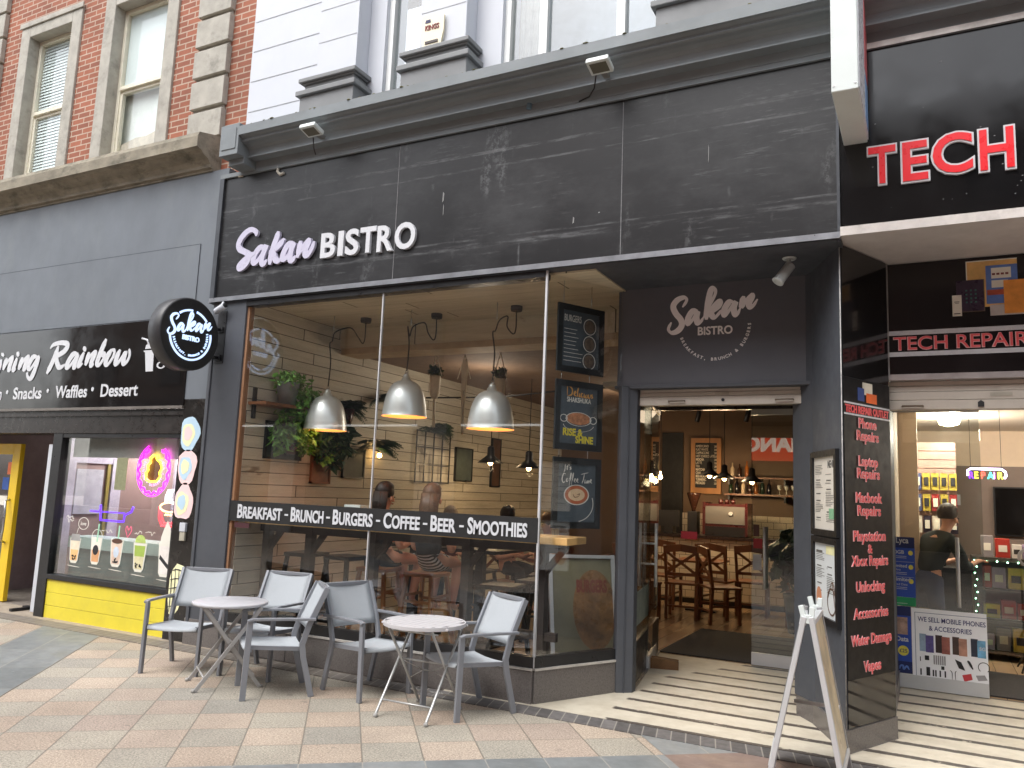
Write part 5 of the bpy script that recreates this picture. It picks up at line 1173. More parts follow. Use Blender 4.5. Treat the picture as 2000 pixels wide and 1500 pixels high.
leaves(MB(), (-1.5, 11.0, .95), (.35, .3, .45), 240, .12, rr).build('foliage', m_darkleaf, thing('bushy_plant', 'dark bushy plant standing behind the closed glass door leaf', 'plant', (-1.5, 11, 0)))
MB().lathe([(.14, .02), (.2, .5)], (-1.5, 11.0, 0), 18).build('plant_pot', m_black, bpy.data.objects['bushy_plant'])
leaves(MB(), (-1.35, 13.0, 1.5), (.2, .2, .35), 120, .1, rr).build('foliage', m_darkleaf, thing('bushy_plant', 'dark plant on the right end of the bar counter', 'plant', (-1.35, 13.2, 1.09)))

# hanging posters on the angled glass
def pposter(lab, z0, z1, fill):
    L = (SP1-SP0).length; o = SP0-sn*.12+sd_*(.25*L); wd = .61*L
    T = thing('hanging_poster', lab, 'poster', o+V((0, 0, z0)), 0, 'framed posters hanging in the corner window')
    quadp = lambda mb, x0, x1, a, b, off, th: mb.prism([(x0, a), (x1, a), (x1, b), (x0, b)], o+sn*off, sd_, Z, sn, th)
    q = MB(); t = .055
    for r_ in ((0, t, z0, z1), (wd-t, wd, z0, z1), (t, wd-t, z0, z0+t), (t, wd-t, z1-t, z1)): quadp(q, *r_, 0, .02)
    q.build('frame', mat('poster frame', (30, 34, 36), .4), T); q = MB(); quadp(q, t, wd-t, z0+t, z1-t, 0, .010); q.build('sheet', mat('chalk grey sheet', (84, 94, 102), .16, var=.3, vs=4), T)
    q = MB()
    for x in (.12*wd, .72*wd): q.tube([o+sd_*x+sn*.005+Z*z1, o+sd_*x+sn*.005+Z*(z1+.07 if z1 < 3 else 3.5)], .004, 5)
    q.build('hook', m_steel, T)
    fill(T, o+sn*.0105, wd, z0, z1)
m_chalk = mat('chalk white print', (226, 226, 220), .5); m_gold = mat('gold print', (216, 160, 84), .5); m_yel = mat('yellow print', (236, 220, 60), .5)
def f1(T, o, wd, z0, z1):
    q = MB().text('BURGERS', .085, o+sd_*.075+Z*(z1-.15), sd_, Z, bold=.0, ext=.001, width=.19)
    for k in range(3):
        c = o+sd_*(wd-.165)+Z*(z1-.17-k*.155); q.ring(c, sd_, Z, sn, .066, .073, .001, 28)
    rr = random.Random(4)
    for k in range(9): quad2(q, o+sd_*.075, sd_, 0, .12+.1*rr.random(), z1-.22-k*.035, z1-.216-k*.035, sn, .001)
    q.build('chalk_print', m_chalk, T); q = MB()
    for k in range(3): q.ell(o+sd_*(wd-.165)+Z*(z1-.17-k*.155), sd_, Z, sn, .058, .058, .0008)
    q.build('burger_picture', mat('burger photo print', (104, 90, 78), .5, var=.5, vs=30), T)
def f2(T, o, wd, z0, z1):
    c = o+sd_*(wd*.5); q = MB().text('SHAKSHUKA', .06, c+Z*(z0+.415), sd_, Z, 'C', ext=.001, bold=.015, width=.27)
    d = c+Z*(z0+.27); q.ring(d, sd_, Z, sn, .135, .145, .0012, 32, e=.42)
    for sg in (-1, 1): q.ring(d+sd_*(sg*.165), sd_, Z, sn, .034, .042, .001, 18, e=.8)
    q.ring(d-Z*.04, sd_, Z, sn, .17, .176, .001, 24, R(190), R(350), e=.4); q.build('chalk_print', m_chalk, T)
    q = MB(); DL = [[(0, .0), (.0, .08), (.02, .085), (.055, .06), (.05, .015), (.01, .0)], [(.075, .02), (.10, .035), (.09, .045), (.078, .02), (.1, .003)], [(.11, .0), (.13, .075), (.118, .05), (.122, .0)], [(.145, .035), (.142, .003), (.155, .008)], [(.185, .035), (.165, .03), (.168, .003), (.185, .006)], [(.2, .035), (.198, .003), (.21, .006)], [(.225, .03), (.215, .004), (.235, .004), (.24, .03)], [(.252, .035), (.25, .003), (.27, .006), (.272, .035)], [(.30, .036), (.285, .025), (.30, .012), (.283, .0)]]
    for st in DL: q.stroke([o+sd_*(.13+x*.95)+Z*(z0+.465+y) for x, y in st], sn, .013, .001, .6)
    q.build('script_print', m_gold, T)
    q = MB().ell(d+Z*.003, sd_, Z, sn, .132, .052, .0009); q.build('food_picture', mat('shakshuka print', (190, 130, 92), .5, var=.5, vs=28), T)
    q = MB().text('RISE &', .085, c+sd_*-.17+Z*(z0+.125), sd_, Z, 'L', bold=.035, ext=.001, width=.22); q.text('SHINE', .085, c+sd_*-.03+Z*(z0+.065), sd_, Z, 'L', bold=.035, ext=.001, width=.20); q.build('lettering', m_yel, T)
def f3(T, o, wd, z0, z1):
    c = o+sd_*(wd*.5); q = MB()
    CT = [[(.04, .175), (.035, .12), (.02, .10)], [(.07, .165), (.065, .125), (.075, .13)], [(.055, .15), (.08, .15)], [(.09, .175), (.087, .16)], [(.12, .15), (.105, .145), (.118, .133), (.10, .125)], [(.05, .08), (.02, .085), (.0, .03), (.02, .0), (.045, .015)], [(.075, .04), (.06, .03), (.065, .01), (.08, .015), (.078, .04)], [(.10, -.03), (.115, .08), (.125, .085), (.11, .02)], [(.095, .04), (.13, .045)], [(.13, -.03), (.145, .08), (.155, .085), (.14, .02)], [(.165, .02), (.185, .03), (.178, .042), (.165, .02), (.185, .005)], [(.20, .02), (.22, .03), (.212, .042), (.2, .02), (.225, .006)], [(.26, .085), (.36, .105)], [(.31, .095), (.295, .04), (.275, .0)], [(.32, .04), (.317, .005), (.33, .01)], [(.345, .03), (.342, .003), (.36, .03), (.357, .003), (.375, .03), (.375, .003)], [(.39, .02), (.41, .03), (.402, .042), (.39, .02), (.415, .006)]]
    for st in CT: q.stroke([o+sd_*(.10+x*.8)+Z*(z0+.385+y*.9) for x, y in st], sn, .0085, .001, .7)
    d = c+Z*(z0+.285); q.ring(d, sd_, Z, sn, .128, .14, .0012, 36, e=.62); q.ring(c+Z*(z0+.21), sd_, Z, sn, .185, .192, .001, 20, R(-80), R(20), e=.8); q.build('chalk_print', m_chalk, T)
    q = MB().ell(d, sd_, Z, sn, .127, .078, .0007); q.build('cup_picture', mat('coffee print', (190, 104, 66), .5, var=.15), T)
    q = MB().ell(d, sd_, Z, sn, .092, .052, .0012); q.build('foam_picture', mat('foam print', (236, 206, 168), .5, var=.15), T)
    q = MB().stroke([d+sd_*-.04+Z*.005, d+sd_*-.02-Z*.02, d+sd_*.02-Z*.012, d+sd_*.035+Z*.01, d+sd_*.005+Z*.0], sn, .008, .0016); q.build('foam_swirl', m_redwood, T)
pposter('uppermost hanging poster headed burgers with three round pictures', 2.70, 3.30, f1); pposter('middle hanging poster of a shakshuka pan with yellow wording', 2.03, 2.63, f2); pposter('lowest hanging poster of a coffee cup in the corner window', 1.365, 1.965, f3)

# folding menu board stored inside the corner window
T = thing('folding_board', 'clear fronted folding board with a round burger poster stored inside the corner window', 'A-board', (-2.72, 6.95, 0))
c = V((-3.0, 6.75, 0)); d = V((.75, .66, 0)).normalized(); n = V((d.y, -d.x, 0)); up = (Z-n*-.0+(-n)*.22).normalized()
q = MB()
for a in (0, .62): q.bar([c+d*a+Z*.02, c+d*a+up*1.12], .035, .03, d)
for h in (.2, 1.10): q.bar([c+up*h, c+d*.62+up*h], .03, .035, up)
q.build('frame', m_alu, T); q = MB()
for a in (.05, .57): q.bar([c+d*a-n*.55+Z*.02, c+d*a+up*1.08-n*.02], .03, .025, d)
q.build('rear_leg', mat('grey leg', (110, 112, 112), .5, metal=.5), T)
q = MB().prism([(.02, .22), (.60, .22), (.60, 1.08), (.02, 1.08)], c, d, up, -n, .006); q.build('poster_sheet', mat('faded green grey sheet', (128, 124, 100), .35, var=.2, vs=3), T)
q = MB().ell(c+d*.42+up*.62+n*.001, d, up, n, .21, .36, .001, 36); q.build('burger_picture', mat('burger poster print', (132, 100, 66), .3, var=.6, vs=7), T)
q = MB().text('BURGERS', .15, c+d*.25+up*.78+n*.003, d, up, 'L', bold=.05, ext=.001, width=.30); q.build('lettering', mat('red poster print', (128, 70, 54), .4), T)
tag(MB().bx(-4.99, -4.80, 6.16, 6.30, 1.30, 1.47).bx(-4.97, -4.9, 6.155, 6.16, 1.31, 1.455).build('card_box', mat('pale card box', (222, 230, 226), .5)), 'pale box standing on the window counter at the glass joint', 'box')
# ------------------------------------------------------------------ terrace furniture
m_frame = mat('silver grey powder coat', (132, 135, 141), .42, metal=.2, var=.05)
m_frame2 = mat('pale grey powder coat', (150, 152, 156), .4, metal=.3, var=.05)
def sling_mat():
    m = Mat('blue grey mesh fabric'); n = m.noise(300, 2, .6, 1, 1, 1)
    o = m.mix(n, lin((150, 156, 161)), lin((176, 181, 185))); o = m.mix(m.math('MULTIPLY', m.step(m.noise(3, 4), .5, .75), .12), o, (.16, .17, .18)); m.base(o); m.set(Roughness=.75)
    w_ = m.n.new('ShaderNodeTexWave'); w_.inputs['Scale'].default_value = 160; w_.inputs['Distortion'].default_value = .5; m.link(m.tc.outputs['Object'], w_.inputs[0]); m.bump(w_.outputs['Fac'], .12, .002); return m.m
m_sling = sling_mat()
def terrace_chair():
    T = thing('terrace_chair', 'x', 'chair', (0, 0, 0)); W2, D2 = .245, .25
    for sx in (-1, 1):
        MB().bar([(sx*W2, -D2-.005, 0), (sx*W2, -D2+.01, .585)], .026, .044).build('leg', m_frame, T, True, .003)
        MB().bar([(sx*(W2-.012), D2+.01, 0), (sx*(W2-.012), D2-.07, .30), (sx*(W2-.012), D2-.085, .40), (sx*(W2-.012), D2-.04, .55), (sx*(W2-.012), D2+.085, .83)], .026, .044).build('leg', m_frame, T, True, .003)
        MB().bar([(sx*(W2+.008), -D2-.012, .588), (sx*(W2+.008), -D2+.03, .600), (sx*(W2+.014), .05, .598), (sx*(W2+.014), D2+.005, .592)], .040, .020).build('armrest', m_frame, T, True, .004)
    q = MB()
    for sx in (-1, 1): q.bar([(sx*(W2-.035), -D2+.0, .388), (sx*(W2-.035), 0, .372), (sx*(W2-.035), D2-.07, .362)], .022, .03)
    q.bar([(-W2+.012, -D2+.03, .366), (W2-.012, -D2+.03, .366)], .02, .026, (0, 1, 0)); q.bar([(-W2+.02, D2-.075, .352), (W2-.02, D2-.075, .352)], .02, .026, (0, 1, 0))
    q.build('seat_rail', m_frame, T, True)
    MB().bar([(-W2+.03, D2+.088, .822), (W2-.03, D2+.088, .822)], .018, .03, (0, 1, 0)).build('back_rail', m_frame, T, True, .003)
    def sheet(rows, w_, sag, th):
        q = MB(); nx = 8; k = len(rows)
        for s_ in (0, 1):
            for (y, z) in rows:
                for i in range(nx+1):
                    t = i/nx*2-1; q.v.append(V((t*w_, y+(sag[0]*(1-t*t)), z+sag[1]*(1-t*t)-s_*th*(1 if sag[1] else 0))) if sag[1] else V((t*w_, y+sag[0]*(1-t*t)+s_*th, z)))
        n1 = (nx+1)*k
        for s_ in (0, 1):
            for j in range(k-1):
                for i in range(nx):
                    a = s_*n1+j*(nx+1)+i; f_ = (a, a+1, a+nx+2, a+nx+1); q.f.append(f_ if s_ else f_[::-1]); q.sm.append(True)
        for j in range(k-1):
            for i in (0, nx):
                a = j*(nx+1)+i; q.f.append((a, a+nx+1, a+nx+1+n1, a+n1)); q.sm.append(False)
        for j in (0, k-1):
            for i in range(nx):
                a = j*(nx+1)+i; q.f.append((a, a+1, a+1+n1, a+n1)); q.sm.append(False)
        return q
    sheet([(-D2-.02, .378), (-D2-.012, .396), (-D2+.03, .402), (-.1, .392), (.05, .383), (.18, .380)], W2-.026, (0, -.014), .006).build('seat', m_sling, T, True)
    b0 = [(D2-.055, .50), (D2-.035, .55), (D2+.02, .675), (D2+.07, .79), (D2+.082, .823), (D2+.094, .838)]
    sheet([(y-.004, z) for y, z in b0], W2-.027, (.016, 0), .007).build('backrest', m_sling, T, True)
    return T
def ang(fx, fy): return math.atan2(fx, -fy)
GCH = 'grey mesh terrace chairs'
tc0 = terrace_chair()
for i, (x, y, fx, fy, lab) in enumerate(((-5.865, 5.18, .2, -.48, 'grey mesh armchair nearest the yellow stall riser, left of the plain table'), (-5.22, 5.47, .085, -.525, 'grey mesh armchair against the granite base behind the plain round table'), (-4.69, 5.06, -.64, -.768, 'grey mesh armchair seen from its side, facing the plain round table'), (-4.105, 5.485, .46, -.13, 'grey mesh armchair facing right, left of the slatted round table'), (-3.15, 5.51, -.23, -.455, 'grey mesh armchair right of the slatted table by the window corner'))):
    if i == 0: tc0.location = (x, y, 0); tc0.rotation_euler = (0, 0, ang(fx, fy)); tc0['label'] = lab; tc0['group'] = GCH
    else: dup(tc0, (x, y, 0), ang(fx, fy), lab, GCH)
def bistro_table(lab, x, y, rz, top_r, slat, legw, m_leg, m_top, halfw, halfd, ztop):
    T = thing('bistro_table', lab, 'table', (x, y, 0), rz, 'round folding terrace tables')
    if slat:
        q = MB(); q.ring((0, 0, ztop-.028), X, Y_, Z, top_r-.012, top_r, .028, 56)
        for k in range(-5, 6):
            xx = k*.0535; hl = math.sqrt(max(0, (top_r-.012)**2-(abs(xx)+.02)**2)); q.bx(xx-.0245, xx+.0245, -hl, hl, ztop-.012, ztop-.001)
        q.bx(-top_r+.02, top_r-.02, -.15, -.13, ztop-.026, ztop-.012); q.bx(-top_r+.02, top_r-.02, .13, .15, ztop-.026, ztop-.012); q.build('tabletop', m_top, T, True, .002)
    else: MB().lathe([(top_r-.012, ztop-.026), (top_r, ztop-.022), (top_r, ztop-.004), (top_r-.005, ztop), (.01, ztop+.0)], (0, 0, 0), 60).build('tabletop', m_top, T, True)
    for sx in (-1, 1):
        xa = sx*halfw; xi = sx*(halfw-.028)
        if legw < .02:
            MB().tube([(xa, -halfd-.015, .006), (xa, -halfd, .03), (xa, halfd*.78, ztop-.035)], .0105, 8).build('leg', m_leg, T, True); MB().tube([(xi, halfd+.015, .006), (xi, halfd, .03), (xi, -halfd*.78, ztop-.035)], .0105, 8).build('leg', m_leg, T, True)
        else:
            MB().bar([(xa, -halfd, .005), (xa, halfd*.86, ztop-.03)], .016, legw).build('leg', m_leg, T, True, .002); MB().bar([(xi, halfd, .005), (xi, -halfd*.86, ztop-.03)], .016, legw).build('leg', m_leg, T, True, .002)
    q = MB(); yl = lambda t, s_: s_*(-halfd+t*(halfd*1.8))
    q.tube([(-halfw, yl(.13, 1), .11), (halfw, yl(.13, 1), .11)], .007, 6); q.tube([(-halfw, yl(.13, -1), .11), (halfw, yl(.13, -1), .11)], .007, 6)
    q.tube([(-halfw, .0, ztop*.56), (halfw, .0, ztop*.56)], .007, 6)
    q.tube([(-halfw, halfd*.62, ztop-.06), (halfw, halfd*.62, ztop-.06)], .007, 6); q.tube([(-halfw, -halfd*.62, ztop-.06), (halfw, -halfd*.62, ztop-.06)], .007, 6)
    if slat:
        for a, b in (((-halfw, .0, ztop*.56), (-.04, .08, ztop*.44)), ((halfw, .0, ztop*.56), (.04, .08, ztop*.44)), ((-.04, .08, ztop*.44), (-halfw, .17, ztop*.3)), ((.04, .08, ztop*.44), (halfw, .17, ztop*.3)), ((-.04, .08, ztop*.44), (.04, .08, ztop*.44))): q.tube([a, b], .004, 5)
    q.build('brace', m_leg, T, True)
    q = MB()
    for sx in (-1, 1):
        q.lathe([(.012, 0), (.018, .004), (.016, .02), (.010, .026)], (sx*halfw, -halfd-.01, .0), 10); q.lathe([(.012, 0), (.018, .004), (.016, .02), (.010, .026)], (sx*(halfw-.028), halfd+.01, .0), 10)
    q.build('foot_cap', mat('grey plastic', (150, 148, 144), .5), T, True); return T
bistro_table('plain round grey folding table with flat crossed legs', -5.16, 4.99, math.atan2(.39, .27)-math.pi/2, .30, False, .03, mat('dull grey metal', (162, 160, 158), .45, metal=.2, var=.08), mat('dull pale grey tabletop', (176, 176, 180), .4, var=.06), .205, .25, .665)
bistro_table('round white slatted folding table with thin crossed rod legs', -3.39, 5.22, .02, .31, True, .015, mat('silver rod', (170, 170, 168), .4, metal=.6), mat('off white slats', (186, 184, 186), .45, var=.04), .215, .255, .665)

# A-board in the foreground
T = thing('folding_board', 'silver A-board standing on the setts beside the wedge pillar', 'A-board', (-.7, 5.4, 0))
wd = V((-.03, 1, 0)).normalized(); ox = V((1, .03, 0)).normalized()
for sg, b0, t0 in ((-1, V((-.885, 5.10, 0)), V((-.665, 5.08, 1.0))), (1, V((-.46, 5.14, 0)), V((-.628, 5.08, 1.0)))):
    wd = V((-.115, 1, 0)).normalized() if sg < 0 else V((-.03, 1, 0)).normalized(); k = .53; upv = (t0-b0).normalized(); nn = (wd.cross(upv)*sg).normalized(); nn = -nn if nn.x*sg < 0 else nn
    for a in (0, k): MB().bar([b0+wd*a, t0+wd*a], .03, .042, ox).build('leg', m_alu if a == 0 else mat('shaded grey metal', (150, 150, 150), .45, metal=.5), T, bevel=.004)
    q = MB()
    for h in (.14, .985): q.bar([b0+upv*h, b0+wd*k+upv*h], .028, .04, upv)
    q.build('cross_rail', m_alu, T, bevel=.003)
    MB().prism([(.015, .16), (k-.015, .16), (k-.015, .97), (.015, .97)], b0-nn*.0, wd, upv, nn, .008).build('poster_sheet', mat('faded tan poster', (198, 182, 150), .35, var=.35, vs=5) if sg == 1 else mat('grey backing sheet', (120, 118, 112), .4, var=.2), T)
q = MB()
for a in (0, .53): q.bar([V((-.665, 5.08, .985))+wd*a, V((-.628, 5.08, .985))+wd*a], .03, .05, wd); q.bar([V((-.668, 5.08, .99))+wd*a, V((-.70+.015, 5.08, 1.06))+wd*a], .022, .03, wd); q.bar([V((-.626, 5.08, .99))+wd*a, V((-.622, 5.08, 1.055))+wd*a], .022, .03, wd)
q.build('hinge', m_whitemetal, T, bevel=.003)
MB().bar([V((-.80, 5.60, .40)), V((-.53, 5.60, .40))], .014, .022, wd).build('stay_bar', mat('white stay', (214, 216, 220), .4), T)

# ------------------------------------------------------------------ dessert shop stickers, neon, drinks
yk = 5.928
T = thing('ice_cream_sticker', 'tall ice cream decal of three pastel scoops and a waffle cone on the black pilaster', 'sticker', (-6.9, yk, 1.2))
past = {'b': mat('pastel blue', (184, 212, 230), .5, var=.04), 'p': mat('pastel pink', (240, 208, 208), .5, var=.04), 'y': mat('pastel yellow', (236, 234, 190), .5, var=.04), 'w': m_paper}
def blob(mb, cx, cz, rx, rz, off, seed, cut=None):
    r_ = random.Random(seed); k = 22; ph = [r_.uniform(0, 6.28) for _ in range(3)]
    P = []
    for i in range(k):
        t = 6.2832*i/k; w_ = 1+.07*math.sin(3*t+ph[0])+.05*math.sin(5*t+ph[1])
        x = cx+rx*w_*math.cos(t); P.append((max(x, cut) if cut else x, cz+rz*w_*math.sin(t)))
    mb.prism(P, (0, yk-off, 0), X, Z, FRONT, .0012); return mb
CUT = -7.055
for cz, cols in ((2.13, 'bpyp'), (1.78, 'pyby'), (1.41, 'pyyb')):
    S_ = blob(MB(), -6.925, cz, .145, .185, 0, int(cz*100), CUT).build('scoop', past[cols[0]] if cz != 1.41 else past['p'], T)
    blob(MB(), -6.945, cz-.01, .095, .12, .0015, int(cz*77), CUT).build('swirl', past[cols[2]], S_); blob(MB(), -6.95, cz+.0, .06, .075, .003, int(cz*55), CUT).build('swirl', past[cols[3]], S_)
q = MB().prism([(-7.0, .70), (-6.93, .78), (-6.83, .76), (-6.795, .62), (-6.80, .48), (-6.86, .32), (-6.93, .25), (-6.99, .27), (-7.02, .4), (-7.02, .62)], (0, yk, 0), X, Z, FRONT, .0015); S_ = q.build('cone', mat('pale waffle yellow', (240, 236, 190), .5), T)
q = MB()
for k in range(5): q.stroke([(-7.015, yk-.002, .34+k*.09), (-6.91, yk-.002, .36+k*.09), (-6.81, yk-.002, .42+k*.07)], FRONT, .011, .001, .9); 
for k in range(4): q.stroke([(-7.0+k*.055, yk-.0035, .74-.01*k), (-6.985+k*.05, yk-.0035, .52), (-6.985+k*.025, yk-.0035, .29)], FRONT, .011, .001, .9)
q.build('waffle_line', m_ink, S_)
T = thing('wall_switch', 'small white switch box over a grey box on the black pilaster', 'switch box', (-6.87, 5.92, 1.1)); MB().bx(-6.92, -6.835, 5.90, 5.93, 1.11, 1.20).build('box', m_white, T, bevel=.004); MB().bx(-6.915, -6.84, 5.905, 5.93, 1.015, 1.105).build('lower_box', mat('beige plastic', (170, 166, 150), .5), T, bevel=.004)
# neon signs
T = thing('neon_sign', 'round magenta neon sign with a yellow cupcake outline in the dessert shop window', 'neon sign', (-7.62, 6.08, 1.75)); c = V((-7.61, 6.07, 1.735)); nm_ = emit('magenta neon', (255, 30, 230), 2.6, (200, 30, 180)); ny = emit('yellow neon', (255, 220, 40), 5, (230, 200, 60))
q = MB(); P = [c+X*((.235+.014*math.cos(t*16))*math.cos(t))+Z*((.255+.014*math.cos(t*16))*math.sin(t)) for t in [R(62-305*i/150) for i in range(151)]][::-1]; q.tube(P, .011, 6); P = [c+X*(.268*math.cos(t))+Z*(.29*math.sin(t)) for t in [R(115+300*i/70) for i in range(71)]]; q.tube(P, .005, 6)
q.build('wavy_ring', nm_, T)
q = MB(); YP = [(-.02, .16), (.03, .155), (.04, .12), (.10, .09), (.135, .02), (.10, -.03), (.12, -.07), (.07, -.125), (-.05, -.13), (-.11, -.10), (-.12, -.04), (-.09, .0), (-.10, .05), (-.06, .09), (-.07, .13), (-.02, .16)]; q.tube([c+X*x+Z*z for x, z in YP], .011, 6); q.build('cupcake_outline', ny, T)
MB().prism([(x*.9, z*.9) for x, z in YP[:-1]], c+Y_*.012, X, Z, FRONT, .002).build('backing', mat('brown backing', (120, 72, 46), .4), T)
q = MB(); q.arc_text('SHINING • DESSERT • LAB', .04, c, X, Z, .165, R(150), R(390), .0, .002); q.build('lettering', emit('pink letters', (255, 150, 220), 1.2), T)
T = thing('neon_sign', 'red neon noodle bowl sign with white steam in the dessert shop window', 'neon sign', (-7.33, 6.08, 1.3)); c = V((-7.29, 6.06, 1.28)); nr_ = emit('red neon', (255, 40, 50), 3.5, (220, 40, 40)); nw_ = emit('white neon', (235, 245, 255), 4)
q = MB(); q.tube([c+X*x+Z*z for x, z in ((-.15, .06), (-.14, -.06), (-.09, -.14), (.09, -.14), (.13, -.06), (.15, .06))], .011, 6); q.tube([c+X*x+Z*z for x, z in ((-.12, .03), (-.105, -.05), (-.06, -.11), (.06, -.11), (.10, -.05), (.12, .03))], .009, 6); q.build('bowl', nr_, T)
q = MB(); q.tube([c+X*(.145*math.cos(6.2832*i/24))+Z*(.06+.05*math.sin(6.2832*i/24)) for i in range(25)], .009, 6); q.tube([c+X*(-.06+i*.012)+Z*(-.03+.02*(i % 2)) for i in range(10)], .005, 5); q.build('rim', emit('orange neon', (255, 190, 120), 3), T)
q = MB(); q.tube([c+X*x+Z*z for x, z in ((-.05, .10), (-.06, .17), (-.03, .24), (.02, .25), (.0, .17), (.02, .11))], .014, 6); q.tube([c+X*x+Z*z for x, z in ((.06, .10), (.12, .16), (.16, .18))], .014, 6); q.build('steam', nw_, T)
T = thing('neon_sign', 'violet neon line sign glowing inside the dessert shop', 'neon sign', (-8.9, 6.6, 1.25)); c = V((-8.78, 6.42, 1.22)); q = MB(); q.tube([c+X*x+Z*z for x, z in ((-.32, .0), (-.15, .0), (-.14, .08), (-.12, -.10), (.3, -.10), (.31, -.02), (.42, .02), (.45, .08))], .012, 6); q.tube([c+X*x+Z*z for x, z in ((-.15, .0), (.3, .0))], .008, 6); q.build('tube', emit('violet neon', (90, 40, 255), 1.6, (80, 50, 200)), T)
# drink stickers
yd = 5.998
def drink(lab, cx, cz, h, w_, kind):
    T = thing('drink_sticker', lab, 'sticker', (cx, yd, cz), 0, 'drink decals on the dessert shop window')
    b, t = cz-h/2, cz+h/2
    cup = lambda s_, z0, z1: [(cx-w_*s_*(.36+.14*(z0-b)/h), z0), (cx+w_*s_*(.36+.14*(z0-b)/h), z0), (cx+w_*s_*(.36+.14*(z1-b)/h), z1), (cx-w_*s_*(.36+.14*(z1-b)/h), z1)]
    def pr_(nm, poly_, off, mm): MB().prism(poly_, (0, yd-off, 0), X, Z, FRONT, .001).build(nm, mm, T)
    P = cup(1.14, b+.015, t); pr_('outline', [(cx-w_*.26, b-.02), (cx+w_*.26, b-.02)]+P[1:]+[P[0]], 0, m_paper)
    mm = {'a': ((236, 190, 130), (226, 214, 190)), 'b': ((214, 160, 112), (236, 228, 214)), 'c': ((214, 190, 170), (226, 204, 186)), 'd': ((160, 184, 84), (214, 206, 166)), 'e': ((226, 220, 214), (232, 226, 220))}[kind]
    pr_('drink', cup(.94, b+.01, b+h*.5), .0012, mat('drink lower '+kind, mm[0] if kind in 'abc' else mm[1], .4, var=.1, vs=20)); pr_('drink_top', cup(.94, b+h*.5, t-.03), .0013, mat('drink upper '+kind, mm[1] if kind in 'abc' else mm[0], .4, var=.1, vs=20))
    if kind == 'a': pr_('lid', [(cx-w_*.5, t-.03), (cx+w_*.5, t-.03), (cx+w_*.42, t+.045), (cx-w_*.42, t+.045)], .0014, mat('clear lid print', (160, 160, 158), .4))
    if kind in 'bc': pr_('straw', [(cx-.0, t-.05), (cx+.022, t-.05), (cx+.03, t+.15), (cx+.008, t+.15)], .0026, mat('mint straw', (160, 210, 180), .5)); 
    if kind == 'b': MB().ring((cx, yd-.001, t), X, Z, FRONT, w_*.50, w_*.54, .001, 24, 0, math.pi).build('dome', m_paper, T); MB().ell((cx, yd-.003, cz), X, Z, FRONT, .048, .055, .001).build('badge', m_ink, T)
    if kind == 'c': MB().ell((cx, yd-.003, t-.02), X, Z, FRONT, w_*.46, .028, .001).build('chocolate_top', mat('chocolate print', (92, 62, 46), .5), T); MB().ell((cx, yd-.003, cz), X, Z, FRONT, .045, .06, .001).build('badge', mat('pale blue badge', (200, 212, 226), .5), T)
    if kind == 'd': MB().ell((cx, yd-.0028, t-.0), X, Z, FRONT, w_*.44, .085, .001, 20, 0, math.pi).build('cream_top', mat('matcha cream', (182, 204, 112), .5, var=.2, vs=25), T)
    if kind in 'acd':
        q = MB(); r_ = random.Random(ord(kind))
        for k in range(9): q.ell((cx-w_*.26+r_.random()*w_*.5, yd-.0034, b+.02+.05*r_.random()), X, Z, FRONT, .011, .011, .0008, 8)
        q.build('pearls', m_ink, T)
    if kind == 'e': MB().prism([(cx-w_*.46, t-.03), (cx+w_*.46, t-.03), (cx+w_*.40, t+.08), (cx+.05, t+.16), (cx, t+.24), (cx-.05, t+.14), (cx-w_*.42, t+.06)], (0, yd-.0026, 0), X, Z, FRONT, .001).build('soft_ice', m_paper, T); q = MB(); q.prism([(-.08, .0), (.06, -.10), (.07, -.06), (-.07, .04)], (cx, yd-.0032, cz), X, Z, FRONT, .001); q.build('dark_strip', m_ink, T)
    q = MB().stroke([(cx-.1, yd-.001, b-.05), (cx, yd-.001, b-.055), (cx+.12, yd-.001, b-.06)], FRONT, .008, .001, .9); q.build('underline', m_paper, T)
for lab, cx, cz, h, w_, kd in (('small orange bubble tea decal, leftmost of the five drinks', -8.71, .80, .26, .17, 'a'), ('brown milk tea decal with a round black badge and mint straw', -8.34, .82, .28, .17, 'b'), ('chocolate topped milk tea decal in the middle of the five drinks', -7.99, .82, .28, .19, 'c'), ('green matcha drink decal with black pearls', -7.61, .80, .29, .19, 'd'), ('white soft ice cream cup decal next to the waffle cone', -7.21, .80, .33, .19, 'e')): drink(lab, cx, cz, h, w_, kd)
T = thing('window_doodle', 'white chalk pen doodles, speech bubble and pink heart on the dessert shop window', 'drawing', (-8, yd, 1.1)); q = MB()
q.ring((-8.60, yd-.0005, 1.10), X, Z, FRONT, .085, .093, .001, 24, e=.75); q.stroke([(-8.68, yd, 1.05), (-8.70, yd, .98)], FRONT, .007, .001); q.text('love', .06, (-8.6, yd-.001, 1.08), align='C', ext=.0005)
def scrib(x, z, w_, seed):
    r_ = random.Random(seed); q.stroke([(x+i*w_/9, yd, z+r_.uniform(-.018, .022)) for i in range(10)], FRONT, .007, .001, .8)
scrib(-8.92, 1.16, .14, 1); scrib(-8.90, 1.12, .12, 2); scrib(-8.28, 1.04, .2, 3); scrib(-7.72, 1.05, .12, 4); scrib(-7.55, 1.05, .16, 5); q.build('white_pen', m_paper, T)
q = MB().stroke([(-7.83, yd, .99), (-7.87, yd, 1.07), (-7.85, yd, 1.11), (-7.82, yd, 1.07), (-7.79, yd, 1.11), (-7.775, yd, 1.06), (-7.83, yd, .985)], FRONT, .012, .001, .9); q.build('pink_heart', mat('pink pen', (240, 110, 140), .5), T)

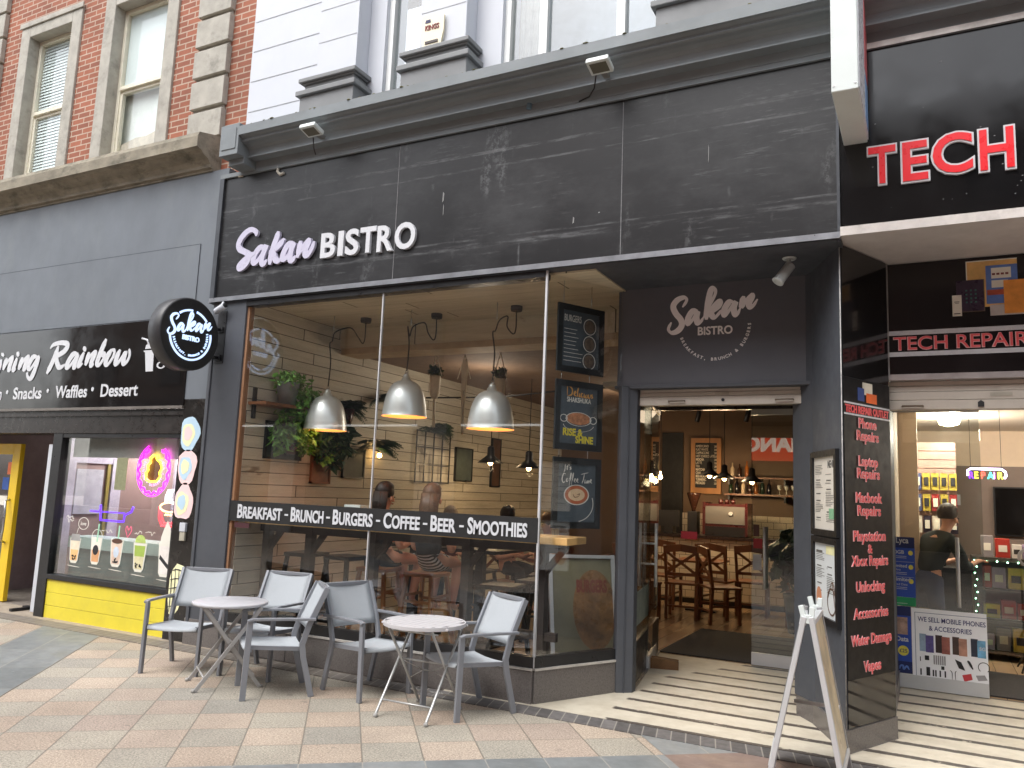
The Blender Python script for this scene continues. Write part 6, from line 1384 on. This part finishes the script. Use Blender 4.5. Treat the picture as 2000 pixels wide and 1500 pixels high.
# ------------------------------------------------------------------ phone shop
I = thing('phone_shop_interior', 'phone shop room with cream upper and grey lower walls', 'interior', (1, 10, 0))
m_cw = mat('cream wall', (222, 202, 178), .7, var=.04)
MB().bx(-.62, -.29, 8.63, 12.6, 0, 2.72).build('party_wall', m_cw, I); MB().bx(-.29, XR, 12.5, 12.6, 2.25, 2.72).build('back_wall', m_cw, I); MB().bx(-.29, XR, 12.48, 12.6, 0, 2.25).build('lower_wall', mat('grey wall', (132, 118, 110), .7, var=.05), I)
MB().bx(5.0, 5.1, 6.9, 12.6, 0, 2.72).build('far_side_wall', m_cw, I)
MB().bx(-.29, -.10, 9.95, 10.15, .0, 2.72).build('column', m_cw, I)
T = thing('ceiling_light', 'bright round ceiling lamp in the phone shop', 'ceiling light', (.23, 10.4, 2.7)); MB().lathe([(.08, 2.70), (.12, 2.68), (.10, 2.62), (.03, 2.60)], (.23, 10.4, 0), 20).build('diffuser', emit('bright lamp', (255, 232, 190), 9), T); lamp('lamp_and_fill_light', (.23, 10.4, 2.5), 90, (1, .92, .8), .12, T); lamp('lamp_and_fill_light', (2.4, 10.4, 2.4), 100, (1, .92, .8), .2, T)  # second light has no fixture, an added fill out of view
T = thing('slat_wall', 'pink toned slatted display panel in the phone shop', 'display panel', (0, 10.9, 1.6)); q = MB()
for k in range(12): q.bx(-.26, .30, 10.98, 11.02, 1.20+k*.105, 1.20+k*.105+.096)
q.bx(-.26, .30, 11.02, 11.05, 1.2, 2.46); q.build('panel', mat('pink slat board', (158, 128, 118), .5), T)
pc = [mat('yellow pack', (176, 158, 66), .4), mat('red pack', (140, 46, 46), .4), mat('blue pack', (70, 80, 120), .4), mat('white pack', (214, 206, 196), .4), mat('dark pack', (50, 44, 60), .4)]
rows = ((2.08, (1, 2, 0, 0, 0, 0)), (1.83, (3, 2, 0, 1, 0, 1)), (1.57, (4, 3, 4, 3, 4, 4))); nm5 = ('yellow', 'red', 'blue', 'white', 'dark')
pos6 = ('at the left end', 'second from the left', 'third from the left', 'third from the right', 'second from the right', 'at the right end')
for (z, cs), rown in zip(rows, ('top', 'middle', 'bottom')):
    for i, c_ in enumerate(cs):
        T = thing('accessory_pack', f'{nm5[c_]} accessory pack {pos6[i]} of the {rown} hanging row', 'package', (-.21+i*.094, 10.95, z), 0, 'phone accessory packs hanging on the slatted panel')
        MB().bx(-.25+i*.094, -.17+i*.094, 10.92, 10.94, z-.20, z).build('card', pc[c_], T); MB().bx(-.235+i*.094, -.185+i*.094, 10.905, 10.92, z-.15, z-.05).build('blister', m_ink if c_ == 0 else m_paper, T); MB().tube([(-.21+i*.094, 10.98, z+.012), (-.21+i*.094, 10.90, z+.012)], .004, 5).build('hook', m_steel, T)
T = thing('neon_sign', 'multicoloured neon repair sign with a white rounded frame hanging in the phone shop', 'neon sign', (.47, 8.75, 2)); 
ncol = ((110, 50, 255), (255, 225, 60), (255, 60, 50), (60, 240, 210), (240, 110, 255), (230, 240, 60))
q = MB()
for ch, cl, x in zip('REPAIR', ncol, (.345, .39, .445, .495, .545, .58)): MB().text(ch, .088, (x, 8.74, 1.955), xs=.8, bold=.015, ext=.006).build('letter', emit('neon '+str(cl), cl, 3.2), T)
q.tube([(.335, 8.75, 1.98), (.335, 8.75, 2.03), (.36, 8.75, 2.045), (.61, 8.75, 2.045), (.64, 8.75, 2.02), (.645, 8.75, 1.985), (.63, 8.75, 1.96)], .009, 8); q.build('frame_tube', emit('white violet neon', (226, 205, 255), 5), T)
MB().tube([(.36, 8.75, 2.05), (.36, 8.75, 2.62)], .002, 4).tube([(.61, 8.75, 2.05), (.61, 8.75, 2.62)], .002, 4).build('wire', m_cord, T)
T = thing('television', 'black wall mounted screen in the phone shop', 'television', (1.1, 12.4, 1.6)); MB().bx(.76, 1.9, 12.42, 12.47, 1.34, 1.98).build('casing', m_black, T); MB().bx(.78, 1.88, 12.415, 12.42, 1.36, 1.96).build('screen', m_blackgloss, T)
T = tag(MB().bx(.30, .38, 12.44, 12.475, 1.72, 1.86).build('wall_socket', m_white), 'white double socket on the grey phone shop wall', 'socket')
T = thing('glass_counter', 'phone shop counter with glass fronted shelves of boxes', 'counter', (.9, 11, 0)); 
MB().bx(.42, 4, 10.6, 11.2, 1.10, 1.14).build('top', mat('counter top', (70, 64, 60), .3), T); q = MB()
for z in (.1, .45, .78): q.bx(.44, 4, 10.65, 11.2, z, z+.02)
q.bx(.42, .46, 10.62, 11.2, .02, 1.10); q.build('shelf', mat('dark counter shelf', (58, 50, 46), .4), T); MB().bx(.46, 4, 10.62, 10.625, .1, 1.10).build('pane', m_glass, T); MB().bx(.46, 4, 11.18, 11.2, .02, 1.1).build('back', mat('counter back', (150, 136, 120), .5), T)
rb = random.Random(33); bx_ = [mat('white box', (214, 210, 204), .5), mat('yellow box', (212, 190, 66), .5), mat('red box', (172, 52, 40), .5), mat('grey box', (140, 136, 140), .5), mat('lilac box', (180, 160, 190), .5)]; bn = ('white', 'yellow', 'red', 'grey', 'lilac')
for z, sh in ((.12, 'bottom'), (.47, 'lower'), (.80, 'upper'), (1.141, 'top')):
    x = .52; i = 0
    while x < 1.75:
        c_ = rb.randrange(5); w_ = rb.uniform(.08, .16); h = rb.uniform(.14, .26)
        T = thing('product_box', f'{bn[c_]} boxed product on the {sh} shelf of the phone shop counter' if z < 1 else f'{bn[c_]} boxed product standing on top of the phone shop counter', 'box', (x+w_/2, 10.8, z), 0, 'boxed products on the phone shop counter')
        MB().bx(x, x+w_, 10.72, 10.85, z, z+h).build('carton', bx_[c_], T, bevel=.004); MB().bx(x+w_*.2, x+w_*.8, 10.715, 10.72, z+h*.3, z+h*.65).build('print', m_ink if c_ in (0, 1) else m_paper, T); x += w_+rb.uniform(.005, .025); i += 1
T = thing('fairy_lights', 'string of tiny green white fairy lights along the phone shop counter edge', 'fairy lights', (.45, 10.55, 1)); q, w_ = MB(), MB(); P = [(.44+.02*(k % 2), 10.59, 1.10-.07*k) for k in range(15)]; P2 = [(.46+.10*k, 10.59, 1.10-.006*(k % 2)) for k in range(16)]
for p in P+P2: q.lathe([(.002, -.008), (.008, 0), (.002, .008)], p, 8)
w_.tube(P, .003, 4); w_.tube(P2, .003, 4); q.build('bulbs', emit('green white led', (170, 255, 205), 9), T); w_.build('wire', mat('green wire', (20, 60, 30), .5), T)
T = thing('ring_light', 'white ring light on a thin black tripod in the phone shop', 'ring light', (.92, 10.2, 0)); q = MB().ring((.92, 10.2, 1.18), X, Z, FRONT, .07, .10, .02, 28); q.build('ring', m_white, T); MB().tube([(.92, 10.2, .3), (.92, 10.2, 1.08)], .009).build('pole', m_cord, T); q = MB()
for a in (0, 2.1, 4.2): q.tube([(.92, 10.2, .32), (.92+.24*math.cos(a), 10.2+.24*math.sin(a), .02)], .009)
q.build('tripod_leg', m_cord, T)
DR2 = leaf('glass_door', 'phone shop glass door leaf covered in posters', (-.31, 8.50, 0), (1, .0, 0), .74, .53, 1); DR2['group'] = 'phone shop door leaves'
del DR2['group']
yp = 8.488
m_navy = mat('navy poster', (28, 40, 92), .4, var=.1, vs=2); m_blue = mat('royal blue poster', (44, 78, 170), .4, var=.12, vs=3); m_ybadge = mat('yellow badge', (226, 214, 90), .5)
T = thing('window_poster', 'tall blue mobile tariff poster with yellow price badges on the phone shop door', 'poster', (-.23, yp, 1.1)); MB().bx(-.305, -.13, yp-.003, yp, 1.28, 1.38).build('header', m_navy, T); MB().bx(-.305, -.13, yp-.003, yp, .83, 1.28).build('sheet', m_blue, T); MB().bx(-.305, -.13, yp-.003, yp, .75, .828).build('green_strip', mat('green poster', (40, 150, 96), .4), T)
q = MB(); q.text('Lyca', .075, (-.285, yp-.004, 1.325), bold=.02, ext=.001, width=.105); q.text('0GB', .045, (-.30, yp-.004, 1.225), ext=.001, bold=.02); q.text('imited', .042, (-.30, yp-.004, 1.10), ext=.001, bold=.015); q.text('Data', .026, (-.30, yp-.004, 1.07), ext=.001); q.text('limited', .048, (-.30, yp-.004, .975), ext=.001, bold=.02); q.text('ited Data', .028, (-.30, yp-.004, .935), ext=.001)
for z in (1.20, 1.185, 1.05, 1.035, .915, .90, .77): q.bx(-.295, -.20, yp-.004, yp-.003, z, z+.004)
for z in (1.15, 1.01): q.bx(-.30, -.14, yp-.004, yp-.003, z, z+.0025)
q.build('lettering', m_letter, T); q = MB()
for z in (1.235, 1.105, .975): q.ell((-.165, yp-.004, z), X, Z, FRONT, .02, .022, .001, 18)
q.build('price_badge', m_ybadge, T)
T = thing('window_poster', 'lower blue data offer poster with a yellow £25 badge on the phone shop door', 'poster', (-.24, yp, .4)); MB().bx(-.305, -.175, yp-.003, yp, .145, .745).build('sheet', m_blue, T); MB().bx(-.305, -.175, yp-.004, yp-.003, .66, .745).build('header', m_navy, T); MB().bx(-.305, -.175, yp-.004, yp-.003, .145, .25).build('footer', m_navy, T)
MB().bx(-.30, -.205, yp-.005, yp-.003, .49, .645).build('photo_print', mat('photo print', (168, 140, 126), .4, var=.5, vs=14), T); q = MB(); q.text('Data', .06, (-.30, yp-.005, .43), bold=.03, ext=.001, width=.10); q.build('lettering', m_letter, T); MB().ell((-.245, yp-.0045, .345), X, Z, FRONT, .045, .045, .001).build('price_badge', m_ybadge, T)
q = MB().text('£25', .045, (-.245, yp-.007, .33), align='C', bold=.01, ext=.001); q.build('price', m_navy, T); q = MB().stroke([(-.28, yp-.005, .18), (-.27, yp-.005, .21), (-.25, yp-.005, .21), (-.245, yp-.005, .18), (-.22, yp-.005, .21), (-.20, yp-.005, .18)], FRONT, .016, .001, .9); q.build('emblem', mat('sky blue print', (110, 190, 220), .4), T)
T = thing('window_poster', 'white poster selling mobile phones and accessories low on the phone shop door', 'poster', (.12, yp, .4)); MB().bx(-.172, .43, yp-.004, yp, .085, .74).build('sheet', mat('bright poster paper', (244, 245, 248), .5, var=.02), T)
q = MB(); q.text('WE SELL MOBILE PHONES', .06, (-.12, yp-.005, .625), bold=.01, ext=.001, width=.54); q.text('& ACCESSORIES', .06, (.14, yp-.005, .55), align='C', bold=.01, ext=.001, width=.34); q.build('lettering', mat('dark blue print', (46, 54, 112), .5), T)
q = MB()
for r_ in ((-.145, .43, .70, .704), (-.145, .43, .115, .119), (-.145, -.141, .119, .70)): q.bx(r_[0], r_[1], yp-.005, yp-.004, r_[2], r_[3])
q.build('border', mat('thin blue line', (90, 100, 140), .5), T)
for x, cA, cB in ((-.11, (150, 170, 190), (90, 80, 140)), (.02, (54, 40, 40), (150, 90, 80)), (.155, (70, 54, 48), (176, 132, 112)), (.30, (40, 48, 66), (110, 166, 200))):
    MB().bx(x, x+.055, yp-.005, yp-.004, .36, .515).bx(x, x+.055, yp-.005, yp-.004, .36, .36).build('phone_picture', mat('phone print '+str(cA), cA, .4, var=.25, vs=12), T); MB().bx(x+.05, x+.115, yp-.006, yp-.004, .355, .505).build('phone_picture', mat('phone print '+str(cB), cB, .4, var=.4, vs=12), T)
q = MB().text('5G', .04, (.365, yp-.0075, .42), bold=.03, ext=.001); q.build('picture_lettering', m_letter, T)
q = MB(); a = lambda x, z: (x, yp-.005, z)
q.bx(-.07, -.035, yp-.006, yp-.004, .285, .325); q.bx(-.11, -.103, yp-.006, yp-.004, .27, .31); q.prism([(0, 0), (.05, -.02), (.08, -.09), (.03, -.075)], a(.17, .32), X, Z, FRONT, .001); q.ring(a(.395, .275), X, Z, FRONT, .04, .046, .001, 22, R(-50), R(230)); q.stroke([a(.27, .32), a(.285, .30), a(.31, .25)], FRONT, .02, .001, .8)
for x in (-.11, -.01, .01, .045, .085): q.bx(x, x+.012, yp-.006, yp-.004, .15, .205)
q.bx(.06, .085, yp-.006, yp-.004, .215, .245); q.stroke([a(.13, .22), a(.145, .2), a(.145, .14)], FRONT, .006, .001, .9); q.stroke([a(.18, .22), a(.17, .2), a(.172, .14)], FRONT, .006, .001, .9); q.bx(-.06, -.03, yp-.006, yp-.004, .15, .225); q.build('accessory_picture', m_ink, T)
q = MB()
for k in range(6): q.bx(.0+k*.017, .012+k*.017, yp-.006, yp-.004, .255, .335)
q.prism([(0, 0), (.07, .01), (.09, -.03), (.02, -.045)], a(.33, .2), X, Z, FRONT, .001); q.build('accessory_picture', mat('grey print silver', (160, 158, 160), .4), T); q = MB().prism([(0, 0), (.07, .02), (.08, -.03), (.015, -.055)], a(.225, .19), X, Z, FRONT, .001); q.build('accessory_picture', mat('red card print', (190, 60, 66), .4), T)
tag(MB().bx(-.12, .10, 9.4, 9.7, .02, .62).build('cardboard_box', mat('cardboard', (170, 140, 108), .8, var=.1), bevel=.006), 'cardboard box on the floor behind the phone shop door', 'box')
T = thing('work_desk', 'dark work desk behind the phone shop door glass', 'desk', (.05, 9.9, 0)); MB().bx(-.1, .40, 9.85, 10.3, 1.0, 1.04).build('top', m_black, T); MB().bx(-.08, .38, 9.88, 9.92, .02, 1.0).build('front', m_black, T)

# ------------------------------------------------------------------ people
def skinmesh(name, nodes, edges, mt, parent, root=0, sub=2):
    me = bpy.data.meshes.new(name); me.from_pydata([n[:3] for n in nodes], edges, []); o = bpy.data.objects.new(name, me); COL.objects.link(o)
    s_ = o.modifiers.new('skin', 'SKIN'); s_.use_smooth_shade = True
    for i, n in enumerate(nodes): r_ = n[3]; me.skin_vertices[0].data[i].radius = (r_, r_ if len(n) < 5 else n[4])
    me.skin_vertices[0].data[root].use_root = True
    d = o.modifiers.new('sub', 'SUBSURF'); d.levels = sub; d.render_levels = sub
    me.materials.append(mt); o.parent = parent; return o
def person(lab, loc, rz, seat, shirt, lower, hair, long_hair=False, bare_leg=True, standing=False, lean=0.0, head_turn=0.0, shirt2=None):
    T = thing('person', lab, 'person', loc, rz); h = seat; L = lean
    N = [(0, .02, h+.09, .13, .10), (0, .03-L*.3, h+.26, .115, .095), (0, .02-L*.7, h+.42, .14, .10), (0, .01-L, h+.53, .07, .065), (0, -.005-L*1.1, h+.60, .048, .048), (0, -.02-L*1.2, h+.67, .075, .085), (0, -.015-L*1.2, h+.75, .078, .092), (0, -.01-L*1.2, h+.81, .045, .055)]
    E = [(0, 1), (1, 2), (2, 3), (3, 4), (4, 5), (5, 6), (6, 7)]
    def chain(start, pts):
        p = start
        for q_ in pts: N.append(q_); E.append((p, len(N)-1)); p = len(N)-1
        return p
    for sx in (-1, 1):
        yy = -L*.9
        w_ = chain(2, [(sx*.165, .01+yy*.8, h+.47, .055), (sx*.20, -.03+yy, h+.32, .045), (sx*.205, -.07+yy, h+.20, .04), (sx*.17, -.18+yy, h+.22, .034), (sx*.13, -.30+yy, h+.26, .025), (sx*.12, -.345+yy, h+.265, .026, .016)])
        for k, (dx, l_) in enumerate(((-.021, .07), (-.007, .08), (.007, .078), (.021, .062))): chain(w_, [(sx*(.12-dx), -.385+yy, h+.268, .008), (sx*(.12-dx), -.385-l_*.45+yy, h+.262, .0075), (sx*(.12-dx), -.385-l_*.7+yy, h+.245, .007)])
        chain(w_, [(sx*.085, -.345+yy, h+.26, .009), (sx*.075, -.38+yy, h+.255, .008)])
        if standing: chain(0, [(sx*.09, .02, h-.02, .085), (sx*.095, .0, h-.22, .07), (sx*.10, -.01, h-.42, .055), (sx*.10, .01, h-.62, .052), (sx*.10, .02, h-.82, .036), (sx*.10, -.10, h-.86, .03)])
        else: chain(0, [(sx*.095, -.06, h+.075, .085), (sx*.11, -.24, h+.075, .072), (sx*.115, -.42, h+.05, .055), (sx*.115, -.39, h-.14, .052), (sx*.115, -.34, h-.36, .035), (sx*.115, -.45, h-.41, .028)])
    NB = [(*n[:3], n[3]*.82, n[4]*.82) if i < 3 else n for i, n in enumerate(N)]
    body = skinmesh('body', NB, E, m_skin, T)
    def sub(idx_nodes, pad, edges, nm, mt):
        return skinmesh(nm, [tuple(list(n[:3])+[n[3]+pad]+([n[4]+pad] if len(n) > 4 else [])) for n in idx_nodes], edges, mt, T)
    a0 = 8; per = 6+3*4+2+6
    l0, r0_ = a0, a0+per
    sh = [N[0], N[1], N[2], N[3], N[l0], N[l0+1], N[r0_], N[r0_+1]]
    if shirt2: sh += [N[l0+2], N[l0+3], N[r0_+2], N[r0_+3]]
    sub(sh, .017, [(0, 1), (1, 2), (2, 3), (2, 4), (4, 5), (2, 6), (6, 7)]+([(5, 8), (8, 9), (7, 10), (10, 11)] if shirt2 else []), 'shirt', shirt)
    g0, g1 = l0+per-6, r0_+per-6; k = 2 if bare_leg else 5
    nodes = [N[0], (0, .025-L*.15, h+.17, .125, .105)]; ed = [(0, 1)]
    for g_ in (g0, g1):
        p = 0
        for j in range(k): nodes.append(N[g_+j]); ed.append((p, len(nodes)-1)); p = len(nodes)-1
    sub(nodes, .014, ed, 'shorts' if bare_leg else 'trousers', lower)
    hd = V((0, -.015-L*1.2, h+.755))
    q = MB(); base = len(q.v); nu, nv = 20, 12
    for j in range(nv+1):
        ph = math.pi*j/nv*.68
        for i in range(nu):
            t = 6.2832*i/nu; p = V((math.sin(ph)*math.cos(t)*.098, math.sin(ph)*math.sin(t)*.118+.012, math.cos(ph)*.112)); 
            if p.y < -.02 and p.z < .045: p = p*.86
            q.v.append(hd+p)
    for j in range(nv):
        for i in range(nu): q.f.append((j*nu+i, j*nu+(i+1) % nu, (j+1)*nu+(i+1) % nu, (j+1)*nu+i)); q.sm.append(True)
    hz = random.Random(len(lab))
    if long_hair:
        for k in range(46):
            t = R(20)+R(140)*hz.random(); x, y = math.cos(t)*.088, math.sin(t)*.10+.02; q.tube([hd+V((x, y, .0)), hd+V((x*1.12, y*1.1+.015, -.14)), hd+V((x*1.05+hz.uniform(-.02, .02), y*.95+.03, -.26-.1*hz.random()))], [.017, .016, .005], 6)
    q.build('hair', hair, T, True)
    q = MB()
    for sx in (-1, 1): q.lathe([(.002, -.007), (.009, 0), (.002, .007)], hd+V((sx*.032, -.094, -.055)), 8)
    q.build('eye', m_ink, T, True); q = MB().lathe([(.016, -.02), (.012, 0), (.004, .025)], hd+V((0, -.105, -.085)), 8); q.build('nose', m_skin, T, True); q = MB()
    for sx in (-1, 1): q.lathe([(.002, -.03), (.014, -.01), (.016, .012), (.002, .03)], hd+V((sx*.085, .0, -.075)), 8)
    q.build('ear', m_skin, T, True); MB().lathe([(.002, -.006), (.018, 0), (.002, .006)], hd+V((0, -.096, -.125)), 8).build('mouth', mat('lips', (176, 96, 88), .5), T, True)
    return T
m_tee = mat('black cotton', (24, 25, 28), .85, var=.2); m_dh = mat('dark hair', (30, 22, 18), .5, var=.3, vs=30); m_bh = mat('light brown hair', (98, 74, 52), .5, var=.3, vs=30); m_gh = mat('grey hair', (150, 140, 132), .6, var=.2, vs=30)
def stripe_cloth():
    m = Mat('black and white striped cloth'); x, y, z = m.xyz(); a = m.math('FRACT', m.math('MULTIPLY', m.math('ADD', y, m.math('MULTIPLY', z, .6)), 22)); m.base(m.mix(m.math('GREATER_THAN', a, .5), (.03, .03, .035), (.7, .7, .7))); m.set(Roughness=.8); return m.m
person('customer in a plain black top with dark hair, sitting with her back to the window', (-5.02, 6.84, 0), math.pi-.25, .85, m_tee, mat('dark cloth', (34, 34, 40), .85), m_dh, True, True)
person('customer in a black t-shirt and striped shorts with long light brown hair', (-4.42, 6.82, 0), math.pi+.1, .85, m_tee, stripe_cloth(), m_bh, True, True)
def seated(lab, x, y, rz, sh, hr, ln=.0, seat=.46): person(lab, (x, y, 0), rz, seat, sh, mat('dark cloth', (34, 34, 40), .85), hr, False, False, lean=ln)
seated('seated customer with short dark hair looking right, above the word smoothies', -4.85, 9.3, 1.2, mat('dark blue top', (40, 44, 60), .8), m_dh, seat=.62)
seated('grey haired customer whose head shows above the word beer', -5.72, 9.3, .6, mat('maroon top', (96, 50, 50), .8), m_gh, seat=.58)
seated('seated customer low behind the window corner, right of the dark haired one', -4.55, 9.9, -.6, mat('brown top', (96, 76, 62), .8), m_bh, seat=.54)
person('phone shop assistant in a dark top and blue waistcoat leaning over the counter', (-.02, 9.75, 0), 2.3, .86, mat('dark green top', (40, 46, 44), .8), mat('blue trousers', (50, 60, 90), .8), mat('short greying hair', (70, 60, 54), .6, var=.3, vs=30), False, False, True, .22, shirt2=True)

# ------------------------------------------------------------------ other side of the street, seen only mirrored in the glass
T = thing('opposite_building', 'brick terrace across the street, seen reflected in the shop glass', 'building', (-4, -7, 0))
q = MB(); q.bx(-30, 22, -8.5, -7.5, 4.4, 10.2); q.build('wall', mat('grey brown brickwork', (112, 98, 90), .85, var=.2, vs=4), T)
q = MB(); q.bx(-30, 22, -8.5, -7.4, 3.6, 4.4); q.build('fascia', mat('dark shop fascia', (46, 40, 40), .4), T)
q = MB(); q.bx(-30, 22, -8.6, -7.3, 10.2, 10.5); q.build('parapet', m_stone, T)
for k in range(14):
  for zz_ in (0, 3.3):
    x = -28+k*3.6; W_ = MB().bx(x, x+1.2, -7.5, -7.42, 4.9+zz_, 6.7+zz_).build('window', mat('dark window frame', (70, 68, 66), .6), T); MB().bx(x+.08, x+1.12, -7.42, -7.41, 4.98+zz_, 6.62+zz_).build('pane', m_blackgloss, W_)
for k in range(9):
    x = -29+k*5.6; MB().bx(x, x+4.6, -8.2, -8.1, .5, 3.5).build('shop_glass', m_blackgloss, T); MB().bx(x+4.6, x+5.6, -8.3, -7.5, 0, 3.6).build('shop_pier', mat('pale pier', (170, 164, 156), .6), T)
MB().bx(-30, 22, -8.3, -7.6, 0, .5).build('stall_riser', m_granite, T)
for x in (-9.6, 6.0): MB().prism([(-2.2, 0), (2.2, 0), (2.2, 1.4), (0, 3.8), (-2.2, 1.4)], (x, -7.6, 10.5), X, Z, Y_*-1, .5).build('gable', m_brick, T)
T = thing('shop_sign', 'orange shop sign across the street, seen back to front in the bistro door glass', 'shop sign', (-4.5, -7.3, 3.9)); MB().bx(-7.2, -1.2, -7.40, -7.3, 2.88, 3.88).build('board', emit('lit orange sign', (236, 66, 34), .65), T)
q = MB().text('CHANGE', .60, (-2.68, -7.297, 3.17), (-1, 0, 0), Z, 'L', bold=.05, ext=.004, width=2.5); q.build('lettering', emit('lit cream letters', (250, 225, 205), .75), T)
bpy.data.objects.remove(TXTO);
